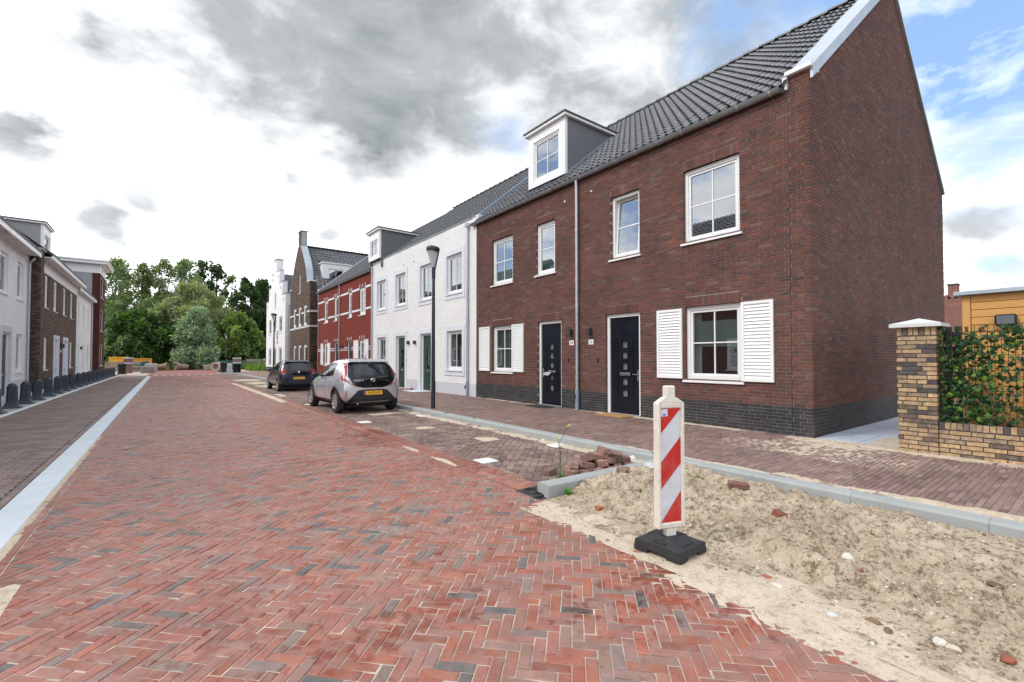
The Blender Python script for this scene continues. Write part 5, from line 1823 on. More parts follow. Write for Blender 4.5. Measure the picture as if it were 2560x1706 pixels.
a, b, c, d = XP - 0.07, XP + 0.49, 1.53, 2.115
mb = MB().add([(a, c, 1.967), (b, c, 1.967), (b, d, 1.967), (a, d, 1.967), (a, c, 2.018), (b, c, 2.018), (b, d, 2.018), (a, d, 2.018), ((a + b) / 2, (c + d) / 2, 2.105)],
              [(3, 2, 1, 0), (0, 1, 5, 4), (1, 2, 6, 5), (2, 3, 7, 6), (3, 0, 4, 7), (4, 5, 8), (5, 6, 8), (6, 7, 8), (7, 4, 8)])
mb.build('cap', M['cap_stone'], GP)

GW = empty('garden_wall', (XP + 0.1, 0, 0.14), 'low yellow brick garden wall with upright top course under the ivy fence', 'wall')
PWf = facade(XP + 0.035, 1)
m1, _ = brick_wall(PWf, -2.4, 1.598, 0.13, 0.13 + 6 * 0.0634, [], PAL_YELLOW, course=0.0634, bl=0.2225, bj=0.0135)
k = 0
u = 1.598
while u > -2.4:
    o_ = brick_piece(PWf, u - 0.058, u - 0.003, 0.515, 0.602 + random.uniform(-.003, .003), pick(PAL_YELLOW), 0.2)
    m1.append(o_)
    u -= 0.0635
field(GW, 'brick', m1, *B_YELLOW, rest_name='brickwork')
MB(PWf).box(-2.4, 1.59, 0.012, 0.2, 0.1, 0.59).build('core', M['mortar_grey'], GW)

FN = empty('wire_fence', (XP + 0.16, 0, 0.6), 'black welded wire fence panel above the low garden wall', 'fence')
vb = MB().tube([(0, 0, 0), (0, 0, 1.36)], 0.0035, 6).build('wire', M['black_paint'], FN)
vb.matrix_parent_inverse = Matrix.Identity(4)
vb.location = (0, 1.55, 0)
for i in range(1, 52):
    q = vb.copy()
    COL.objects.link(q)
    q.location = (0, 1.55 - i * 0.0635, 0)
for i in range(7):
    for dx in (-0.007, 0.007):
        q = MB().tube([(dx, 1.56, 0.06 + i * 0.203), (dx, -2.0, 0.06 + i * 0.203)], 0.004, 6).build('cross_wire', M['black_paint'], FN)
        q.matrix_parent_inverse = Matrix.Identity(4)
q = MB().bbox(0.02, 0.08, 1.47, 1.53, -0.4, 1.36, 0.004).build('post', M['black_paint'], FN)
q.matrix_parent_inverse = Matrix.Identity(4)

GG = empty('black_side_gate', (9.25, 1.75, 0.14), 'black metal side gate standing behind the yellow brick pier', 'gate')
MB().bbox(9.22, 9.28, 1.42, 1.48, 0.14, 1.98, 0.004).build('post', M['black_paint'], GG)
for i in range(8):
    MB().box(9.235, 9.262, 1.485, 2.0, 0.25 + i * 0.21, 0.25 + i * 0.21 + 0.17).build('slat', M['black_paint'], GG)
MB().box(9.19, 9.219, 1.46, 1.55, 0.98, 1.05).build('latch', plain('latch_blue', (0.03, 0.16, 0.30), 0.5), GG)

# wooden shed
SH = empty('wooden_shed', (10.0, 0, 0.1), 'honey-coloured plank shed with white roof edge behind the ivy fence', 'shed')
pz = 2.49
i = 0
while pz > 0.2:
    h = 0.117
    MB().bbox(10.0, 10.03, -3.2, 1.415, pz - h + 0.006, pz, 0.006).build('plank', M['wood'], SH)
    MB().bbox(10.05, 13.0, 1.45, 1.48, pz - h + 0.006, pz, 0.006).build('side_plank', M['wood'], SH)
    pz -= h
MB().bbox(9.985, 10.06, 1.42, 1.515, 0.1, 2.488, 0.006).build('corner_post', M['wood'], SH)
MB().box(10.034, 13.0, -3.2, 1.44, 0.1, 2.48).build('inner_lining', M['roof_core'], SH)
for y0_, y1_ in ((0.60, 1.60), (-0.9, 0.595), (-3.3, -0.905)):
    MB().bbox(9.90, 13.1, y0_, y1_, 2.492, 2.555, 0.006).build('roof_edge', M['zinc_sheet'], SH)
FLD = empty('floodlight', (9.98, 1.04, 2.08), 'black bulkhead light fixed high on the plank shed', 'lamp')
MB().bbox(9.90, 9.985, 0.925, 1.155, 2.0, 2.165, 0.02).build('housing', M['black_paint'], FLD)
MB().add([(9.898, 0.95, 2.02), (9.898, 1.13, 2.02), (9.898, 1.13, 2.145), (9.898, 0.95, 2.145)], [(0, 1, 2, 3)]).build('lens', M['glass_dark'], FLD)

# ivy
def leaf_mat(name, pal, trans=0.35, rough=0.45, source='OBJ'):
    m, g = newmat(name)
    if source == 'OBJ':
        base = g.n('ShaderNodeObjectInfo').outputs['Color']
    else:
        base = g.n('ShaderNodeAttribute', attribute_name='pcol').outputs['Color']
    pos = g.n('ShaderNodeNewGeometry').outputs['Position']
    n = g.noise(pos, 60 if source == 'OBJ' else 1.2, 3, 0.6)
    c = g.mix(1.0, base, g.ramp(n, [(0.25, 0.8), (0.75, 1.2)]), 'MULTIPLY')
    b = principled(g, Base_Color=c, Roughness=rough, Specular_IOR_Level=0.35)
    t = g.n('ShaderNodeBsdfTranslucent')
    g.set(t, 0, g.mix(1.0, c, (1.3, 1.5, 0.5), 'MULTIPLY'))
    mx = g.n('ShaderNodeMixShader')
    mx.inputs[0].default_value = trans
    g.t.links.new(b.outputs[0], mx.inputs[1])
    g.t.links.new(t.outputs[0], mx.inputs[2])
    return finish(m, g, mx)


M['ivy'] = leaf_mat('ivy_single', None, 0.25, 0.5)
M['ivy_geo'] = leaf_mat('ivy', None, 0.25, 0.5, 'GEO')
lv = [(0, 0.0, 0), (0.32, -0.12, -.06), (0.42, 0.12, -.10), (0.30, 0.30, -.03), (0.50, 0.62, -.12), (0.20, 0.62, -.02), (0, 1.0, -.12),
      (-0.20, 0.62, -.02), (-0.50, 0.62, -.12), (-0.30, 0.30, -.03), (-0.42, 0.12, -.10), (-0.32, -0.12, -.06), (0, 0.38, 0.03)]
lf = [(12, 0, 1), (12, 1, 2), (12, 2, 3), (12, 3, 4), (12, 4, 5), (12, 5, 6), (12, 6, 7), (12, 7, 8), (12, 8, 9), (12, 9, 10), (12, 10, 11), (12, 11, 0)]
IV = empty('ivy', (XP + 0.15, 0.8, 0.6), 'dark green ivy climbing the wire fence above the garden wall', 'ivy')
pieces = []
Niv = Noise2(77)
for i in range(7000):
    y = 1.58 - random.random() * 3.5
    z = 0.60 + random.random() * 1.36
    t = (1.58 - y)
    dens = 0.95 if t < 0.5 else (0.60 if t < 0.62 else 0.30)
    if z > 1.62 and t > 0.1:
        dens = max(dens, 0.78)
    if z > 1.90 - 0.10 * Niv(y * 6, 2.0):
        dens *= 0.25
    if t > 0.6:
        dens = max(dens, 0.62 * float(Niv(y * 3.1 + 4, z * 3.1) > 0.55))
    if t < 0.15 and z > 1.55:
        dens *= 0.3
    if random.random() > dens:
        continue
    sz = random.choice((0.032, 0.042, 0.05, 0.06, 0.075)) * random.uniform(0.8, 1.15)
    x = XP + 0.15 - random.random() ** 1.5 * 0.10 + random.random() * 0.05
    r = random.random()
    col = (0.012, 0.045, 0.012) if r < 0.4 else (0.022, 0.075, 0.018) if r < 0.75 else (0.05, 0.13, 0.018) if r < 0.9 else (0.17, 0.26, 0.03) if r < 0.985 else (0.22, 0.12, 0.04)
    Mx = Matrix.Translation((x, y, z)) @ Matrix.Rotation(R(-90) + random.gauss(0, 0.55), 4, 'Z') @ Matrix.Rotation(R(90) + random.gauss(-0.2, 0.5), 4, 'X') @ Matrix.Rotation(math.pi + random.gauss(0, 0.7), 4, 'Z') @ Matrix.Scale(sz, 4)
    pieces.append(('ivy', lv, lf, Mx, jitter(col, .2), sz))
field(IV, 'leaf', pieces, M['ivy'], M['ivy_geo'], rest_name='leaves_beyond', min_px=4)
M['stem'] = plain('stem', (0.16, 0.11, 0.07), 0.8, 0.2, 8)
for i in range(26):
    y = 1.5 - i * 0.13
    pts = [(XP + 0.14 + random.gauss(0, 0.015), y + 0.05 * math.sin(k * 0.9 + i) + random.gauss(0, 0.012), 0.6 + k * 0.12) for k in range(random.randint(4, 11))]
    MB().tube(pts, 0.005, 6).build('vine_stem', M['stem'], IV)

# far brick house with a chimney, seen over the gardens
FH = empty('distant_brick_house', (52, 8.2, 0), 'distant reddish brown brick house with chimney seen over the back gardens', 'house')
M['far_brick'] = plain('far_brick', (0.22, 0.105, 0.085), 0.9, 0.18, 3.0, 0.2, 10)
FX = 50
lp = [(4.2, 0), (8.72, 0), (8.72, 6.55), (8.45, 6.66), (8.12, 6.25), (7.8, 6.62), (7.3, 6.45), (4.2, 6.4)]
MB().extrude([(FX, a, b) for a, b in lp], [(FX + 9, a, b) for a, b in lp]).build('wall', M['far_brick'], FH)
MB().box(FX, FX + 0.9, 7.83, 8.39, 6.3, 7.40).build('chimney', M['far_brick'], FH)
MB().box(FX - 0.05, FX + 0.95, 7.78, 8.44, 7.402, 7.5).build('chimney_cap', M['charcoal'], FH)
MB().extrude([(FX + 0.3, 8.7, 6.5), (FX + 0.3, 4.2, 6.5), (FX + 0.3, 6.4, 8.0)], [(FX + 9, 8.7, 6.5), (FX + 9, 4.2, 6.5), (FX + 9, 6.4, 8.0)]).build('roof', M['roof_core'], FH) if False else None

# ------------------------------------------------------------------ road works: beacon, pile, kerb stone, drain
M['beacon_white'] = plain('beacon_white', (0.70, 0.66, 0.58), 0.5, 0.08, 9, 0.1, 60, dirt=0.45, dirtcol=(0.40, 0.31, 0.20))
M['rubber'] = plain('rubber', (0.018, 0.019, 0.021), 0.7, 0.15, 9, 0.4, 120, dirt=0.35, dirtcol=(0.12, 0.10, 0.08))


def ribbed(name, col):
    m, g = newmat(name)
    tc = g.n('ShaderNodeTexCoord')
    w = g.n('ShaderNodeTexWave', wave_type='BANDS', bands_direction='X')
    g.set(w, 'Vector', tc.outputs['Object'])
    w.inputs['Scale'].default_value = 16
    n = g.noise(tc.outputs['Object'], 7, 5, 0.65)
    c = g.mix(g.math('MULTIPLY', g.ramp(n, [(0.46, 0), (0.72, 1)]), 0.4), col, (0.3, 0.25, 0.2))
    return finish(m, g, principled(g, Base_Color=c, Roughness=0.35), w.outputs[0], 0.002, 0.5)


M['beacon_red'] = ribbed('beacon_red', (0.52, 0.008, 0.008))
M['beacon_sheet'] = ribbed('beacon_sheet', (0.62, 0.64, 0.68))
BC = empty('beacon', (3.17, 2.16, 0.0), 'red and white striped roadworks beacon on a black rubber foot', 'beacon', rz=R(251 + 90))
LOCAL.add(BC.name)
bw, z0b, z1b = 0.125, 0.185, 1.16
mb = MB()
# local: x along the board, -y towards its face
for x0_, x1_, z0_, z1_ in ((-bw, -bw + 0.032, z0b, z1b), (bw - 0.032, bw, z0b, z1b), (-bw + 0.032, bw - 0.032, z1b - 0.045, z1b), (-bw + 0.032, bw - 0.032, z0b, z0b + 0.045)):
    mb.bbox(x0_, x1_, -0.032, 0.032, z0_, z1_, 0.008)
mb.box(-bw + 0.03, bw - 0.03, -0.014, 0.014, z0b + 0.04, z1b - 0.04)
mb.build('frame', M['beacon_white'], BC)
mb = MB().bbox(-0.042, 0.042, -0.028, 0.028, z1b + 0.02, 1.29, 0.008)
mb.extrude([(-bw + .01, -0.030, z1b), (bw - .01, -0.030, z1b), (0.05, -0.028, z1b + 0.04), (-0.05, -0.028, z1b + 0.04)], [(-bw + .01, 0.030, z1b), (bw - .01, 0.030, z1b), (0.05, 0.028, z1b + 0.04), (-0.05, 0.028, z1b + 0.04)])
mb.build('grip', M['beacon_white'], BC)
MB().bbox(-0.045, 0.045, -0.026, 0.026, 0.06, z0b - 0.002, 0.006).build('spigot', M['beacon_white'], BC)
w_, top_ = 0.093, z1b - 0.045
hgt = top_ - (z0b + 0.045)
sh = lambda x, v: (x, -0.0165, top_ - v * hgt / 0.925)
MB().add([sh(-w_, 0), sh(w_, 0), sh(w_, .925), sh(-w_, .925)], [(0, 3, 2, 1)]).build('sheeting', M['beacon_sheet'], BC)
f = lambda x, v: (x, -0.0185, top_ - v * hgt / 0.925)
for poly in ([(-w_, 0), (w_, 0), (w_, .008), (-w_, .21)], [(-w_, .445), (w_, .235), (w_, .455), (-w_, .66)], [(-w_, .925), (w_, .68), (w_, .925)]):
    MB().add([f(*q) for q in poly], [tuple(range(len(poly)))[::-1]]).build('red_stripe', M['beacon_red'], BC)
MB().add([(-w_ + .006, -0.0205, top_ - .006), (-w_ + .066, -0.0205, top_ - .006), (-w_ + .066, -0.0205, top_ - .062), (-w_ + .006, -0.0205, top_ - .062)], [(0, 3, 2, 1)]).build('sticker', plain('sticker', (0.62, 0.68, 0.76), 0.4), BC)
MB().add([(-w_ + .018, -0.0215, top_ - .044), (-w_ + .052, -0.0215, top_ - .044), (-w_ + .052, -0.0215, top_ - .056), (-w_ + .018, -0.0215, top_ - .056)], [(0, 3, 2, 1)]).build('sticker_print', plain('sticker_print', (0.10, 0.2, 0.4), 0.4), BC)
# foot: stepped rubber block with cut-outs, laid square to the road
ft = MB()
rot = -(R(251 + 90)) + R(2)
cr, sr = math.cos(rot), math.sin(rot)
FT = lambda x, y, z: (x * cr - y * sr, x * sr + y * cr, z)
ft.P = FT
hx, hy = 0.185, 0.20
ft.extrude([(-hx, -hy, 0.035), (hx, -hy, 0.035), (hx, hy, 0.035), (-hx, hy, 0.035)], [(-hx + .006, -hy + .006, 0.085), (hx - .006, -hy + .006, 0.085), (hx - .006, hy - .006, 0.085), (-hx + .006, hy - .006, 0.085)])
ft.extrude([(-hx + .012, -hy + .012, 0.0855), (hx - .012, -hy + .012, 0.0855), (hx - .012, hy - .012, 0.0855), (-hx + .012, hy - .012, 0.0855)], [(-0.085, -0.085, 0.128), (0.085, -0.085, 0.128), (0.085, 0.085, 0.128), (-0.085, 0.085, 0.128)])
for sx in (-1, 1):
    for sy in (-1, 1):
        ft.extrude([(sx * hx, sy * hy, 0.0), (sx * 0.09, sy * hy, 0.0), (sx * 0.09, sy * 0.09, 0.0), (sx * hx, sy * 0.09, 0.0)], [(sx * hx, sy * hy, 0.0345), (sx * 0.075, sy * hy, 0.0345), (sx * 0.075, sy * 0.075, 0.0345), (sx * hx, sy * 0.075, 0.0345)])
ft.build('rubber_foot', M['rubber'], BC)
s2 = MB()
s2.P = FT
for x0_, x1_, y0_, y1_ in ((-0.155, -0.115, -0.06, 0.06), (0.115, 0.155, -0.06, 0.06), (-0.06, 0.06, -0.165, -0.13), (-0.06, 0.06, 0.13, 0.165)):
    MB(FT).bbox(x0_, x1_, y0_, y1_, 0.0865, 0.112, 0.006).build('lug', M['rubber'], BC)

# loose kerb stone closing the bay
KS = empty('loose_kerb_stone', (4.35, 3.87, 0.0), 'grey concrete kerb stone lying across the end of the parking bay', 'kerb stone')
P0, P1 = Vector((3.36, 3.90, 0)), Vector((5.40, 3.84, 0))
for t0, t1 in ((0.0, 0.497), (0.503, 1.0)):
    a, b = P0.lerp(P1, t0), P0.lerp(P1, t1)
    pr = [(-0.10, -0.06), (0.09, -0.06), (0.09, 0.105), (0.075, 0.118), (-0.085, 0.118), (-0.10, 0.105)]
    MB().extrude([(a.x, a.y + u, v) for u, v in pr], [(b.x, b.y + u, v + (0.006 if t0 > 0 else 0)) for u, v in pr]).build('stone', M['concrete'], KS)

# pile of loose pavers
pv, pf_ = [], []
bm = bmesh.new()
bmesh.ops.create_cube(bm, size=1, matrix=Matrix.Diagonal((0.20, 0.098, 0.078, 1)))
bmesh.ops.bevel(bm, geom=bm.edges[:], offset=0.006, segments=1, affect='EDGES')
pm = bpy.data.meshes.new('loose_paver')
bm.to_mesh(pm)
bm.free()
M['loose_paver'] = piece_mat('loose_paver', 'OBJ', rough=0.85, grain=50, gamt=0.3, bump=0.6, blotch=0.3, blotch_scale=12, dust=0.25)
pm.materials.append(M['loose_paver'])
wl = ['uppermost', 'second highest']
lay = []
# (x, y, z, rz, rx, ry)
rp = random.Random(5)
for x, y, n in ((4.02, 4.42, 0),):
    pass
base = [(4.00, 4.50, 20, 0, 0), (4.16, 4.30, 100, 0, 0), (4.26, 4.44, 35, 4, 0), (4.34, 4.18, 5, 0, 3), (4.44, 4.34, 60, 0, 0), (4.52, 4.12, 20, 5, 0), (4.62, 4.30, -20, 0, 0),
        (4.70, 4.14, 80, 0, 4), (4.80, 4.32, 10, 0, 0), (4.88, 4.12, 35, 0, 0), (4.98, 4.28, -30, 3, 0), (5.08, 4.12, 70, 0, 0), (5.18, 4.24, 15, 0, 0), (4.55, 4.52, -10, 0, 0), (4.75, 4.50, 40, 0, 0), (4.95, 4.46, 85, 0, 0), (4.22, 4.06, 15, 0, 0), (4.60, 4.02, -8, 0, 0)]
lay += [(x, y, 0.040, rz, rx, ry) for x, y, rz, rx, ry in base]
sec = [(4.28, 4.34, 50, 10, 5), (4.40, 4.24, -15, 0, 14), (4.54, 4.36, 20, 12, 0), (4.64, 4.20, 75, -8, 8), (4.76, 4.34, -35, 6, -10), (4.86, 4.22, 15, 0, 12), (4.98, 4.34, 60, 10, 0), (5.08, 4.20, -10, 14, 6), (4.66, 4.46, 0, -12, 0)]
lay += [(x, y, 0.118, rz, rx, ry) for x, y, rz, rx, ry in sec]
thd = [(4.50, 4.30, 5, 55, 0), (4.66, 4.32, -25, 8, 12), (4.82, 4.30, 40, -14, 6), (4.96, 4.24, -45, 20, 10)]
lay += [(x, y, 0.185, rz, rx, ry) for x, y, rz, rx, ry in thd]
lay += [(4.80, 4.30, 0.245, 75, 12, 5), (4.90, 4.36, 0.225, -15, 8, 22)]
for i, (x, y, z, rz, rx, ry) in enumerate(lay):
    o = bpy.data.objects.new('loose_paver', pm)
    COL.objects.link(o)
    o.location = (x, y, z)
    o.rotation_euler = (R(rx), R(ry), R(rz))
    o.color = tuple(a * b for a, b in zip(pick(PAL_PARK), (1.3, 1.1, 1.05))) + (1,)
    own = {0: 'brown clay paver lying apart at the left end of the heap', 27: 'brown clay paver standing on edge near the top of the heap',
           31: 'topmost brown clay paver of the heap', 32: 'brown clay paver leaning beside the topmost one of the heap', 12: 'brown clay paver at the kerb end of the heap'}
    tag(o, own.get(i, 'brown clay paver in the heap behind the loose kerb stone'), 'paver', 'pavers heaped in the bay')

DRN = empty('drain_grate', (3.36, 4.06, 0.0), 'dark cast iron drain grate with curled slots at the road edge', 'drain')
M['iron'] = plain('iron', (0.05, 0.05, 0.052), 0.5, 0.15, 20, 0.3, 90, metallic=0.4, dirt=0.3, dirtcol=(0.3, 0.25, 0.19))
MB().bbox(3.20, 3.55, 3.88, 4.20, -0.05, 0.004, 0.006).build('frame', M['iron'], DRN)
for r in (0.04, 0.08, 0.12):
    pts = [(3.375 + r * math.cos(R(a)), 4.04 + r * math.sin(R(a)), 0.0085) for a in range(20 + int(r * 500), 300 + int(r * 500), 20)]
    MB().tube(pts, 0.007, 6).build('curl', M['black_paint'], DRN)

# ------------------------------------------------------------------ stones, litter and weeds
def rock(name, loc, r, col, label, seed, flat=0.7, cat='stone', group=None, sharp=False):
    bm = bmesh.new()
    bmesh.ops.create_icosphere(bm, subdivisions=2 if not sharp else 1, radius=1)
    rr = random.Random(seed)
    k = [Vector((rr.uniform(-1, 1), rr.uniform(-1, 1), rr.uniform(-1, 1))).normalized() for _ in range(7)]
    for v in bm.verts:
        for q in k:
            dq = v.co.dot(q)
            if dq > 0.62:
                v.co -= q * (dq - 0.62) * 0.9
        v.co *= 1 + rr.uniform(-0.06, 0.06)
        v.co.z *= flat
        v.co.x *= 1.25
    me = bpy.data.meshes.new(name)
    bm.to_mesh(me)
    bm.free()
    me.materials.append(plain('stone_%d' % seed, col, 0.85, 0.15, 25, 0.5, 90))
    o = bpy.data.objects.new(name, me)
    COL.objects.link(o)
    o.scale = (r, r, r)
    o.rotation_euler = (0, 0, rr.uniform(0, 6))
    z = max(sand_z(loc[0], loc[1]), 0) if len(loc) == 2 else loc[2]
    o.location = (loc[0], loc[1], z + r * flat * 0.25)
    return tag(o, label, cat, group)


rock('stone', (3.24, 1.40), 0.032, (0.60, 0.54, 0.44), 'flat pale stone beside the red brick chip', 1, 0.5)
rock('brick_fragment', (3.32, 1.50), 0.025, (0.36, 0.11, 0.05), 'small orange red brick chip on the sand edge', 2, 0.6, 'fragment')
rock('stone', (3.84, 1.18), 0.045, (0.60, 0.55, 0.46), 'largest whitish lump of stone in the sand hollow', 3, 0.9)
rock('stone', (3.13, 1.05), 0.03, (0.50, 0.51, 0.50), 'flat grey stone lying on the drifted sand', 4, 0.4)
rock('soil_clod', (3.23, 0.88), 0.036, (0.22, 0.145, 0.08), 'bigger brown clod of soil at the sand edge', 5, 0.7, 'clod')
rock('soil_clod', (3.19, 0.80), 0.028, (0.17, 0.11, 0.06), 'smaller dark brown clod next to the bigger one', 6, 0.7, 'clod')
rock('stone', (3.27, 0.61), 0.036, (0.58, 0.55, 0.48), 'pale pointed stone touching a rounder tan stone', 7, 0.6)
rock('stone', (3.25, 0.55), 0.03, (0.50, 0.44, 0.34), 'round tan stone touching the pale pointed stone', 8, 0.7)
rock('brick_fragment', (3.31, 0.36), 0.036, (0.27, 0.085, 0.05), 'dark red brick chunk nearest the lower right corner', 9, 0.7, 'fragment')
rock('soil_clod', (4.10, 0.50), 0.04, (0.12, 0.085, 0.055), 'crumbly blackish clod of soil on the right-hand sand', 10, 0.5, 'clod')
rock('brick_fragment', (3.44, 3.14), 0.055, (0.36, 0.13, 0.07), 'orange brown pyramid-shaped brick chunk in front of the loose kerb stone', 11, 0.8, 'fragment', sharp=True)
rock('brick_fragment', (4.46, 3.68), 0.085, (0.21, 0.135, 0.105), 'angular brown paver chunk leaning below the loose kerb stone', 12, 0.8, 'fragment', sharp=True)
rock('stone', (5.56, 4.40, 0.0), 0.055, (0.72, 0.72, 0.70), 'white triangular chip standing against the kerb behind the heap', 13, 1.3, sharp=True)
rock('stone', (4.95, 3.62), 0.11, (0.42, 0.44, 0.44), 'grey concrete shard half buried beside the loose kerb stone', 14, 0.35)
rock('stone', (5.57, 6.45, 0.0), 0.05, (0.60, 0.50, 0.42), 'pinkish stone lying in the gutter below the kerb', 15, 0.6)
o = bpy.data.objects.new('loose_paver', pm.copy())
COL.objects.link(o)
o.location = (4.95, 2.52, sand_z(4.95, 2.52) + 0.012)
o.rotation_euler = (R(4), R(3), R(-52))
o.color = (0.20, 0.105, 0.085, 1)
tag(o, 'single brown paver half sunk in the open sand', 'paver')
o = bpy.data.objects.new('loose_paver', o.data)
COL.objects.link(o)
o.location = (4.42, 1.84, sand_z(4.42, 1.84) - 0.018)
o.rotation_euler = (R(18), R(24), R(-30))
o.color = (0.22, 0.075, 0.05, 1)
tag(o, 'reddish corner of a buried paver poking out of the sand', 'paver')

# pebbles and crumbs
V_, F_, C_ = [], [], []
ico = bmesh.new()
bmesh.ops.create_icosphere(ico, subdivisions=1, radius=1)
iv = np.array([v.co[:] for v in ico.verts])
ico.verts.index_update()
ifc = [tuple(v.index for v in f_.verts) for f_ in ico.faces]
ico.free()
pr_ = np.random.default_rng(5)
n = 0
xs, ys = pr_.uniform(2.75, 5.6, 9000), 3.85 - pr_.random(9000) ** 0.9 * 4.3
zs = sand_height(xs, ys)
for x, y, z in zip(xs, ys, zs):
    if z < 0.0:
        if pr_.random() > 0.08 or z < -0.03:
            continue
        z = 0.0
    r = 0.0022 + 0.009 * pr_.random() ** 5 + (0.007 if pr_.random() < 0.025 else 0)
    vv = iv * (1 + pr_.uniform(-0.25, 0.25, (len(iv), 1))) * r * np.array([1.2, 1, 0.7])
    a = pr_.uniform(0, 6.28)
    ca_, sa_ = math.cos(a), math.sin(a)
    vv = np.stack([vv[:, 0] * ca_ - vv[:, 1] * sa_ + x, vv[:, 0] * sa_ + vv[:, 1] * ca_ + y, vv[:, 2] + z + r * 0.1], 1)
    V_.append(vv)
    F_.extend([tuple(i + n for i in q) for q in ifc])
    n += len(iv)
    t = pr_.random()
    c = (0.24, 0.17, 0.105) if t < 0.45 else (0.52, 0.43, 0.32) if t < 0.72 else (0.66, 0.62, 0.55) if t < 0.84 else (0.11, 0.085, 0.06) if t < 0.93 else (0.30, 0.13, 0.08)
    C_.append(np.repeat(np.array([tuple(np.array(c) * pr_.uniform(.8, 1.2)) + (1,)], np.float32), len(ifc), 0))
o = mesh_obj('pebbles', np.concatenate(V_).tolist(), F_, piece_mat('pebble', 'GEO', rough=0.85, grain=90, bump=0.4))
at_ = o.data.attributes.new('pcol', 'FLOAT_COLOR', 'FACE')
at_.data.foreach_set('color', np.concatenate(C_).ravel())
tag(o, 'small pebbles and crumbs of soil strewn over the sand', 'pebbles', kind='stuff')


# dry straw and root bits lying on the sand
sb_ = MB()
for i in range(700):
    x, y = random.uniform(3.2, 5.5), 3.7 - random.random() * 3.9
    a, l = random.uniform(0, 6.28), random.uniform(0.015, 0.06)
    z = sand_z(x, y) + 0.004
    if z < 0.004:
        continue
    x2, y2 = x + l * math.cos(a), y + l * math.sin(a)
    z2 = max(sand_z(x2, y2) + 0.004, z - 0.01) + random.uniform(0, 0.012)
    w = 0.0014
    nx, ny = -math.sin(a) * w, math.cos(a) * w
    sb_.add([(x - nx, y - ny, z), (x + nx, y + ny, z), (x2 + nx, y2 + ny, z2), (x2 - nx, y2 - ny, z2), ((x + x2) / 2, (y + y2) / 2, (z + z2) / 2 + 0.004)], [(0, 1, 4), (1, 2, 4), (2, 3, 4), (3, 0, 4)])
o = sb_.build('straw', plain('straw', (0.34, 0.24, 0.12), 0.9, 0.4, 12))
tag(o, 'dry straw and root bits lying on the sand', 'straw', kind='stuff')

# weeds
M['weed'] = leaf_mat('weed', None, 0.35, 0.5)


def blade(mb, p, d, l, w, bend, n=5):
    """one arching blade"""
    p = Vector(p)
    d = Vector(d)
    side = Vector((-d.y, d.x, 0))
    side = side.normalized() if side.length > 1e-3 else Vector((1, 0, 0))
    L_, R_ = [], []
    for i in range(n + 1):
        t = i / n
        q = p + d * l * t * (1 - 0.25 * t) * 0.6 + Vector((0, 0, 1)) * l * (t * 0.85 - bend * t * t)
        ww = w * (1 - t) ** 0.7 * (0.5 + 2.0 * t if t < 0.25 else 1.0)
        L_.append(tuple(q - side * ww))
        R_.append(tuple(q + side * ww))
    mb.add(L_ + R_, [(i, i + 1, n + 2 + i, n + 1 + i) for i in range(n)])


def tuft(loc, n, l, label, col=(0.07, 0.16, 0.02), name='weed', w=0.006, bend=0.4, seed=0, group=None):
    rr = random.Random(seed)
    t = empty(name, loc, label, 'weed', group)
    LOCAL.add(t.name)
    for i in range(n):
        a = rr.uniform(0, 6.28)
        mb = MB()
        blade(mb, (rr.gauss(0, l * .06), rr.gauss(0, l * .06), -0.01), (math.cos(a), math.sin(a), 0), l * rr.uniform(0.6, 1.1), w, bend * rr.uniform(.5, 1.3))
        o = mb.build('leaf', M['weed'], t)
        o.color = tuple(c * rr.uniform(.7, 1.3) for c in col) + (1,)
    return t


tuft((3.55, 3.70, 0.02), 16, 0.17, 'broad-leaved green weed at the near end of the loose kerb stone', (0.10, 0.22, 0.03), w=0.016, bend=0.45, seed=1)
t = tuft((3.92, 4.22, 0.01), 16, 0.22, 'tall yellow-flowered weed growing beside the heap of pavers', (0.08, 0.18, 0.03), w=0.012, seed=2)
st = [(0, 0, 0), (0.01, 0.0, 0.25), (0.0, 0.01, 0.45), (0.05, -0.03, 0.58), (0.09, -0.06, 0.66)]
MB().tube(st, 0.004, 6).build('stalk', M['weed'], t).color = (0.12, 0.16, 0.04, 1)
MB().tube([(0.005, 0.0, 0.2), (-0.01, 0.02, 0.42), (-0.005, 0.03, 0.52)], 0.003, 6).build('stalk', M['weed'], t).color = (0.12, 0.16, 0.04, 1)
for p in ((0.09, -0.06, 0.67), (0.08, -0.05, 0.65), (-0.005, 0.03, 0.53), (0.1, -0.07, 0.655), (0.0, 0.02, 0.50)):
    MB().lathe([(0, -.008), (0.014, 0.0), (0.008, 0.008), (0, 0.01)], 7, p[0], p[1]).build('flower', plain('flower', (0.62, 0.55, 0.12), 0.7), t).location = (0, 0, p[2])
t = tuft((4.34, 3.66, 0.03), 22, 0.20, 'bushy weed with thin stalk in front of the loose kerb stone middle', (0.08, 0.17, 0.03), w=0.011, seed=3)
MB().tube([(0, 0, 0), (0.01, 0.01, 0.2), (0.03, 0.0, 0.30)], 0.004, 6).build('stalk', M['weed'], t).color = (0.12, 0.16, 0.04, 1)
t = tuft((5.22, 3.72, 0.03), 18, 0.18, 'leaning weed at the kerb end of the loose kerb stone', (0.08, 0.17, 0.03), w=0.012, seed=4)
MB().tube([(0, 0, 0), (-0.03, 0.03, 0.16), (-0.09, 0.05, 0.27), (-0.06, 0.08, 0.36)], 0.004, 6).build('stalk', M['weed'], t).color = (0.12, 0.16, 0.04, 1)
tuft((4.02, 3.10, sand_z(4.02, 3.10)), 14, 0.11, 'small lone tuft of grass on the sand left of the beacon', seed=5, w=0.005)
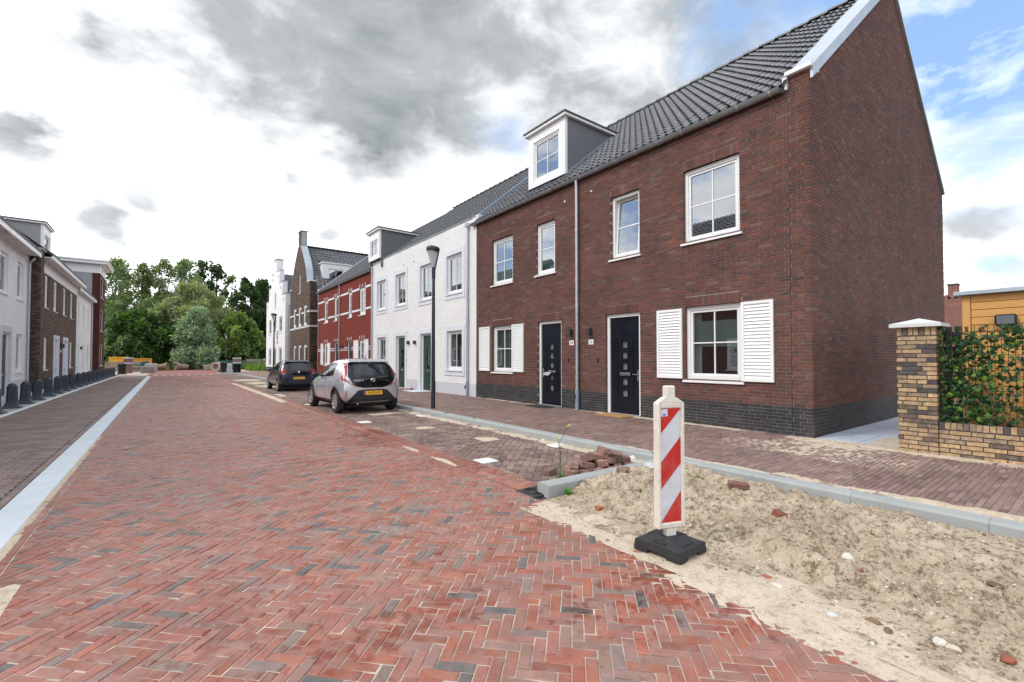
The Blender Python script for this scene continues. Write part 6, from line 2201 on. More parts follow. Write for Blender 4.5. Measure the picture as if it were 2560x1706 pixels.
tuft((4.95, 3.12, sand_z(4.95, 3.12)), 26, 0.10, 'low spreading grass tuft just right of the beacon', seed=6, w=0.006, bend=0.6)
tuft((5.12, 3.05, sand_z(5.12, 3.05)), 7, 0.17, 'upright few-leaved seedling next to the low grass right of the beacon', (0.14, 0.24, 0.03), seed=7, w=0.013)
tuft((4.62, 1.26, sand_z(4.62, 1.26)), 6, 0.09, 'tiny pair of grass blades on the right-hand sand', seed=8, w=0.005)
tuft((7.55, 4.30, 0.12), 18, 0.07, 'flat green weed between the bricks of the footway', seed=9, w=0.008, bend=0.8)
tuft((5.72, 10.4, 0.105), 10, 0.12, 'weed sprouting on the kerb nearer the street lamp', seed=10, w=0.008)
tuft((5.74, 9.1, 0.105), 10, 0.12, 'weed sprouting on the kerb further from the street lamp', seed=11, w=0.008)
tuft((-0.98, 6.8, 0.0), 18, 0.06, 'yellow-green weed at the edge of the pale concrete strip', (0.2, 0.24, 0.04), seed=12, w=0.008, bend=0.8)
tuft((-3.25, 18.4, 0.0), 12, 0.07, 'flat weed at the left kerb near the first bollards', seed=13, w=0.01, bend=0.8)

# doormats and slab by the doors
MB().bbox(8.36, 8.82, 9.62, 10.5, 0.131, 0.150, 0.006).build('doormat', plain('mat_black', (0.02, 0.02, 0.022), 0.95, 0.3, 60, 0.5, 150))
tag(bpy.context.scene.objects['doormat'], 'black doormat in front of door number 28', 'doormat')
o = MB().bbox(8.42, 8.86, 6.98, 7.80, 0.131, 0.156, 0.006).build('doormat', plain('mat_coir', (0.40, 0.21, 0.07), 0.95, 0.2, 60, 0.6, 150))
tag(o, 'brown coir doormat in front of door number 26', 'doormat')
o = MB().bbox(8.15, 8.88, 17.55, 18.7, 0.130, 0.150, 0.006).build('door_slab', M['concrete_pale'])
tag(o, 'pale concrete slab in front of the nearer green door', 'slab')
o = MB().bbox(8.45, 8.85, 20.2, 21.1, 0.130, 0.150, 0.006).build('doormat', plain('mat_straw', (0.5, 0.33, 0.13), 0.95, 0.2, 60, 0.6, 150))
tag(o, 'straw-coloured doormat in front of the further green door', 'doormat')
o = bpy.data.objects.new('loose_paver', pm.copy())
COL.objects.link(o)
o.location = (8.7, 18.95, 0.185)
o.rotation_euler = (0, 0, R(75))
o.color = (0.24, 0.10, 0.075, 1)
tag(o, 'reddish brick lying beside the nearer green door', 'paver')
# papers stuck in the letterbox of number 28
o = MB().extrude([(8.90, 9.95, 1.105), (8.90, 10.2, 1.105), (8.90, 10.2, 1.12), (8.90, 9.95, 1.12)], [(8.80, 9.97, 1.02), (8.80, 10.22, 1.04), (8.80, 10.22, 1.055), (8.80, 9.97, 1.035)]).build('folded_newspaper', plain('paper', (0.36, 0.32, 0.31), 0.8, 0.6, 45))
tag(o, 'folded papers sticking out of the letterbox of number 28', 'newspaper')
# ------------------------------------------------------------------ street furniture
M['lamp_paint'] = plain('lamp_paint', (0.012, 0.018, 0.027), 0.35, 0.1, 5)
m_, g_ = newmat('lamp_glass')
M['lamp_glass'] = finish(m_, g_, principled(g_, Base_Color=(0.62, 0.64, 0.66), Roughness=0.25, Transmission_Weight=0.35, IOR=1.2))


def copy_tree(src, parent=None):
    c = src.copy()
    COL.objects.link(c)
    if parent is not None:
        c.parent = parent
    for ch in list(src.children):
        copy_tree(ch, c)
    return c


def street_lamp():
    t = empty('street_lamp', (6.07, 11.79, 0.11), '', 'street lamp', 'street lamps along the footway')
    LOCAL.add(t.name)
    o = MB().tube([(0, 0, 0), (0, 0, 1.2), (0, 0, 3.75)], [0.060, 0.056, 0.040], 16).build('pole', M['lamp_paint'], t)
    smooth_by_angle(o, 50)
    smooth_by_angle(MB().tube([(0, 0, 3.68), (0, 0, 4.0)], [0.052, 0.056], 16).build('collar', M['lamp_paint'], t), 50)
    # spine carrying the cap on one side
    sp = MB()
    sp.extrude([(0.02, -0.03, 3.95), (0.055, -0.03, 3.95), (0.055, 0.03, 3.95), (0.02, 0.03, 3.95)], [(0.125, -0.02, 4.44), (0.158, -0.02, 4.44), (0.158, 0.02, 4.44), (0.125, 0.02, 4.44)])
    sp.build('spine', M['lamp_paint'], t)
    g = MB()
    seg = 20
    rings = []
    for r, z, ox in ((0.045, 4.0, 0.0), (0.085, 4.18, -0.012), (0.125, 4.34, -0.022), (0.158, 4.465, -0.03)):
        rings.append([(ox + r * math.cos(2 * math.pi * k / seg), r * math.sin(2 * math.pi * k / seg), z) for k in range(seg)])
    vs = [v for r in rings for v in r]
    g.add(vs, [(i * seg + k, i * seg + (k + 1) % seg, (i + 1) * seg + (k + 1) % seg, (i + 1) * seg + k) for i in range(3) for k in range(seg)])
    smooth_by_angle(g.build('glass_cone', M['lamp_glass'], t), 60)
    MB().lathe([(0.001, 4.40), (0.05, 4.42), (0.06, 4.46)], 12).build('lamp_source', M['chrome'], t)
    c = MB()
    rings = []
    for r, z, ox in ((0.150, 4.455, -0.03), (0.176, 4.475, -0.028), (0.185, 4.53, -0.02), (0.172, 4.575, -0.014), (0.12, 4.605, -0.008), (0.04, 4.615, 0.0)):
        rings.append([(ox + r * math.cos(2 * math.pi * k / seg) * 1.06, r * math.sin(2 * math.pi * k / seg), z + 0.03 * math.cos(2 * math.pi * k / seg) * -0.6) for k in range(seg)])
    vs = [v for r in rings for v in r]
    c.add(vs, [(i * seg + k, i * seg + (k + 1) % seg, (i + 1) * seg + (k + 1) % seg, (i + 1) * seg + k) for i in range(5) for k in range(seg)] + [tuple(5 * seg + k for k in range(seg))])
    smooth_by_angle(c.build('cap', M['lamp_paint'], t), 40)
    MB().bbox(0.056, 0.064, -0.03, 0.03, 0.45, 0.75, 0.003).build('hatch', M['lamp_paint'], t)
    return t


L1 = street_lamp()
L1.rotation_euler = (0, 0, R(-37))
L1['label'] = 'near dark street lamp with cone glass in front of white house'
for loc, lb in (((6.07, 36.0, 0.11), 'dark street lamp further down, in front of the stepped gable house'), ((6.07, 68.0, 0.0), 'small distant street lamp in front of the trees')):
    c = copy_tree(L1)
    c.location = loc
    c['label'] = lb

# bollards
M['cast_iron'] = plain('cast_iron', (0.026, 0.035, 0.052), 0.5, 0.25, 5, 0.3, 60, dirt=0.35, dirtcol=(0.14, 0.14, 0.14))


def bollard():
    t = empty('bollard', (-3.68, 20.1, 0.02), '', 'bollard', 'bollards along the left kerb')
    LOCAL.add(t.name)

    def ring(r, z, ch):
        a = r * (1 - ch)
        return [(r, -a, z), (r, a, z), (a, r, z), (-a, r, z), (-r, a, z), (-r, -a, z), (-a, -r, z), (a, -r, z)]
    def loft(name, prof):
        rs = [ring(*p) for p in prof]
        vs = [v for r in rs for v in r]
        fs = [(i * 8 + k, i * 8 + (k + 1) % 8, (i + 1) * 8 + (k + 1) % 8, (i + 1) * 8 + k) for i in range(len(rs) - 1) for k in range(8)]
        fs += [tuple(range(8))[::-1], tuple((len(rs) - 1) * 8 + k for k in range(8))]
        return MB().add(vs, fs).build(name, M['cast_iron'], t)
    loft('foot', [(0.220, 0.0, 0.03), (0.217, 0.02, 0.03), (0.155, 0.09, 0.15), (0.120, 0.185, 0.35)])
    loft('shaft', [(0.120, 0.186, 0.35), (0.116, 0.3, 0.42), (0.108, 0.62, 0.45)])
    loft('collar', [(0.117, 0.621, 0.45), (0.117, 0.645, 0.45), (0.108, 0.655, 0.45)])
    smooth_by_angle(MB().lathe([(0.104, 0.656), (0.099, 0.69), (0.076, 0.725), (0.042, 0.748), (0.0, 0.756)], 12).build('dome', M['cast_iron'], t), 60)
    return t


BY = [18.3, 20.1, 21.75, 23.5, 25.5, 27.35, 29.2, 31.1, 33.2, 35.2, 37.2, 39.2, 41.2, 43.2, 45.2, 47.3, 49.4, 51.4, 53.4]
B0 = bollard()
for i, y in enumerate(BY):
    o = B0 if i == 0 else copy_tree(B0)
    o.location = (-3.68, y, 0.02)
    o.rotation_euler = (0, 0, R(random.uniform(-3, 3)))
    ordn = ['first', 'second', 'third', 'fourth', 'fifth', 'sixth', 'seventh', 'eighth', 'ninth', 'tenth', 'eleventh', 'twelfth', 'thirteenth', 'fourteenth', 'fifteenth', 'sixteenth', 'seventeenth', 'eighteenth', 'last and farthest'][i]
    o['label'] = ('dark cast bollard on left kerb, cut by the picture edge' if i == 0 else 'dark cast bollard on the left kerb, %s counted from the camera' % ordn)

# wheelie bins
M['bin'] = plain('bin_plastic', (0.014, 0.016, 0.017), 0.5, 0.15, 8)
M['bin_lid'] = plain('bin_lid', (0.02, 0.055, 0.035), 0.45, 0.15, 8)


def wheelie(loc, rz, label, lid=None, h=1.05, w=0.29):
    t = empty('wheelie_bin', loc, label, 'bin', 'wheelie bins', rz)
    LOCAL.add(t.name)
    MB().extrude([(-w * .8, -w * .9, 0.06), (w * .8, -w * .9, 0.06), (w * .8, w * .8, 0.06), (-w * .8, w * .8, 0.06)], [(-w, -w * 1.2, h - 0.09), (w, -w * 1.2, h - 0.09), (w, w * 1.2, h - 0.09), (-w, w * 1.2, h - 0.09)]).build('body', M['bin'], t)
    MB().bbox(-w - .03, w + .03, -w * 1.2 - .04, w * 1.2 + .04, h - 0.089, h - 0.02, 0.02).bbox(-w, w, -w * 1.1, w * 1.1, h - 0.019, h + 0.02, 0.02).build('lid', lid or M['bin_lid'], t)
    for sx in (-1, 1):
        smooth_by_angle(MB().tube([(sx * (w - .02), w * .95, 0.1), (sx * (w + .03), w * .95, 0.1)], 0.10, 14).build('wheel', M['rubber'], t), 40)
    MB().tube([(-w, w * 1.2 + .08, h - .06), (w, w * 1.2 + .08, h - .06)], 0.018, 8).build('handle', M['bin'], t)
    return t


t = wheelie((-3.35, 57.3, -0.01), R(190), 'dark wheelie bin at the left pavement end beyond the bollards')
MB().box(-0.10, 0.10, -0.365, -0.36, 0.82, 0.92).build('label_plate', M['marking'], t)
wheelie((4.62, 54.0, 0.10), R(175), 'green-lidded wheelie bin on the far right kerb island', plain('green_lid', (0.05, 0.16, 0.07), 0.45), 1.08, 0.30)
CN = empty('open_crate_box', (5.75, 54.2, 0.13), 'black open-fronted box beside the wheelie bin on the kerb island', 'box')
MB().box(5.42, 6.08, 53.85, 53.9, 0.95, 1.0).box(5.42, 5.47, 53.85, 54.5, 0.13, 0.949).box(6.03, 6.08, 53.85, 54.5, 0.13, 0.949).box(5.471, 6.029, 54.45, 54.5, 0.13, 0.949).build('shell', M['bin'], CN)
MB().bbox(5.40, 6.10, 53.83, 54.52, 1.001, 1.12, 0.03).build('lid', plain('grey_lid', (0.32, 0.33, 0.34), 0.5), CN)
isl = MB().bbox(3.7, 6.35, 52.0, 52.5, -0.05, 0.06, 0.02).bbox(4.1, 6.2, 52.7, 55.2, -0.05, 0.10, 0.02).build('kerb_island', M['concrete'])
isl['kind'] = 'structure'
WG = MB().bbox(5.0, 5.45, 55.2, 55.9, 0.0, 1.05, 0.02)
o = WG.build('white_bag', plain('bag_white', (0.66, 0.64, 0.66), 0.8, 0.1, 4))
tag(o, 'white builders bag standing behind the wheelie bin', 'bag')

# concrete blocks, pipes, container, screens and stacked slabs at the end of the street
M['old_concrete'] = plain('old_concrete', (0.24, 0.225, 0.20), 0.9, 0.2, 1.6, 0.4, 25, dirt=0.6, dirtcol=(0.10, 0.09, 0.08))
def span(pa, pb, Y):
    return ray_at(pa, 898, Y=Y).x, ray_at(pb, 898, Y=Y).x


xa, xb = span(353, 386, 62.3)
o = MB().bbox(xa, xb, 61.8, 62.7, 0.06, 0.74, 0.08).bbox(xa - .05, xb + .05, 61.75, 62.75, -0.02, 0.10, 0.03).build('concrete_block', M['old_concrete'])
tag(o, 'stained concrete block at the end of the left lane', 'block')
xa, xb = span(362, 394, 71)
o = MB().bbox(xa, xb, 70.5, 71.6, 0, 0.95, 0.08).build('concrete_block', plain('pale_block', (0.36, 0.35, 0.32), 0.9, 0.1, 2, 0.3, 25))
tag(o, 'pale concrete block behind the stained one', 'block')
xa, xb = span(511, 530, 74)
o = MB().bbox(xa, xb, 74.0, 75.2, 0, 0.72, 0.08).build('concrete_block', plain('tan_block', (0.28, 0.24, 0.18), 0.9, 0.12, 2, 0.3, 25))
tag(o, 'tan concrete block left of the upright pipe ring', 'block')
M['pipe'] = plain('pipe_concrete', (0.25, 0.185, 0.13), 0.9, 0.15, 2, 0.3, 25, dirt=0.2)


def pipe_piece(name, p0, p1, r, label, bell=None, mat=None, bore=0.72):
    p0, p1 = Vector(p0), Vector(p1)
    ax = (p1 - p0).normalized()
    q = ax.to_track_quat('Z', 'Y').to_matrix().to_4x4()
    L = (p1 - p0).length
    k = bore
    prof = [(r * k, 0), (r, 0), (r, L * 0.25), (r * 1.0, L * 0.6), ((bell or r), L * 0.95), ((bell or r), L), ((bell or r) * k, L), (r * k, L * 0.6), (r * k, 0)]
    mb = MB().lathe(prof, 24)
    mb.v = [tuple(p0 + (q @ Vector(v))) for v in mb.v]
    return tag(smooth_by_angle(mb.build(name, mat or M['pipe'], None), 40), label, 'pipe')


xa, xb = span(390, 419, 76)
pipe_piece('concrete_pipe', (xa, 76.0, 0.42), (xb, 75.7, 0.52), 0.36, 'brown concrete pipe with flared end beside the pale block', 0.56)
xa, xb = span(440, 470, 77)
pipe_piece('concrete_pipe', (xb, 77.0, 0.40), (xa, 76.8, 0.55), 0.36, 'second brown concrete pipe lying in front of the silver willow', 0.60)
xa, xb = span(538, 545, 66)
pipe_piece('pipe_ring', (xa, 65.6, 0.58), (xb + .25, 66.2, 0.58), 0.58, 'pale concrete pipe ring standing on edge behind the bins', None, plain('ring_concrete', (0.36, 0.31, 0.25), 0.9, 0.1, 2, 0.3, 25), 0.62)
M['container'] = plain('container_orange', (0.62, 0.27, 0.015), 0.5, 0.08, 1.0)


def container(x0, x1, y, z1, label, mat):
    t = empty('site_container', ((x0 + x1) / 2, y, 0), label, 'container', 'site containers')
    n = int((x1 - x0) / 0.35)
    w = (x1 - x0) / n
    mb = MB()
    for i in range(n):
        mb.add([(x0 + i * w, y, 0.1), (x0 + i * w + w * .3, y - 0.06, 0.1), (x0 + i * w + w * .7, y - 0.06, 0.1), (x0 + (i + 1) * w, y, 0.1),
                (x0 + i * w, y, z1), (x0 + i * w + w * .3, y - 0.06, z1), (x0 + i * w + w * .7, y - 0.06, z1), (x0 + (i + 1) * w, y, z1)], [(0, 1, 5, 4), (1, 2, 6, 5), (2, 3, 7, 6)])
    mb.build('corrugated_side', mat, t)
    MB().bbox(x0 - .05, x1 + .05, y - 0.12, y + 0.02, z1, z1 + 0.14, 0.01).build('top_rail', mat, t)
    MB().box(x0, x1, y + 0.03, y + 2.4, 0.0, z1 + 0.1).build('body', mat, t)
    for x in (x0 - 0.05, x1 - 0.1):
        MB().bbox(x, x + 0.15, y - 0.13, y + 0.021, 0, z1 - .001, 0.01).build('corner_post', mat, t)
    return t


xa, xb = span(274, 320, 74)
container(xa, xb, 74, 1.62, 'yellow site container left of the brick pier', plain('container_yellow', (0.66, 0.36, 0.01), 0.5, 0.05, 1))
xa, xb = span(326, 379, 73)
container(xa, xb, 73, 1.44, 'orange site container behind the green screen', M['container'])
M['screen_green'] = plain('screen_green', (0.025, 0.095, 0.09), 0.7, 0.12, 0.5)


def screen(p0, p1, z0, z1, label, skew=0.0):
    t = empty('mesh_screen', ((p0[0] + p1[0]) / 2, (p0[1] + p1[1]) / 2, 0), label, 'screen', 'green screens on site fencing')
    n = 14
    vs = []
    for i in range(n + 1):
        a = i / n
        x, y = p0[0] + (p1[0] - p0[0]) * a, p0[1] + (p1[1] - p0[1]) * a + 0.06 * math.sin(a * 17)
        vs += [(x, y, z0), (x, y, z1 + skew * (a - 1))]
    MB().add(vs, [(2 * i, 2 * i + 2, 2 * i + 3, 2 * i + 1) for i in range(n)]).build('cloth', M['screen_green'], t)
    for q, zz in ((p0, z1 - skew), (p1, z1)):
        MB().tube([(q[0], q[1] + 0.05, 0), (q[0], q[1] + 0.05, zz + 0.1)], 0.03, 6).build('post', M['zinc'], t)
    return t


xa, xb = span(331, 372, 71)
screen((xa, 70.8), (xb, 71.2), 0.0, 1.28, 'tilted green cloth screen in front of orange container', 0.25)
screen((span(531, 568, 78)[0], 78), (span(531, 568, 78)[1], 78), 0.0, 1.3, 'green cloth screen beyond the pipe ring')
screen((span(569, 616, 78)[0], 78.2), (span(569, 616, 78)[1], 78.2), 0.0, 1.3, 'green cloth screen behind the right brick pier')
M['pallet'] = plain('stacked_slab', (0.24, 0.215, 0.18), 0.9, 0.25, 2.2, 0.4, 14, dirt=0.4)


def stack(x0, y0, nx, ny, label, w=2.2, h=0.42):
    t = empty('slab_stack', (x0, y0, 0), label, 'stack', 'stacks of building slabs')
    for i in range(nx):
        for j in range(ny):
            q = random.uniform(-.04, .04)
            MB().bbox(x0 + i * (w + .12) + q, x0 + i * (w + .12) + w + q, y0, y0 + 1.1, j * (h + .08) + 0.06, j * (h + .08) + h + 0.06, 0.02).build('bundle', M['pallet'], t)
    return t


stack(span(262, 300, 69)[0], 69, 2, 3, 'grey stacked slab bundles left of the left brick pier', 1.5, 0.32)
stack(span(617, 660, 78)[0], 78, 3, 3, 'grey stacked slab bundles between green screen and stepped gable house', 1.9, 0.42)
# brick piers of the bridge railing
def bridge_pier(x, y, label):
    t = empty('bridge_pier', (x, y, 0), label, 'pier', 'brick piers at the street end')
    w = 0.36
    MB().box(x - w, x + w, y - 0.4, y + 0.4, 0, 0.95).build('shaft', plain('pier_brick', (0.19, 0.115, 0.095), 0.9, 0.2, 5, 0.3, 30), t)
    MB().bbox(x - w - .02, x + w + .02, y - 0.43, y + 0.43, 0.951, 1.14, 0.02).build('neck', M['slab_blue'], t)
    MB().box(x - w - .01, x + w + .01, y - 0.42, y + 0.42, 1.141, 1.50).build('head', M['far_brick'], t)
    MB().bbox(x - w - .06, x + w + .06, y - 0.48, y + 0.48, 1.501, 1.66, 0.03).build('cap', M['slab_blue'], t)
    return t


bridge_pier(span(321, 322, 64)[0], 64, 'left brick pier with grey cap at the end of the street')
bridge_pier(span(593, 594, 66)[0], 66, 'right brick pier with grey cap behind the bins')
o = MB().box(-8.5, -4.1, 60.0, 60.35, 0, 0.62).build('low_wall', M['far_brick'])
tag(o, 'low brown wall at the left pavement end', 'wall')


# ------------------------------------------------------------------ grass at the right far end
V_, F_ = [], []
rg = np.random.default_rng(9)
gm_ = MB()
cols = []
for i in range(2600):
    x, y = rg.uniform(8.5, 19), rg.uniform(64, 84)
    if rg.random() < 0.35:
        x, y = rg.uniform(-8, 9), rg.uniform(78.5, 84)
    h = rg.uniform(0.3, 1.3) * (0.5 + 0.9 * float(N1(x * .6, y * .6)))
    a = rg.uniform(0, 6.28)
    dx, dy = math.cos(a) * 0.10, math.sin(a) * 0.10
    lx, ly = rg.normal(0, 0.2), rg.normal(0, 0.2)
    b0 = len(gm_.v)
    gm_.v += [(x - dx, y - dy, 0), (x + dx, y + dy, 0), (x + lx, y + ly, h)]
    gm_.f.append((b0, b0 + 1, b0 + 2))
    k = rg.uniform(.7, 1.3)
    gm_.c.append((0.14 * k, 0.22 * k, 0.03) if rg.random() < .6 else (0.09 * k, 0.16 * k, 0.025))
o = gm_.build('long_grass', leaf_mat('grass', None, 0.35, 0.6, 'GEO'))
tag(o, 'long yellow-green grass at the foot of the far fencing', 'grass', kind='stuff')
verge = sheet('verge', -30, 30, 77, 130, -0.02, plain('verge', (0.05, 0.075, 0.02), 0.95, 0.4, 0.6, 0.5, 6))
# ------------------------------------------------------------------ trees closing the street
M['leaf'] = leaf_mat('tree_leaf', None, 0.42, 0.5, 'GEO')
M['bark'] = plain('bark', (0.085, 0.07, 0.055), 0.9, 0.3, 3, 0.6, 12)


def tree(name, px, pytop, Y, half, kind, label, zlow=1.6, clumps=46, leaves=120, seed=0, lean=0.0, shape='round'):
    rr = np.random.default_rng(seed + 100)
    base = ray_at(px, 898, Y=Y)
    H = ray_at(px, pytop, Y=Y).z
    X = base.x
    t = empty(name, (X, Y, 0), label, 'tree', 'trees at the end of the street')
    LOCAL.add(t.name)
    pal, ls, lw, droop = {
        'willow': (((0.115, 0.165, 0.075), (0.15, 0.20, 0.10), (0.085, 0.13, 0.055)), 0.50, 0.085, 0.30),
        'silver': (((0.155, 0.215, 0.16), (0.21, 0.275, 0.21), (0.10, 0.155, 0.11)), 0.48, 0.085, -0.25),
        'pale': (((0.165, 0.19, 0.10), (0.20, 0.225, 0.125), (0.12, 0.145, 0.075)), 0.46, 0.085, -0.1),
        'olive': (((0.10, 0.135, 0.05), (0.13, 0.17, 0.07), (0.07, 0.105, 0.04)), 0.36, 0.13, 0.05),
        'dark': (((0.045, 0.09, 0.03), (0.06, 0.115, 0.04), (0.03, 0.065, 0.025)), 0.34, 0.24, 0.1),
        'green': (((0.055, 0.125, 0.022), (0.08, 0.165, 0.03), (0.038, 0.09, 0.02)), 0.36, 0.26, 0.05),
        'lime': (((0.13, 0.20, 0.035), (0.17, 0.25, 0.045), (0.09, 0.15, 0.03)), 0.36, 0.26, 0.05)}[kind]
    # clump centres fill the crown's outline
    C = []
    tries = 0
    clumps = int(clumps * 1.75)
    while len(C) < clumps and tries < 4000:
        tries += 1
        u = rr.random()
        z = zlow + (H - zlow) * u
        if shape == 'cone':
            w = half * (0.25 + 0.95 * (1 - u) ** 0.8) * (0.7 + 0.3 * min(u / 0.12, 1))
        elif shape == 'spire':
            w = half * (0.35 + 0.65 * math.sin(math.pi * min(u * 0.9 + 0.1, 1)) ** 0.8)
        else:
            w = half * (1 - max(u - 0.35, 0) ** 1.6 * 1.7) * (0.62 + 0.38 * min(u / 0.35, 1))
        a = rr.uniform(0, 2 * math.pi)
        r = w * rr.random() ** 0.5
        p = np.array([r * math.cos(a) + lean * u * H, r * math.sin(a) * 0.8, z])
        q = rr.uniform(0.7, 1.4) * (0.50 + 0.05 * half) * (1.2 - 0.45 * u)
        if z + q * 0.6 > H:
            p[2] = H - q * 0.6
        C.append((p, q))
    p = np.array([lean * H, 0, H - 0.5])
    C.append((p, 0.55))
    V, Fc, Cc = [], [], []
    n = 0
    wind = np.array([0.35, 0.0, 0.12])
    for p, q in C:
        m = int(1.25 * leaves * (q / 0.9) ** 1.7)
        d = rr.normal(size=(m, 3))
        d /= np.linalg.norm(d, axis=1)[:, None]
        rad = q * rr.random(m) ** 0.45
        up = d[:, 2:3]
        pos = p + d * rad[:, None] * np.array([0.8, 0.8, 1.35]) + np.array([0.35, 0, 0]) * (up * rad[:, None]) * (1.0 if kind in ('silver', 'willow', 'olive', 'pale') else 0.0)
        axis = d * 0.8 + rr.normal(size=(m, 3)) * 0.55 + wind - np.array([0, 0, droop])
        axis /= np.linalg.norm(axis, axis=1)[:, None]
        side = np.cross(axis, rr.normal(size=(m, 3)))
        side /= np.linalg.norm(side, axis=1)[:, None]
        s = rr.uniform(0.75, 1.45, m)[:, None]
        a0 = pos
        a1 = pos + axis * ls * s * 0.5 + side * lw * s
        a2 = pos + axis * ls * s
        a3 = pos + axis * ls * s * 0.5 - side * lw * s
        V.append(np.stack([a0, a1, a2, a3], 1).reshape(-1, 3))
        Fc.append(np.arange(m * 4).reshape(-1, 4) + n)
        n += m * 4
        tone = rr.uniform(0.8, 1.2)
        ci = {'green': 1.25, 'dark': 1.35, 'lime': 1.3}.get(kind, 1.75) * np.array([pal[i] for i in rr.integers(0, len(pal), m)]) * rr.uniform(0.75, 1.25, (m, 1)) * tone
        ci = ci * 0.74 + ci.mean(1, keepdims=True) * np.array([0.27, 0.26, 0.23])
        Cc.append(np.concatenate([ci, np.ones((m, 1))], 1))
    o = mesh_obj('crown', np.concatenate(V).tolist(), np.concatenate(Fc).tolist(), M['leaf'], t)
    at = o.data.attributes.new('pcol', 'FLOAT_COLOR', 'FACE')
    at.data.foreach_set('color', np.concatenate(Cc).astype(np.float32).ravel())
    tr = 0.014 * H
    pts = [(0, 0, -0.1), (rr.normal(0, .1), rr.normal(0, .1), H * 0.2), (rr.normal(0, .2) + lean * H * .4, rr.normal(0, .2), H * 0.5), (lean * H * .9, 0, H * 0.88)]
    MB().tube(pts, [tr * 1.4, tr, tr * 0.6, tr * 0.15], 8).build('trunk', M['bark'], t)
    for i in rr.choice(len(C) - 1, min(14, len(C) - 1), replace=False):
        p, q = C[i]
        z0 = max(0.4, min(p[2] * 0.55, H * 0.6))
        MB().tube([(p[0] * .05, p[1] * .05, z0), (p[0] * .55, p[1] * .55, z0 + (p[2] - z0) * 0.6), (p[0], p[1], p[2])], [tr * 0.45, tr * 0.28, tr * 0.08], 6).build('limb', M['bark'], t)
    return t


tree('willow_tree', 285, 655, 92, 5.2, 'willow', 'tallest grey-green tree at the left of the tree row, beside the tower', 3.2, 62, 105, 1)
tree('poplar_tree', 352, 664, 97, 3.4, 'olive', 'loose olive tree rising second from the left behind the layered green one', 4, 38, 95, 2)
tree('poplar_tree', 402, 652, 99, 2.8, 'olive', 'narrow grey tree top just left of the middle of the tree row', 6, 34, 95, 3, 0, 'spire')
tree('willow_tree', 456, 655, 98, 4.4, 'willow', 'broad yellow-green tree crown behind the silver willow', 5, 54, 100, 4)
tree('spire_tree', 500, 654, 103, 2.0, 'dark', 'thin dark pointed tree top right of the broad yellow-green crown', 6, 26, 70, 5, 0, 'spire')
tree('spire_tree', 538, 664, 104, 2.6, 'dark', 'sparse dark tree top between thin pointed tree and dark poplars', 6, 26, 60, 6, 0, 'spire')
tree('poplar_tree', 578, 694, 103, 3.0, 'olive', 'small airy olive tree top left of the dark poplars', 5, 28, 75, 7)
tree('dark_poplar', 612, 700, 97, 4.2, 'dark', 'dark green poplar left of the stepped gable house', 2, 60, 105, 8)
tree('dark_poplar', 655, 703, 99, 4.2, 'dark', 'dark green poplar partly hidden behind the stepped gable house', 2, 60, 105, 9)
tree('dark_poplar', 700, 715, 101, 4.2, 'dark', 'dark green tree hidden mostly behind the gable houses', 3, 30, 90, 18)
tree('silver_willow', 478, 715, 88, 6.2, 'pale', 'wide silver-grey willow crown in the middle of the trees', 5.0, 74, 115, 10)
tree('silver_willow', 425, 752, 86, 3.2, 'pale', 'lower silver-grey willow branch crown left of the wide willow', 5.5, 30, 115, 15)
tree('maple_tree', 338, 782, 83, 4.6, 'green', 'layered bright green tree left of the front silver bush', 1.4, 60, 115, 11)
tree('maple_tree', 405, 815, 85, 3.0, 'green', 'deep green low tree between layered tree and front silver bush', 1.0, 40, 110, 12)
tree('lime_tree', 590, 790, 84, 4.2, 'lime', 'yellow-green rounded tree behind the distant street lamp', 1.2, 58, 115, 13)
tree('shrub_tree', 262, 832, 82, 4.2, 'willow', 'low grey-green shrub beside the tower house', 0.6, 44, 110, 14)
tree('silver_bush', 486, 775, 79.5, 2.7, 'silver', 'conical silver-green willow standing in front of all the trees', 0.5, 70, 120, 16, 0, 'cone')

# the dark wood behind, one mass
rr = np.random.default_rng(31)
m = 17000
x = rr.uniform(-34, 40, m)
y = rr.uniform(104, 116, m)
z = rr.random(m) ** 0.8 * (10.0 + 1.6 * np.sin(x * .5) + 1.0 * np.sin(x * 1.7))
ax = rr.normal(size=(m, 3))
ax /= np.linalg.norm(ax, axis=1)[:, None]
sd = np.cross(ax, rr.normal(size=(m, 3)))
sd /= np.linalg.norm(sd, axis=1)[:, None]
pos = np.stack([x, y, z], 1)
V = np.stack([pos, pos + ax * .4 + sd * .3, pos + ax * .8, pos + ax * .4 - sd * .3], 1).reshape(-1, 3)
o = mesh_obj('wood_behind', V.tolist(), np.arange(m * 4).reshape(-1, 4).tolist(), M['leaf'])
at = o.data.attributes.new('pcol', 'FLOAT_COLOR', 'FACE')
cc = np.array([0.06, 0.11, 0.035]) * rr.uniform(.6, 1.4, (m, 1))
at.data.foreach_set('color', np.concatenate([cc, np.ones((m, 1))], 1).astype(np.float32).ravel())
tag(o, 'dark green undergrowth of the wood behind the trees', 'undergrowth', kind='stuff')
# ------------------------------------------------------------------ parked cars
def paint(name, col, metallic=0.0, rough=0.3, flake=0.0):
    m, g = newmat(name)
    pos = g.n('ShaderNodeTexCoord').outputs['Object']
    n = g.noise(pos, 3.0, 4, 0.6)
    c = g.mix(g.ramp(n, [(0.4, 0), (0.75, 0.3)]), col, tuple(x * 0.8 + 0.03 for x in col))
    b = principled(g, Base_Color=c, Metallic=metallic, Roughness=rough)
    b.inputs['Coat Weight'].default_value = 0.9
    b.inputs['Coat Roughness'].default_value = 0.04
    return finish(m, g, b)


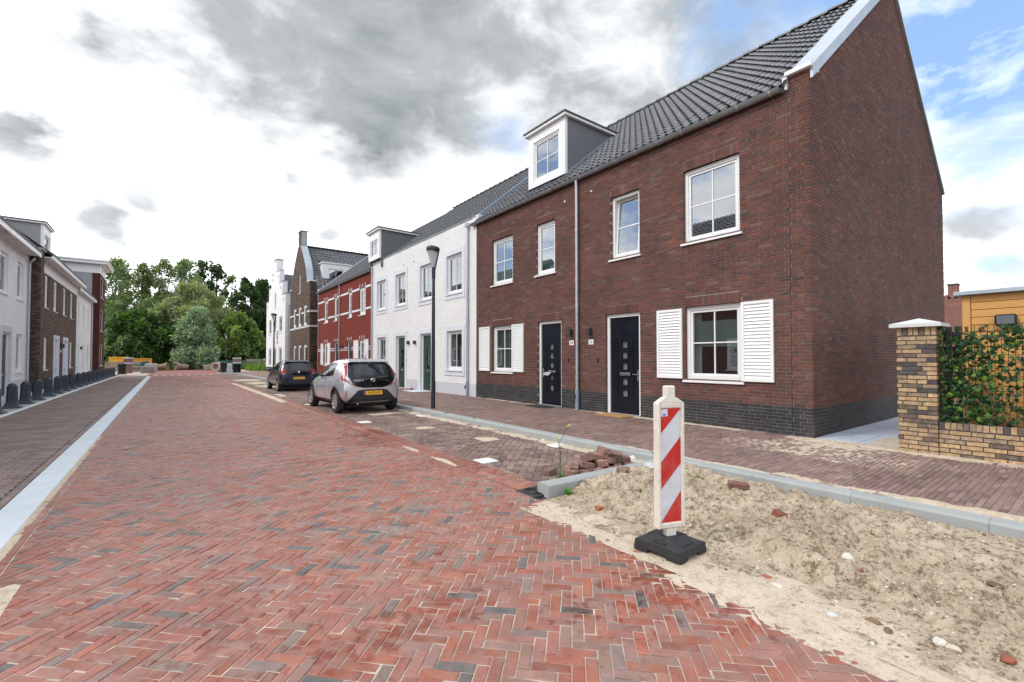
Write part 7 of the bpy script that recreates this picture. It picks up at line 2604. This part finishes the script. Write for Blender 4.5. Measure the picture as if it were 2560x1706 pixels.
M['car_silver'] = paint('car_silver', (0.60, 0.61, 0.645), 0.6, 0.26)
M['car_navy'] = paint('car_navy', (0.012, 0.018, 0.045), 0.3, 0.25)
M['car_black'] = plain('car_black', (0.012, 0.013, 0.015), 0.5, 0.1, 8)
M['car_gloss'] = plain('car_gloss', (0.005, 0.006, 0.008), 0.05, 0.05, 8, spec=0.45)
M['car_glass'] = plain('car_glass', (0.008, 0.012, 0.016), 0.03, 0.05, 3, spec=0.55)
M['tail_red'] = plain('tail_red', (0.32, 0.006, 0.009), 0.2, 0.1, 20, spec=0.35)
M['tail_clear'] = plain('tail_clear', (0.55, 0.53, 0.53), 0.15, 0.1, 20, coat=0.6)
M['plate_yellow'] = plain('plate_yellow', (0.80, 0.42, 0.01), 0.4, 0.03)
M['plate_blue'] = plain('plate_blue', (0.01, 0.06, 0.45), 0.4)
M['tyre'] = plain('tyre', (0.014, 0.014, 0.015), 0.75, 0.15, 12, 0.3, 60)
M['rim'] = plain('rim', (0.55, 0.56, 0.58), 0.3, 0.06, 8, metallic=0.8)
M['under'] = plain('under', (0.010, 0.010, 0.010), 0.9)


def loft_body(st, sx=1.0, sy=1.0, sz=1.0):
    """st: list of (y, [(x,z)*8 from bottom centre to top centre]) -> mirrored closed bmesh, subdivided"""
    bm = bmesh.new()
    rows = []
    for y, pts in st:
        ring = []
        for x, z in pts:
            ring.append(bm.verts.new((x * sx, y * sy, z * sz)))
        for x, z in pts[-2:0:-1]:
            ring.append(bm.verts.new((-x * sx, y * sy, z * sz)))
        rows.append(ring)
    n = len(rows[0])
    for a, b in zip(rows[:-1], rows[1:]):
        for k in range(n):
            bm.faces.new((a[k], a[(k + 1) % n], b[(k + 1) % n], b[k]))
    for ring, flip in ((rows[0], True), (rows[-1], False)):
        h = n // 2                       # ring[0] bottom centre, ring[h] top centre
        for k in range(h):
            a, b = ring[k], ring[k + 1]
            c, d = ring[(n - k - 1) % n], ring[(n - k) % n]
            q = [v for i, v in enumerate((a, b, c, d)) if v not in (a, b, c, d)[:i]]
            if len(q) >= 3:
                try:
                    bm.faces.new(q if flip else q[::-1])
                except Exception:
                    pass
    bmesh.ops.recalc_face_normals(bm, faces=bm.faces[:])
    return bm


def patch(bvh, outline, axis, step=0.035, off=0.004, start=None, thick=0.0):
    """polygon drawn in a side or rear view, laid on the body surface. axis 'rear': outline (x,z) cast along +y;
    'left'/'right': outline (y,z) cast along x"""
    # densify outline
    pts = []
    for i in range(len(outline)):
        a, b = Vector(outline[i]), Vector(outline[(i + 1) % len(outline)])
        k = max(1, int((b - a).length / step))
        for j in range(k):
            pts.append(a.lerp(b, j / k))
    nb = len(pts)
    xs, ys = [p.x for p in pts], [p.y for p in pts]

    def inside(q):
        c = False
        for i in range(nb):
            a, b = pts[i], pts[(i + 1) % nb]
            if (a.y > q[1]) != (b.y > q[1]) and q[0] < (b.x - a.x) * (q[1] - a.y) / (b.y - a.y) + a.x:
                c = not c
        return c
    x = min(xs) + step * .5
    while x < max(xs):
        y = min(ys) + step * .5
        while y < max(ys):
            if inside((x, y)) and min((Vector((x, y)) - p).length for p in pts) > step * 0.45:
                pts.append(Vector((x, y)))
            y += step
        x += step
    r = geometry.delaunay_2d_cdt([Vector((p[0], p[1])) for p in pts], [(i, (i + 1) % nb) for i in range(nb)], [], 1, 1e-5)
    v2, fs = r[0], r[2]
    out, ok = [], []
    for p in v2:
        if axis == 'rear':
            o, d = Vector((p.x, -3, p.y)), Vector((0, 1, 0))
        elif axis == 'front':
            o, d = Vector((p.x, 9, p.y)), Vector((0, -1, 0))
        elif axis == 'left':
            o, d = Vector((-3, p.x, p.y)), Vector((1, 0, 0))
        elif axis == 'top':
            o, d = Vector((p.x, p.y, 5)), Vector((0, 0, -1))
        else:
            o, d = Vector((3, p.x, p.y)), Vector((-1, 0, 0))
        hit, nrm, _, _ = bvh.ray_cast(o, d)
        if hit is None:
            hit, nrm, _, _ = bvh.find_nearest(o + d * 3)
        if nrm.dot(d) > 0:
            nrm = -nrm
        out.append(tuple(hit + nrm * off))
    return out, [tuple(f) for f in fs]


def patch_obj(name, bvh, outline, axis, mat, parent, off=0.004, step=0.035, smooth=True):
    v, f = patch(bvh, outline, axis, step, off)
    return mesh_obj(name, v, f, mat, parent, smooth)


def wheel(parent, x, y, r, w, sgn, spokes=10):
    t = MB()
    seg = 36
    prof = [(r * 0.66, -w / 2), (r * 0.93, -w / 2), (r * 0.985, -w / 2 + .018), (r, -w / 2 + .035), (r, w / 2 - .035), (r * 0.985, w / 2 - .018), (r * 0.93, w / 2), (r * 0.66, w / 2)]
    t.lathe(prof, seg)
    rot = lambda v: (x + sgn * v[2], y + v[0], r + v[1])
    t.v = [rot(v) for v in t.v]
    tyre = smooth_by_angle(t.build('wheel', M['tyre'], parent), 35)
    rm = MB()
    rm.lathe([(r * 0.665, w / 2 - 0.004), (r * 0.64, w / 2 + 0.002), (r * 0.61, w / 2 - 0.012), (r * 0.60, w / 2 - 0.05)], seg)
    rm.lathe([(0.0, w / 2 - 0.004), (r * 0.14, w / 2 - 0.006), (r * 0.17, w / 2 - 0.02)], seg)
    for i in range(spokes):
        a = 2 * math.pi * i / spokes
        ca, sa = math.cos(a), math.sin(a)
        q = lambda rad, t_, z: (rad * ca - t_ * sa, rad * sa + t_ * ca, z)
        b0, b1 = 0.026, 0.040
        rm.add([q(r * .13, -b0, w / 2 - .018), q(r * .13, b0, w / 2 - .018), q(r * .63, b1, w / 2 - .008), q(r * .63, -b1, w / 2 - .008), q(r * .13, 0, w / 2 - .004), q(r * .63, 0, w / 2 + .004)],
               [(0, 3, 5, 4), (4, 5, 2, 1), (0, 1, 2, 3)])
    rm.v = [rot(v) for v in rm.v]
    smooth_by_angle(rm.build('rim', M['rim'], tyre), 30)
    bk = MB().lathe([(0.0, w / 2 - 0.06), (r * 0.62, w / 2 - 0.055)], seg)
    bk.v = [rot(v) for v in bk.v]
    bk.build('brake_disc', M['under'], tyre)


def car(name, loc, rz, label, mat, stations, scale, wb, rear_ax, rw, kit):
    t = empty(name, loc, label, 'car', 'cars parked in the bay', rz)
    LOCAL.add(t.name)
    bm = loft_body(stations, *scale)
    me = bpy.data.meshes.new('body')
    bm.to_mesh(me)
    bm.free()
    tmp = bpy.data.objects.new('tmp_body', me)
    COL.objects.link(tmp)
    sb = tmp.modifiers.new('s', 'SUBSURF')
    sb.levels = 3
    sb.render_levels = 3
    dg = bpy.context.evaluated_depsgraph_get()
    sm = bpy.data.meshes.new_from_object(tmp.evaluated_get(dg))
    bvh = BVHTree.FromPolygons([v.co.copy() for v in sm.vertices], [tuple(p.vertices) for p in sm.polygons])
    # wheel arches cut out of the shell
    cut = MB()
    hw = 0.87 * scale[0]
    for yy in (rear_ax, rear_ax + wb):
        for sg in (-1, 1):
            c = MB().lathe([(0, 0), (rw + 0.045, 0), (rw + 0.045, 0.5), (0, 0.5)], 32)
            c.v = [(sg * (hw - 0.28 + v[2]), yy + v[0], rw + v[1] + 0.005) for v in c.v]
            b0 = len(cut.v)
            cut.v += c.v
            cut.f += [tuple(i + b0 for i in f) for f in c.f]
    cb = bmesh.new()
    cm = bpy.data.meshes.new('cut')
    cm.from_pydata(cut.v, [], cut.f)
    cb.from_mesh(cm)
    bmesh.ops.remove_doubles(cb, verts=cb.verts[:], dist=1e-4)
    bmesh.ops.recalc_face_normals(cb, faces=cb.faces[:])
    cb.to_mesh(cm)
    cb.free()
    co = bpy.data.objects.new('tmp_cut', cm)
    COL.objects.link(co)
    tmp2 = bpy.data.objects.new('tmp_body2', sm)
    COL.objects.link(tmp2)
    bo = tmp2.modifiers.new('b', 'BOOLEAN')
    bo.object = co
    bo.operation = 'DIFFERENCE'
    bo.solver = 'EXACT'
    dg = bpy.context.evaluated_depsgraph_get()
    bd = bpy.data.meshes.new_from_object(tmp2.evaluated_get(dg))
    for o in (tmp, tmp2, co):
        bpy.data.objects.remove(o)
    bd.materials.clear()
    bd.materials.append(mat)
    bd.materials.append(M['under'])
    for p in bd.polygons:
        c = p.center
        deep = False
        for yy in (rear_ax, rear_ax + wb):
            dd = math.hypot(c.y - yy, c.z - rw - 0.005)
            if dd < rw + 0.047 and abs(c.x) < hw + 0.1 and abs(dd - rw - 0.045) < 0.01 and abs(p.normal.x) < 0.5:
                deep = True
            if dd < rw + 0.05 and abs(abs(c.x) - (hw - 0.28)) < 0.01:
                deep = True
        p.material_index = 1 if (deep or (c.z < 0.24 * scale[2] and p.normal.z < -0.4)) else 0
    body = bpy.data.objects.new('body', bd)
    place(body, t)
    smooth_by_angle(body, 40)
    for yy in (rear_ax, rear_ax + wb):
        for sg in (-1, 1):
            wheel(t, sg * (hw - 0.105), yy, rw, 0.19, sg)
    kit(t, bvh, body)
    return t


def arc(cy, cz, r0, r1, a0, a1, n=16):
    o = [(cy + r1 * math.cos(R(a0 + (a1 - a0) * i / n)), cz + r1 * math.sin(R(a0 + (a1 - a0) * i / n))) for i in range(n + 1)]
    i_ = [(cy + r0 * math.cos(R(a0 + (a1 - a0) * i / n)), cz + r0 * math.sin(R(a0 + (a1 - a0) * i / n))) for i in range(n + 1)][::-1]
    return o + i_


def flip(o):
    return [(-x, z) for x, z in o]


def plate(t, y, z, text, tilt=0.0, w=0.52, h=0.11):
    T = Matrix.Translation((0, y, z)) @ Matrix.Rotation(tilt, 4, 'X')
    mb = MB(lambda a, b, c: tuple(T @ Vector((a, b, c))))
    pl = mb.bbox(-w / 2, w / 2, -0.006, 0.006, -h / 2, h / 2, 0.003).build('number_plate', M['plate_yellow'], t)
    MB(lambda a, b, c: tuple(T @ Vector((a, b, c)))).box(-w / 2 + .002, -w / 2 + 0.045, -0.0085, -0.0065, -h / 2 + .003, h / 2 - .003).build('plate_band', M['plate_blue'], pl)
    text_mesh(text, 0.098, M['car_black'], 'plate_text', T @ Matrix.Translation((0.022, -0.0085, 0.0)) @ Matrix.Rotation(R(90), 4, 'X'), pl)


# body stations: y from the tail, points (x,z) bottom centre -> top centre
ST = [
    (0.00, [(0, .36), (.52, .36), (.68, .46), (.735, .66), (.66, .86), (.50, .93), (.28, .95), (0, .955)]),
    (0.06, [(0, .30), (.60, .30), (.79, .44), (.825, .70), (.755, .92), (.60, 1.01), (.34, 1.04), (0, 1.05)]),
    (0.20, [(0, .25), (.66, .25), (.845, .40), (.868, .74), (.815, .98), (.655, 1.17), (.36, 1.23), (0, 1.24)]),
    (0.36, [(0, .22), (.70, .22), (.86, .36), (.872, .75), (.825, 1.01), (.645, 1.38), (.36, 1.455), (0, 1.465)]),
    (0.48, [(0, .21), (.70, .21), (.86, .34), (.872, .75), (.825, 1.01), (.64, 1.42), (.36, 1.49), (0, 1.50)]),
    (0.95, [(0, .20), (.70, .20), (.855, .32), (.866, .74), (.82, .99), (.63, 1.45), (.36, 1.515), (0, 1.525)]),
    (1.50, [(0, .20), (.70, .20), (.845, .32), (.855, .70), (.815, .96), (.625, 1.455), (.36, 1.52), (0, 1.53)]),
    (1.95, [(0, .20), (.70, .20), (.845, .32), (.855, .70), (.81, .95), (.615, 1.42), (.35, 1.485), (0, 1.495)]),
    (2.40, [(0, .20), (.70, .20), (.85, .32), (.86, .70), (.80, .94), (.65, 1.20), (.37, 1.27), (0, 1.28)]),
    (2.78, [(0, .20), (.70, .20), (.86, .34), (.868, .70), (.79, .91), (.70, .975), (.40, 1.01), (0, 1.02)]),
    (3.25, [(0, .21), (.68, .21), (.84, .36), (.85, .66), (.76, .83), (.63, .885), (.36, .925), (0, .935)]),
    (3.58, [(0, .24), (.58, .24), (.73, .38), (.75, .58), (.65, .74), (.50, .80), (.28, .83), (0, .84)]),
    (3.70, [(0, .34), (.40, .34), (.53, .42), (.56, .54), (.48, .64), (.38, .69), (.20, .71), (0, .715)]),
]


def kit_silver(t, bvh, body):
    ra, wb, rw = 0.60, 2.43, 0.315
    for ax in ('left', 'right'):
        for yy in (ra, ra + wb):
            patch_obj('arch_trim', bvh, arc(yy, rw, rw + 0.047, rw + 0.115, -14, 194, 20), ax, M['car_black'], t, 0.010, 0.03)
        patch_obj('sill_trim', bvh, [(ra + .45, .24), (ra + wb - .45, .24), (ra + wb - .42, .34), (ra + .42, .34)], ax, M['car_black'], t, 0.006)
        w1 = patch_obj('side_window', bvh, [(1.62, 0.985), (2.52, 0.965), (2.46, 1.02), (2.02, 1.36), (1.66, 1.40)], ax, M['car_glass'], t, 0.004)
        patch_obj('side_window', bvh, [(0.98, 1.02), (1.58, 0.99), (1.62, 1.40), (1.25, 1.40), (1.06, 1.36)], ax, M['car_glass'], t, 0.004)
        patch_obj('window_pillar', bvh, [(1.585, 0.985), (1.615, 0.985), (1.655, 1.40), (1.625, 1.40)], ax, M['car_black'], t, 0.006, 0.02)
        for yy, z in ((1.80, .84), (1.02, .90)):
            sg = -1 if ax == 'left' else 1
            hit = bvh.ray_cast(Vector((3 * sg, yy, z)), Vector((-sg, 0, 0)))[0]
            MB().bbox(hit.x - .015, hit.x + .015, yy - .085, yy + .085, z - .018, z + .014, 0.008).build('door_handle', M['car_silver'], t)
        for y0, z0, y1, z1 in ((1.60, .985, 1.62, .36), (2.50, .95, 2.42, .36), (1.00, 1.0, 1.16, .60)):
            patch_obj('door_seam', bvh, [(y0, z0), (y0 + .009, z0), (y1 + .009, z1), (y1, z1)], ax, M['under'], t, 0.002, 0.04)
    # tailgate glass panel, lights, bumper
    hat = [(-.575, 1.385), (.575, 1.385), (.64, 1.14), (.665, 1.02), (.58, .86), (.44, .745), (.25, .705), (-.25, .705), (-.44, .745), (-.58, .86), (-.665, 1.02), (-.64, 1.14)]
    patch_obj('tailgate_panel', bvh, hat, 'rear', M['car_gloss'], t, 0.006, 0.03)
    patch_obj('rear_window', bvh, [(-.50, 1.345), (.50, 1.345), (.555, 1.12), (.50, 1.06), (0, 1.03), (-.50, 1.06), (-.555, 1.12)], 'rear', M['car_glass'], t, 0.009, 0.04)
    lamp = [(.585, 1.385), (.648, 1.36), (.70, 1.18), (.80, .98), (.80, .93), (.60, .80), (.44, .735), (.60, .87), (.695, 1.01), (.655, 1.14)]
    clear = [(.690, 1.03), (.735, .99), (.70, .90), (.60, .81), (.56, .805), (.63, .89)]
    for f in (lambda o: o, flip):
        patch_obj('tail_light', bvh, f(lamp), 'rear', M['tail_red'], t, 0.012, 0.03)
        patch_obj('reverse_light', bvh, f(clear), 'rear', M['tail_clear'], t, 0.014, 0.03)
        patch_obj('reflector', bvh, f([(.715, .62), (.740, .64), (.735, .46), (.720, .42)]), 'rear', M['tail_red'], t, 0.006, 0.03)
    patch_obj('brake_light', bvh, [(-.12, 1.425), (.12, 1.425), (.12, 1.402), (-.12, 1.402)], 'rear', M['tail_red'], t, 0.01, 0.03)
    patch_obj('bumper', bvh, [(-.30, .66), (.30, .66), (.42, .63), (.58, .47), (.68, .36), (.62, .31), (.50, .34), (-.50, .34), (-.62, .31), (-.68, .36), (-.58, .47), (-.42, .63)], 'rear', M['car_black'], t, 0.010, 0.03)
    hit = bvh.ray_cast(Vector((0, -3, .565)), Vector((0, 1, 0)))[0]
    plate(t, hit.y - 0.022, .565, 'S-470-KF', R(-6))
    # spoiler lip, aerial, wiper, badge
    sp = MB().extrude([(-.58, .30, 1.405), (.58, .30, 1.405), (.60, .50, 1.475), (-.60, .50, 1.475)], [(-.56, .275, 1.425), (.56, .275, 1.425), (.57, .50, 1.50), (-.57, .50, 1.50)])
    smooth_by_angle(sp.build('spoiler', M['car_silver'], t), 30)
    MB().tube([(0.0, 0.62, 1.5), (0, 0.50, 1.70)], [0.012, 0.004], 8).build('aerial', M['car_black'], t)
    zc = .92
    hit, nrm, _, _ = bvh.ray_cast(Vector((0, -3, zc)), Vector((0, 1, 0)))
    if nrm.y > 0:
        nrm = -nrm
    B = Matrix.Translation(hit + nrm * 0.016) @ nrm.to_track_quat('Z', 'Y').to_matrix().to_4x4()
    em = MB(lambda a, b, c: tuple(B @ Vector((a, b, c))))
    for rx, ry, cy in ((.068, .046, 0), (.030, .044, 0), (.048, .018, .018)):
        pts = [(rx * math.cos(2 * math.pi * k / 20), cy + ry * math.sin(2 * math.pi * k / 20), 0) for k in range(21)]
        em.tube(pts, 0.006, 6)
    em.build('emblem', M['chrome'], t)
    hit, nrm, _, _ = bvh.ray_cast(Vector((-.40, -3, .935)), Vector((0, 1, 0)))
    text_mesh('AYGO X', 0.072, M['chrome'], 'badge', Matrix.Translation((-.41, hit.y - 0.03, .915)) @ Matrix.Rotation(R(72), 4, 'X'), t, 0.002)
    MB().tube([(-.33, hit.y - .02, 1.035), (.18, hit.y - .02, 1.055)], 0.008, 6).build('wiper', M['car_black'], t)
    for sg in (-1, 1):
        m = MB().bbox(min(sg * .80, sg * .985), max(sg * .80, sg * .985), 2.34, 2.46, .955, 1.09, 0.035)
        smooth_by_angle(m.build('mirror', M['car_black'], t), 40)
    patch_obj('windscreen', bvh, [(-.58, 2.08), (.58, 2.08), (.70, 2.72), (-.70, 2.72)], 'top', M['car_glass'], t, 0.004, 0.06)
    MB().tube([(-.42, .10, .27), (-.42, .03, .27)], 0.022, 10).build('tow_eye', M['chrome'], t)
    MB().box(-.62, .62, .25, 3.4, .17, .235).build('underbody', M['under'], t)


car('parked_car', (4.62, 12.58, 0.0), R(1.0), 'silver hatchback with black tailgate and yellow plate parked nearest', M['car_silver'], ST, (1, 1, 1), 2.43, 0.60, 0.315, kit_silver)

SX, SY, SZ = 0.935, 0.945, 0.963


def kit_navy(t, bvh, body):
    q = lambda o: [(a * SY, b * SZ) for a, b in o]
    r = lambda o: [(a * SX, b * SZ) for a, b in o]
    for ax in ('left', 'right'):
        patch_obj('side_window', bvh, q([(1.62, 0.985), (2.52, 0.965), (2.46, 1.02), (2.02, 1.36), (1.66, 1.40)]), ax, M['car_glass'], t, 0.004)
        patch_obj('side_window', bvh, q([(0.80, 1.02), (1.58, 0.99), (1.62, 1.40), (1.15, 1.40), (0.92, 1.34)]), ax, M['car_glass'], t, 0.004)
        for yy, z in ((1.70, .82), (0.98, .86)):
            sg = -1 if ax == 'left' else 1
            hit = bvh.ray_cast(Vector((3 * sg, yy, z)), Vector((-sg, 0, 0)))[0]
            MB().bbox(hit.x - .015, hit.x + .015, yy - .085, yy + .085, z - .016, z + .014, 0.008).build('door_handle', M['car_navy'], t)
        for y0, z0, y1, z1 in ((1.56, .95, 1.56, .36), (2.40, .92, 2.32, .36)):
            patch_obj('door_seam', bvh, [(y0, z0), (y0 + .009, z0), (y1 + .009, z1), (y1, z1)], ax, M['under'], t, 0.002, 0.04)
    patch_obj('rear_window', bvh, r([(-.56, 1.385), (.56, 1.385), (.635, 1.10), (.60, 1.055), (0, 1.035), (-.60, 1.055), (-.635, 1.10)]), 'rear', M['car_glass'], t, 0.006, 0.04)
    patch_obj('tailgate_panel', bvh, r([(-.60, 1.03), (.60, 1.03), (.57, .85), (.50, .80), (-.50, .80), (-.57, .85)]), 'rear', M['car_gloss'], t, 0.004, 0.04)
    for f in (lambda o: o, flip):
        patch_obj('tail_light', bvh, f(r([(.60, 1.08), (.74, 1.07), (.80, .98), (.77, .84), (.60, .82)])), 'rear', M['tail_red'], t, 0.010, 0.03)
        patch_obj('reverse_light', bvh, f(r([(.64, .87), (.75, .88), (.75, .85), (.64, .835)])), 'rear', M['tail_clear'], t, 0.013, 0.03)
    patch_obj('brake_light', bvh, r([(-.14, 1.425), (.14, 1.425), (.14, 1.402), (-.14, 1.402)]), 'rear', M['tail_red'], t, 0.01, 0.03)
    patch_obj('bumper_line', bvh, r([(-.68, .50), (.68, .50), (.66, .47), (-.66, .47)]), 'rear', M['car_black'], t, 0.006, 0.04)
    patch_obj('valance', bvh, r([(-.52, .40), (.52, .40), (.46, .345), (-.46, .345)]), 'rear', M['car_black'], t, 0.006, 0.04)
    hit = bvh.ray_cast(Vector((0, -3, .62)), Vector((0, 1, 0)))[0]
    plate(t, hit.y - 0.018, .62, 'PS-714-D', R(-4))
    sp = MB().extrude([(-.54, .29, 1.36), (.54, .29, 1.36), (.56, .48, 1.42), (-.56, .48, 1.42)], [(-.52, .265, 1.375), (.52, .265, 1.375), (.53, .48, 1.445), (-.53, .48, 1.445)])
    smooth_by_angle(sp.build('spoiler', M['car_navy'], t), 30)
    hit, nrm, _, _ = bvh.ray_cast(Vector((0, -3, .90)), Vector((0, 1, 0)))
    # rearing emblem
    em = [(-.028, -.055), (-.006, -.045), (-.012, -.015), (.012, -.05), (.034, -.052), (.018, -.028), (.022, 0), (.046, .012), (.03, .022), (.01, .02), (.012, .046), (-.008, .058), (-.034, .04), (-.028, .012), (-.05, 0), (-.03, -.012)]
    mb = MB().extrude([(a, hit.y - 0.014 + b * 0.35, .90 + b) for a, b in em], [(a, hit.y - 0.022 + b * 0.35, .90 + b) for a, b in em])
    mb.build('emblem', M['chrome'], t)
    for sg in (-1, 1):
        m = MB().bbox(min(sg * .75, sg * .925), max(sg * .75, sg * .925), 2.22, 2.33, .92, 1.045, 0.035)
        smooth_by_angle(m.build('mirror', M['car_navy'], t), 40)
    patch_obj('windscreen', bvh, [(-.54, 2.0), (.54, 2.0), (.65, 2.58), (-.65, 2.58)], 'top', M['car_glass'], t, 0.004, 0.06)
    MB().box(-.58, .58, .25, 3.2, .165, .23).build('underbody', M['under'], t)


car('parked_car', (4.93, 22.98, 0.0), R(0.5), 'dark navy hatchback with square red lights parked behind the silver car', M['car_navy'], ST, (SX, SY, SZ), 2.34, 0.56, 0.29, kit_navy)
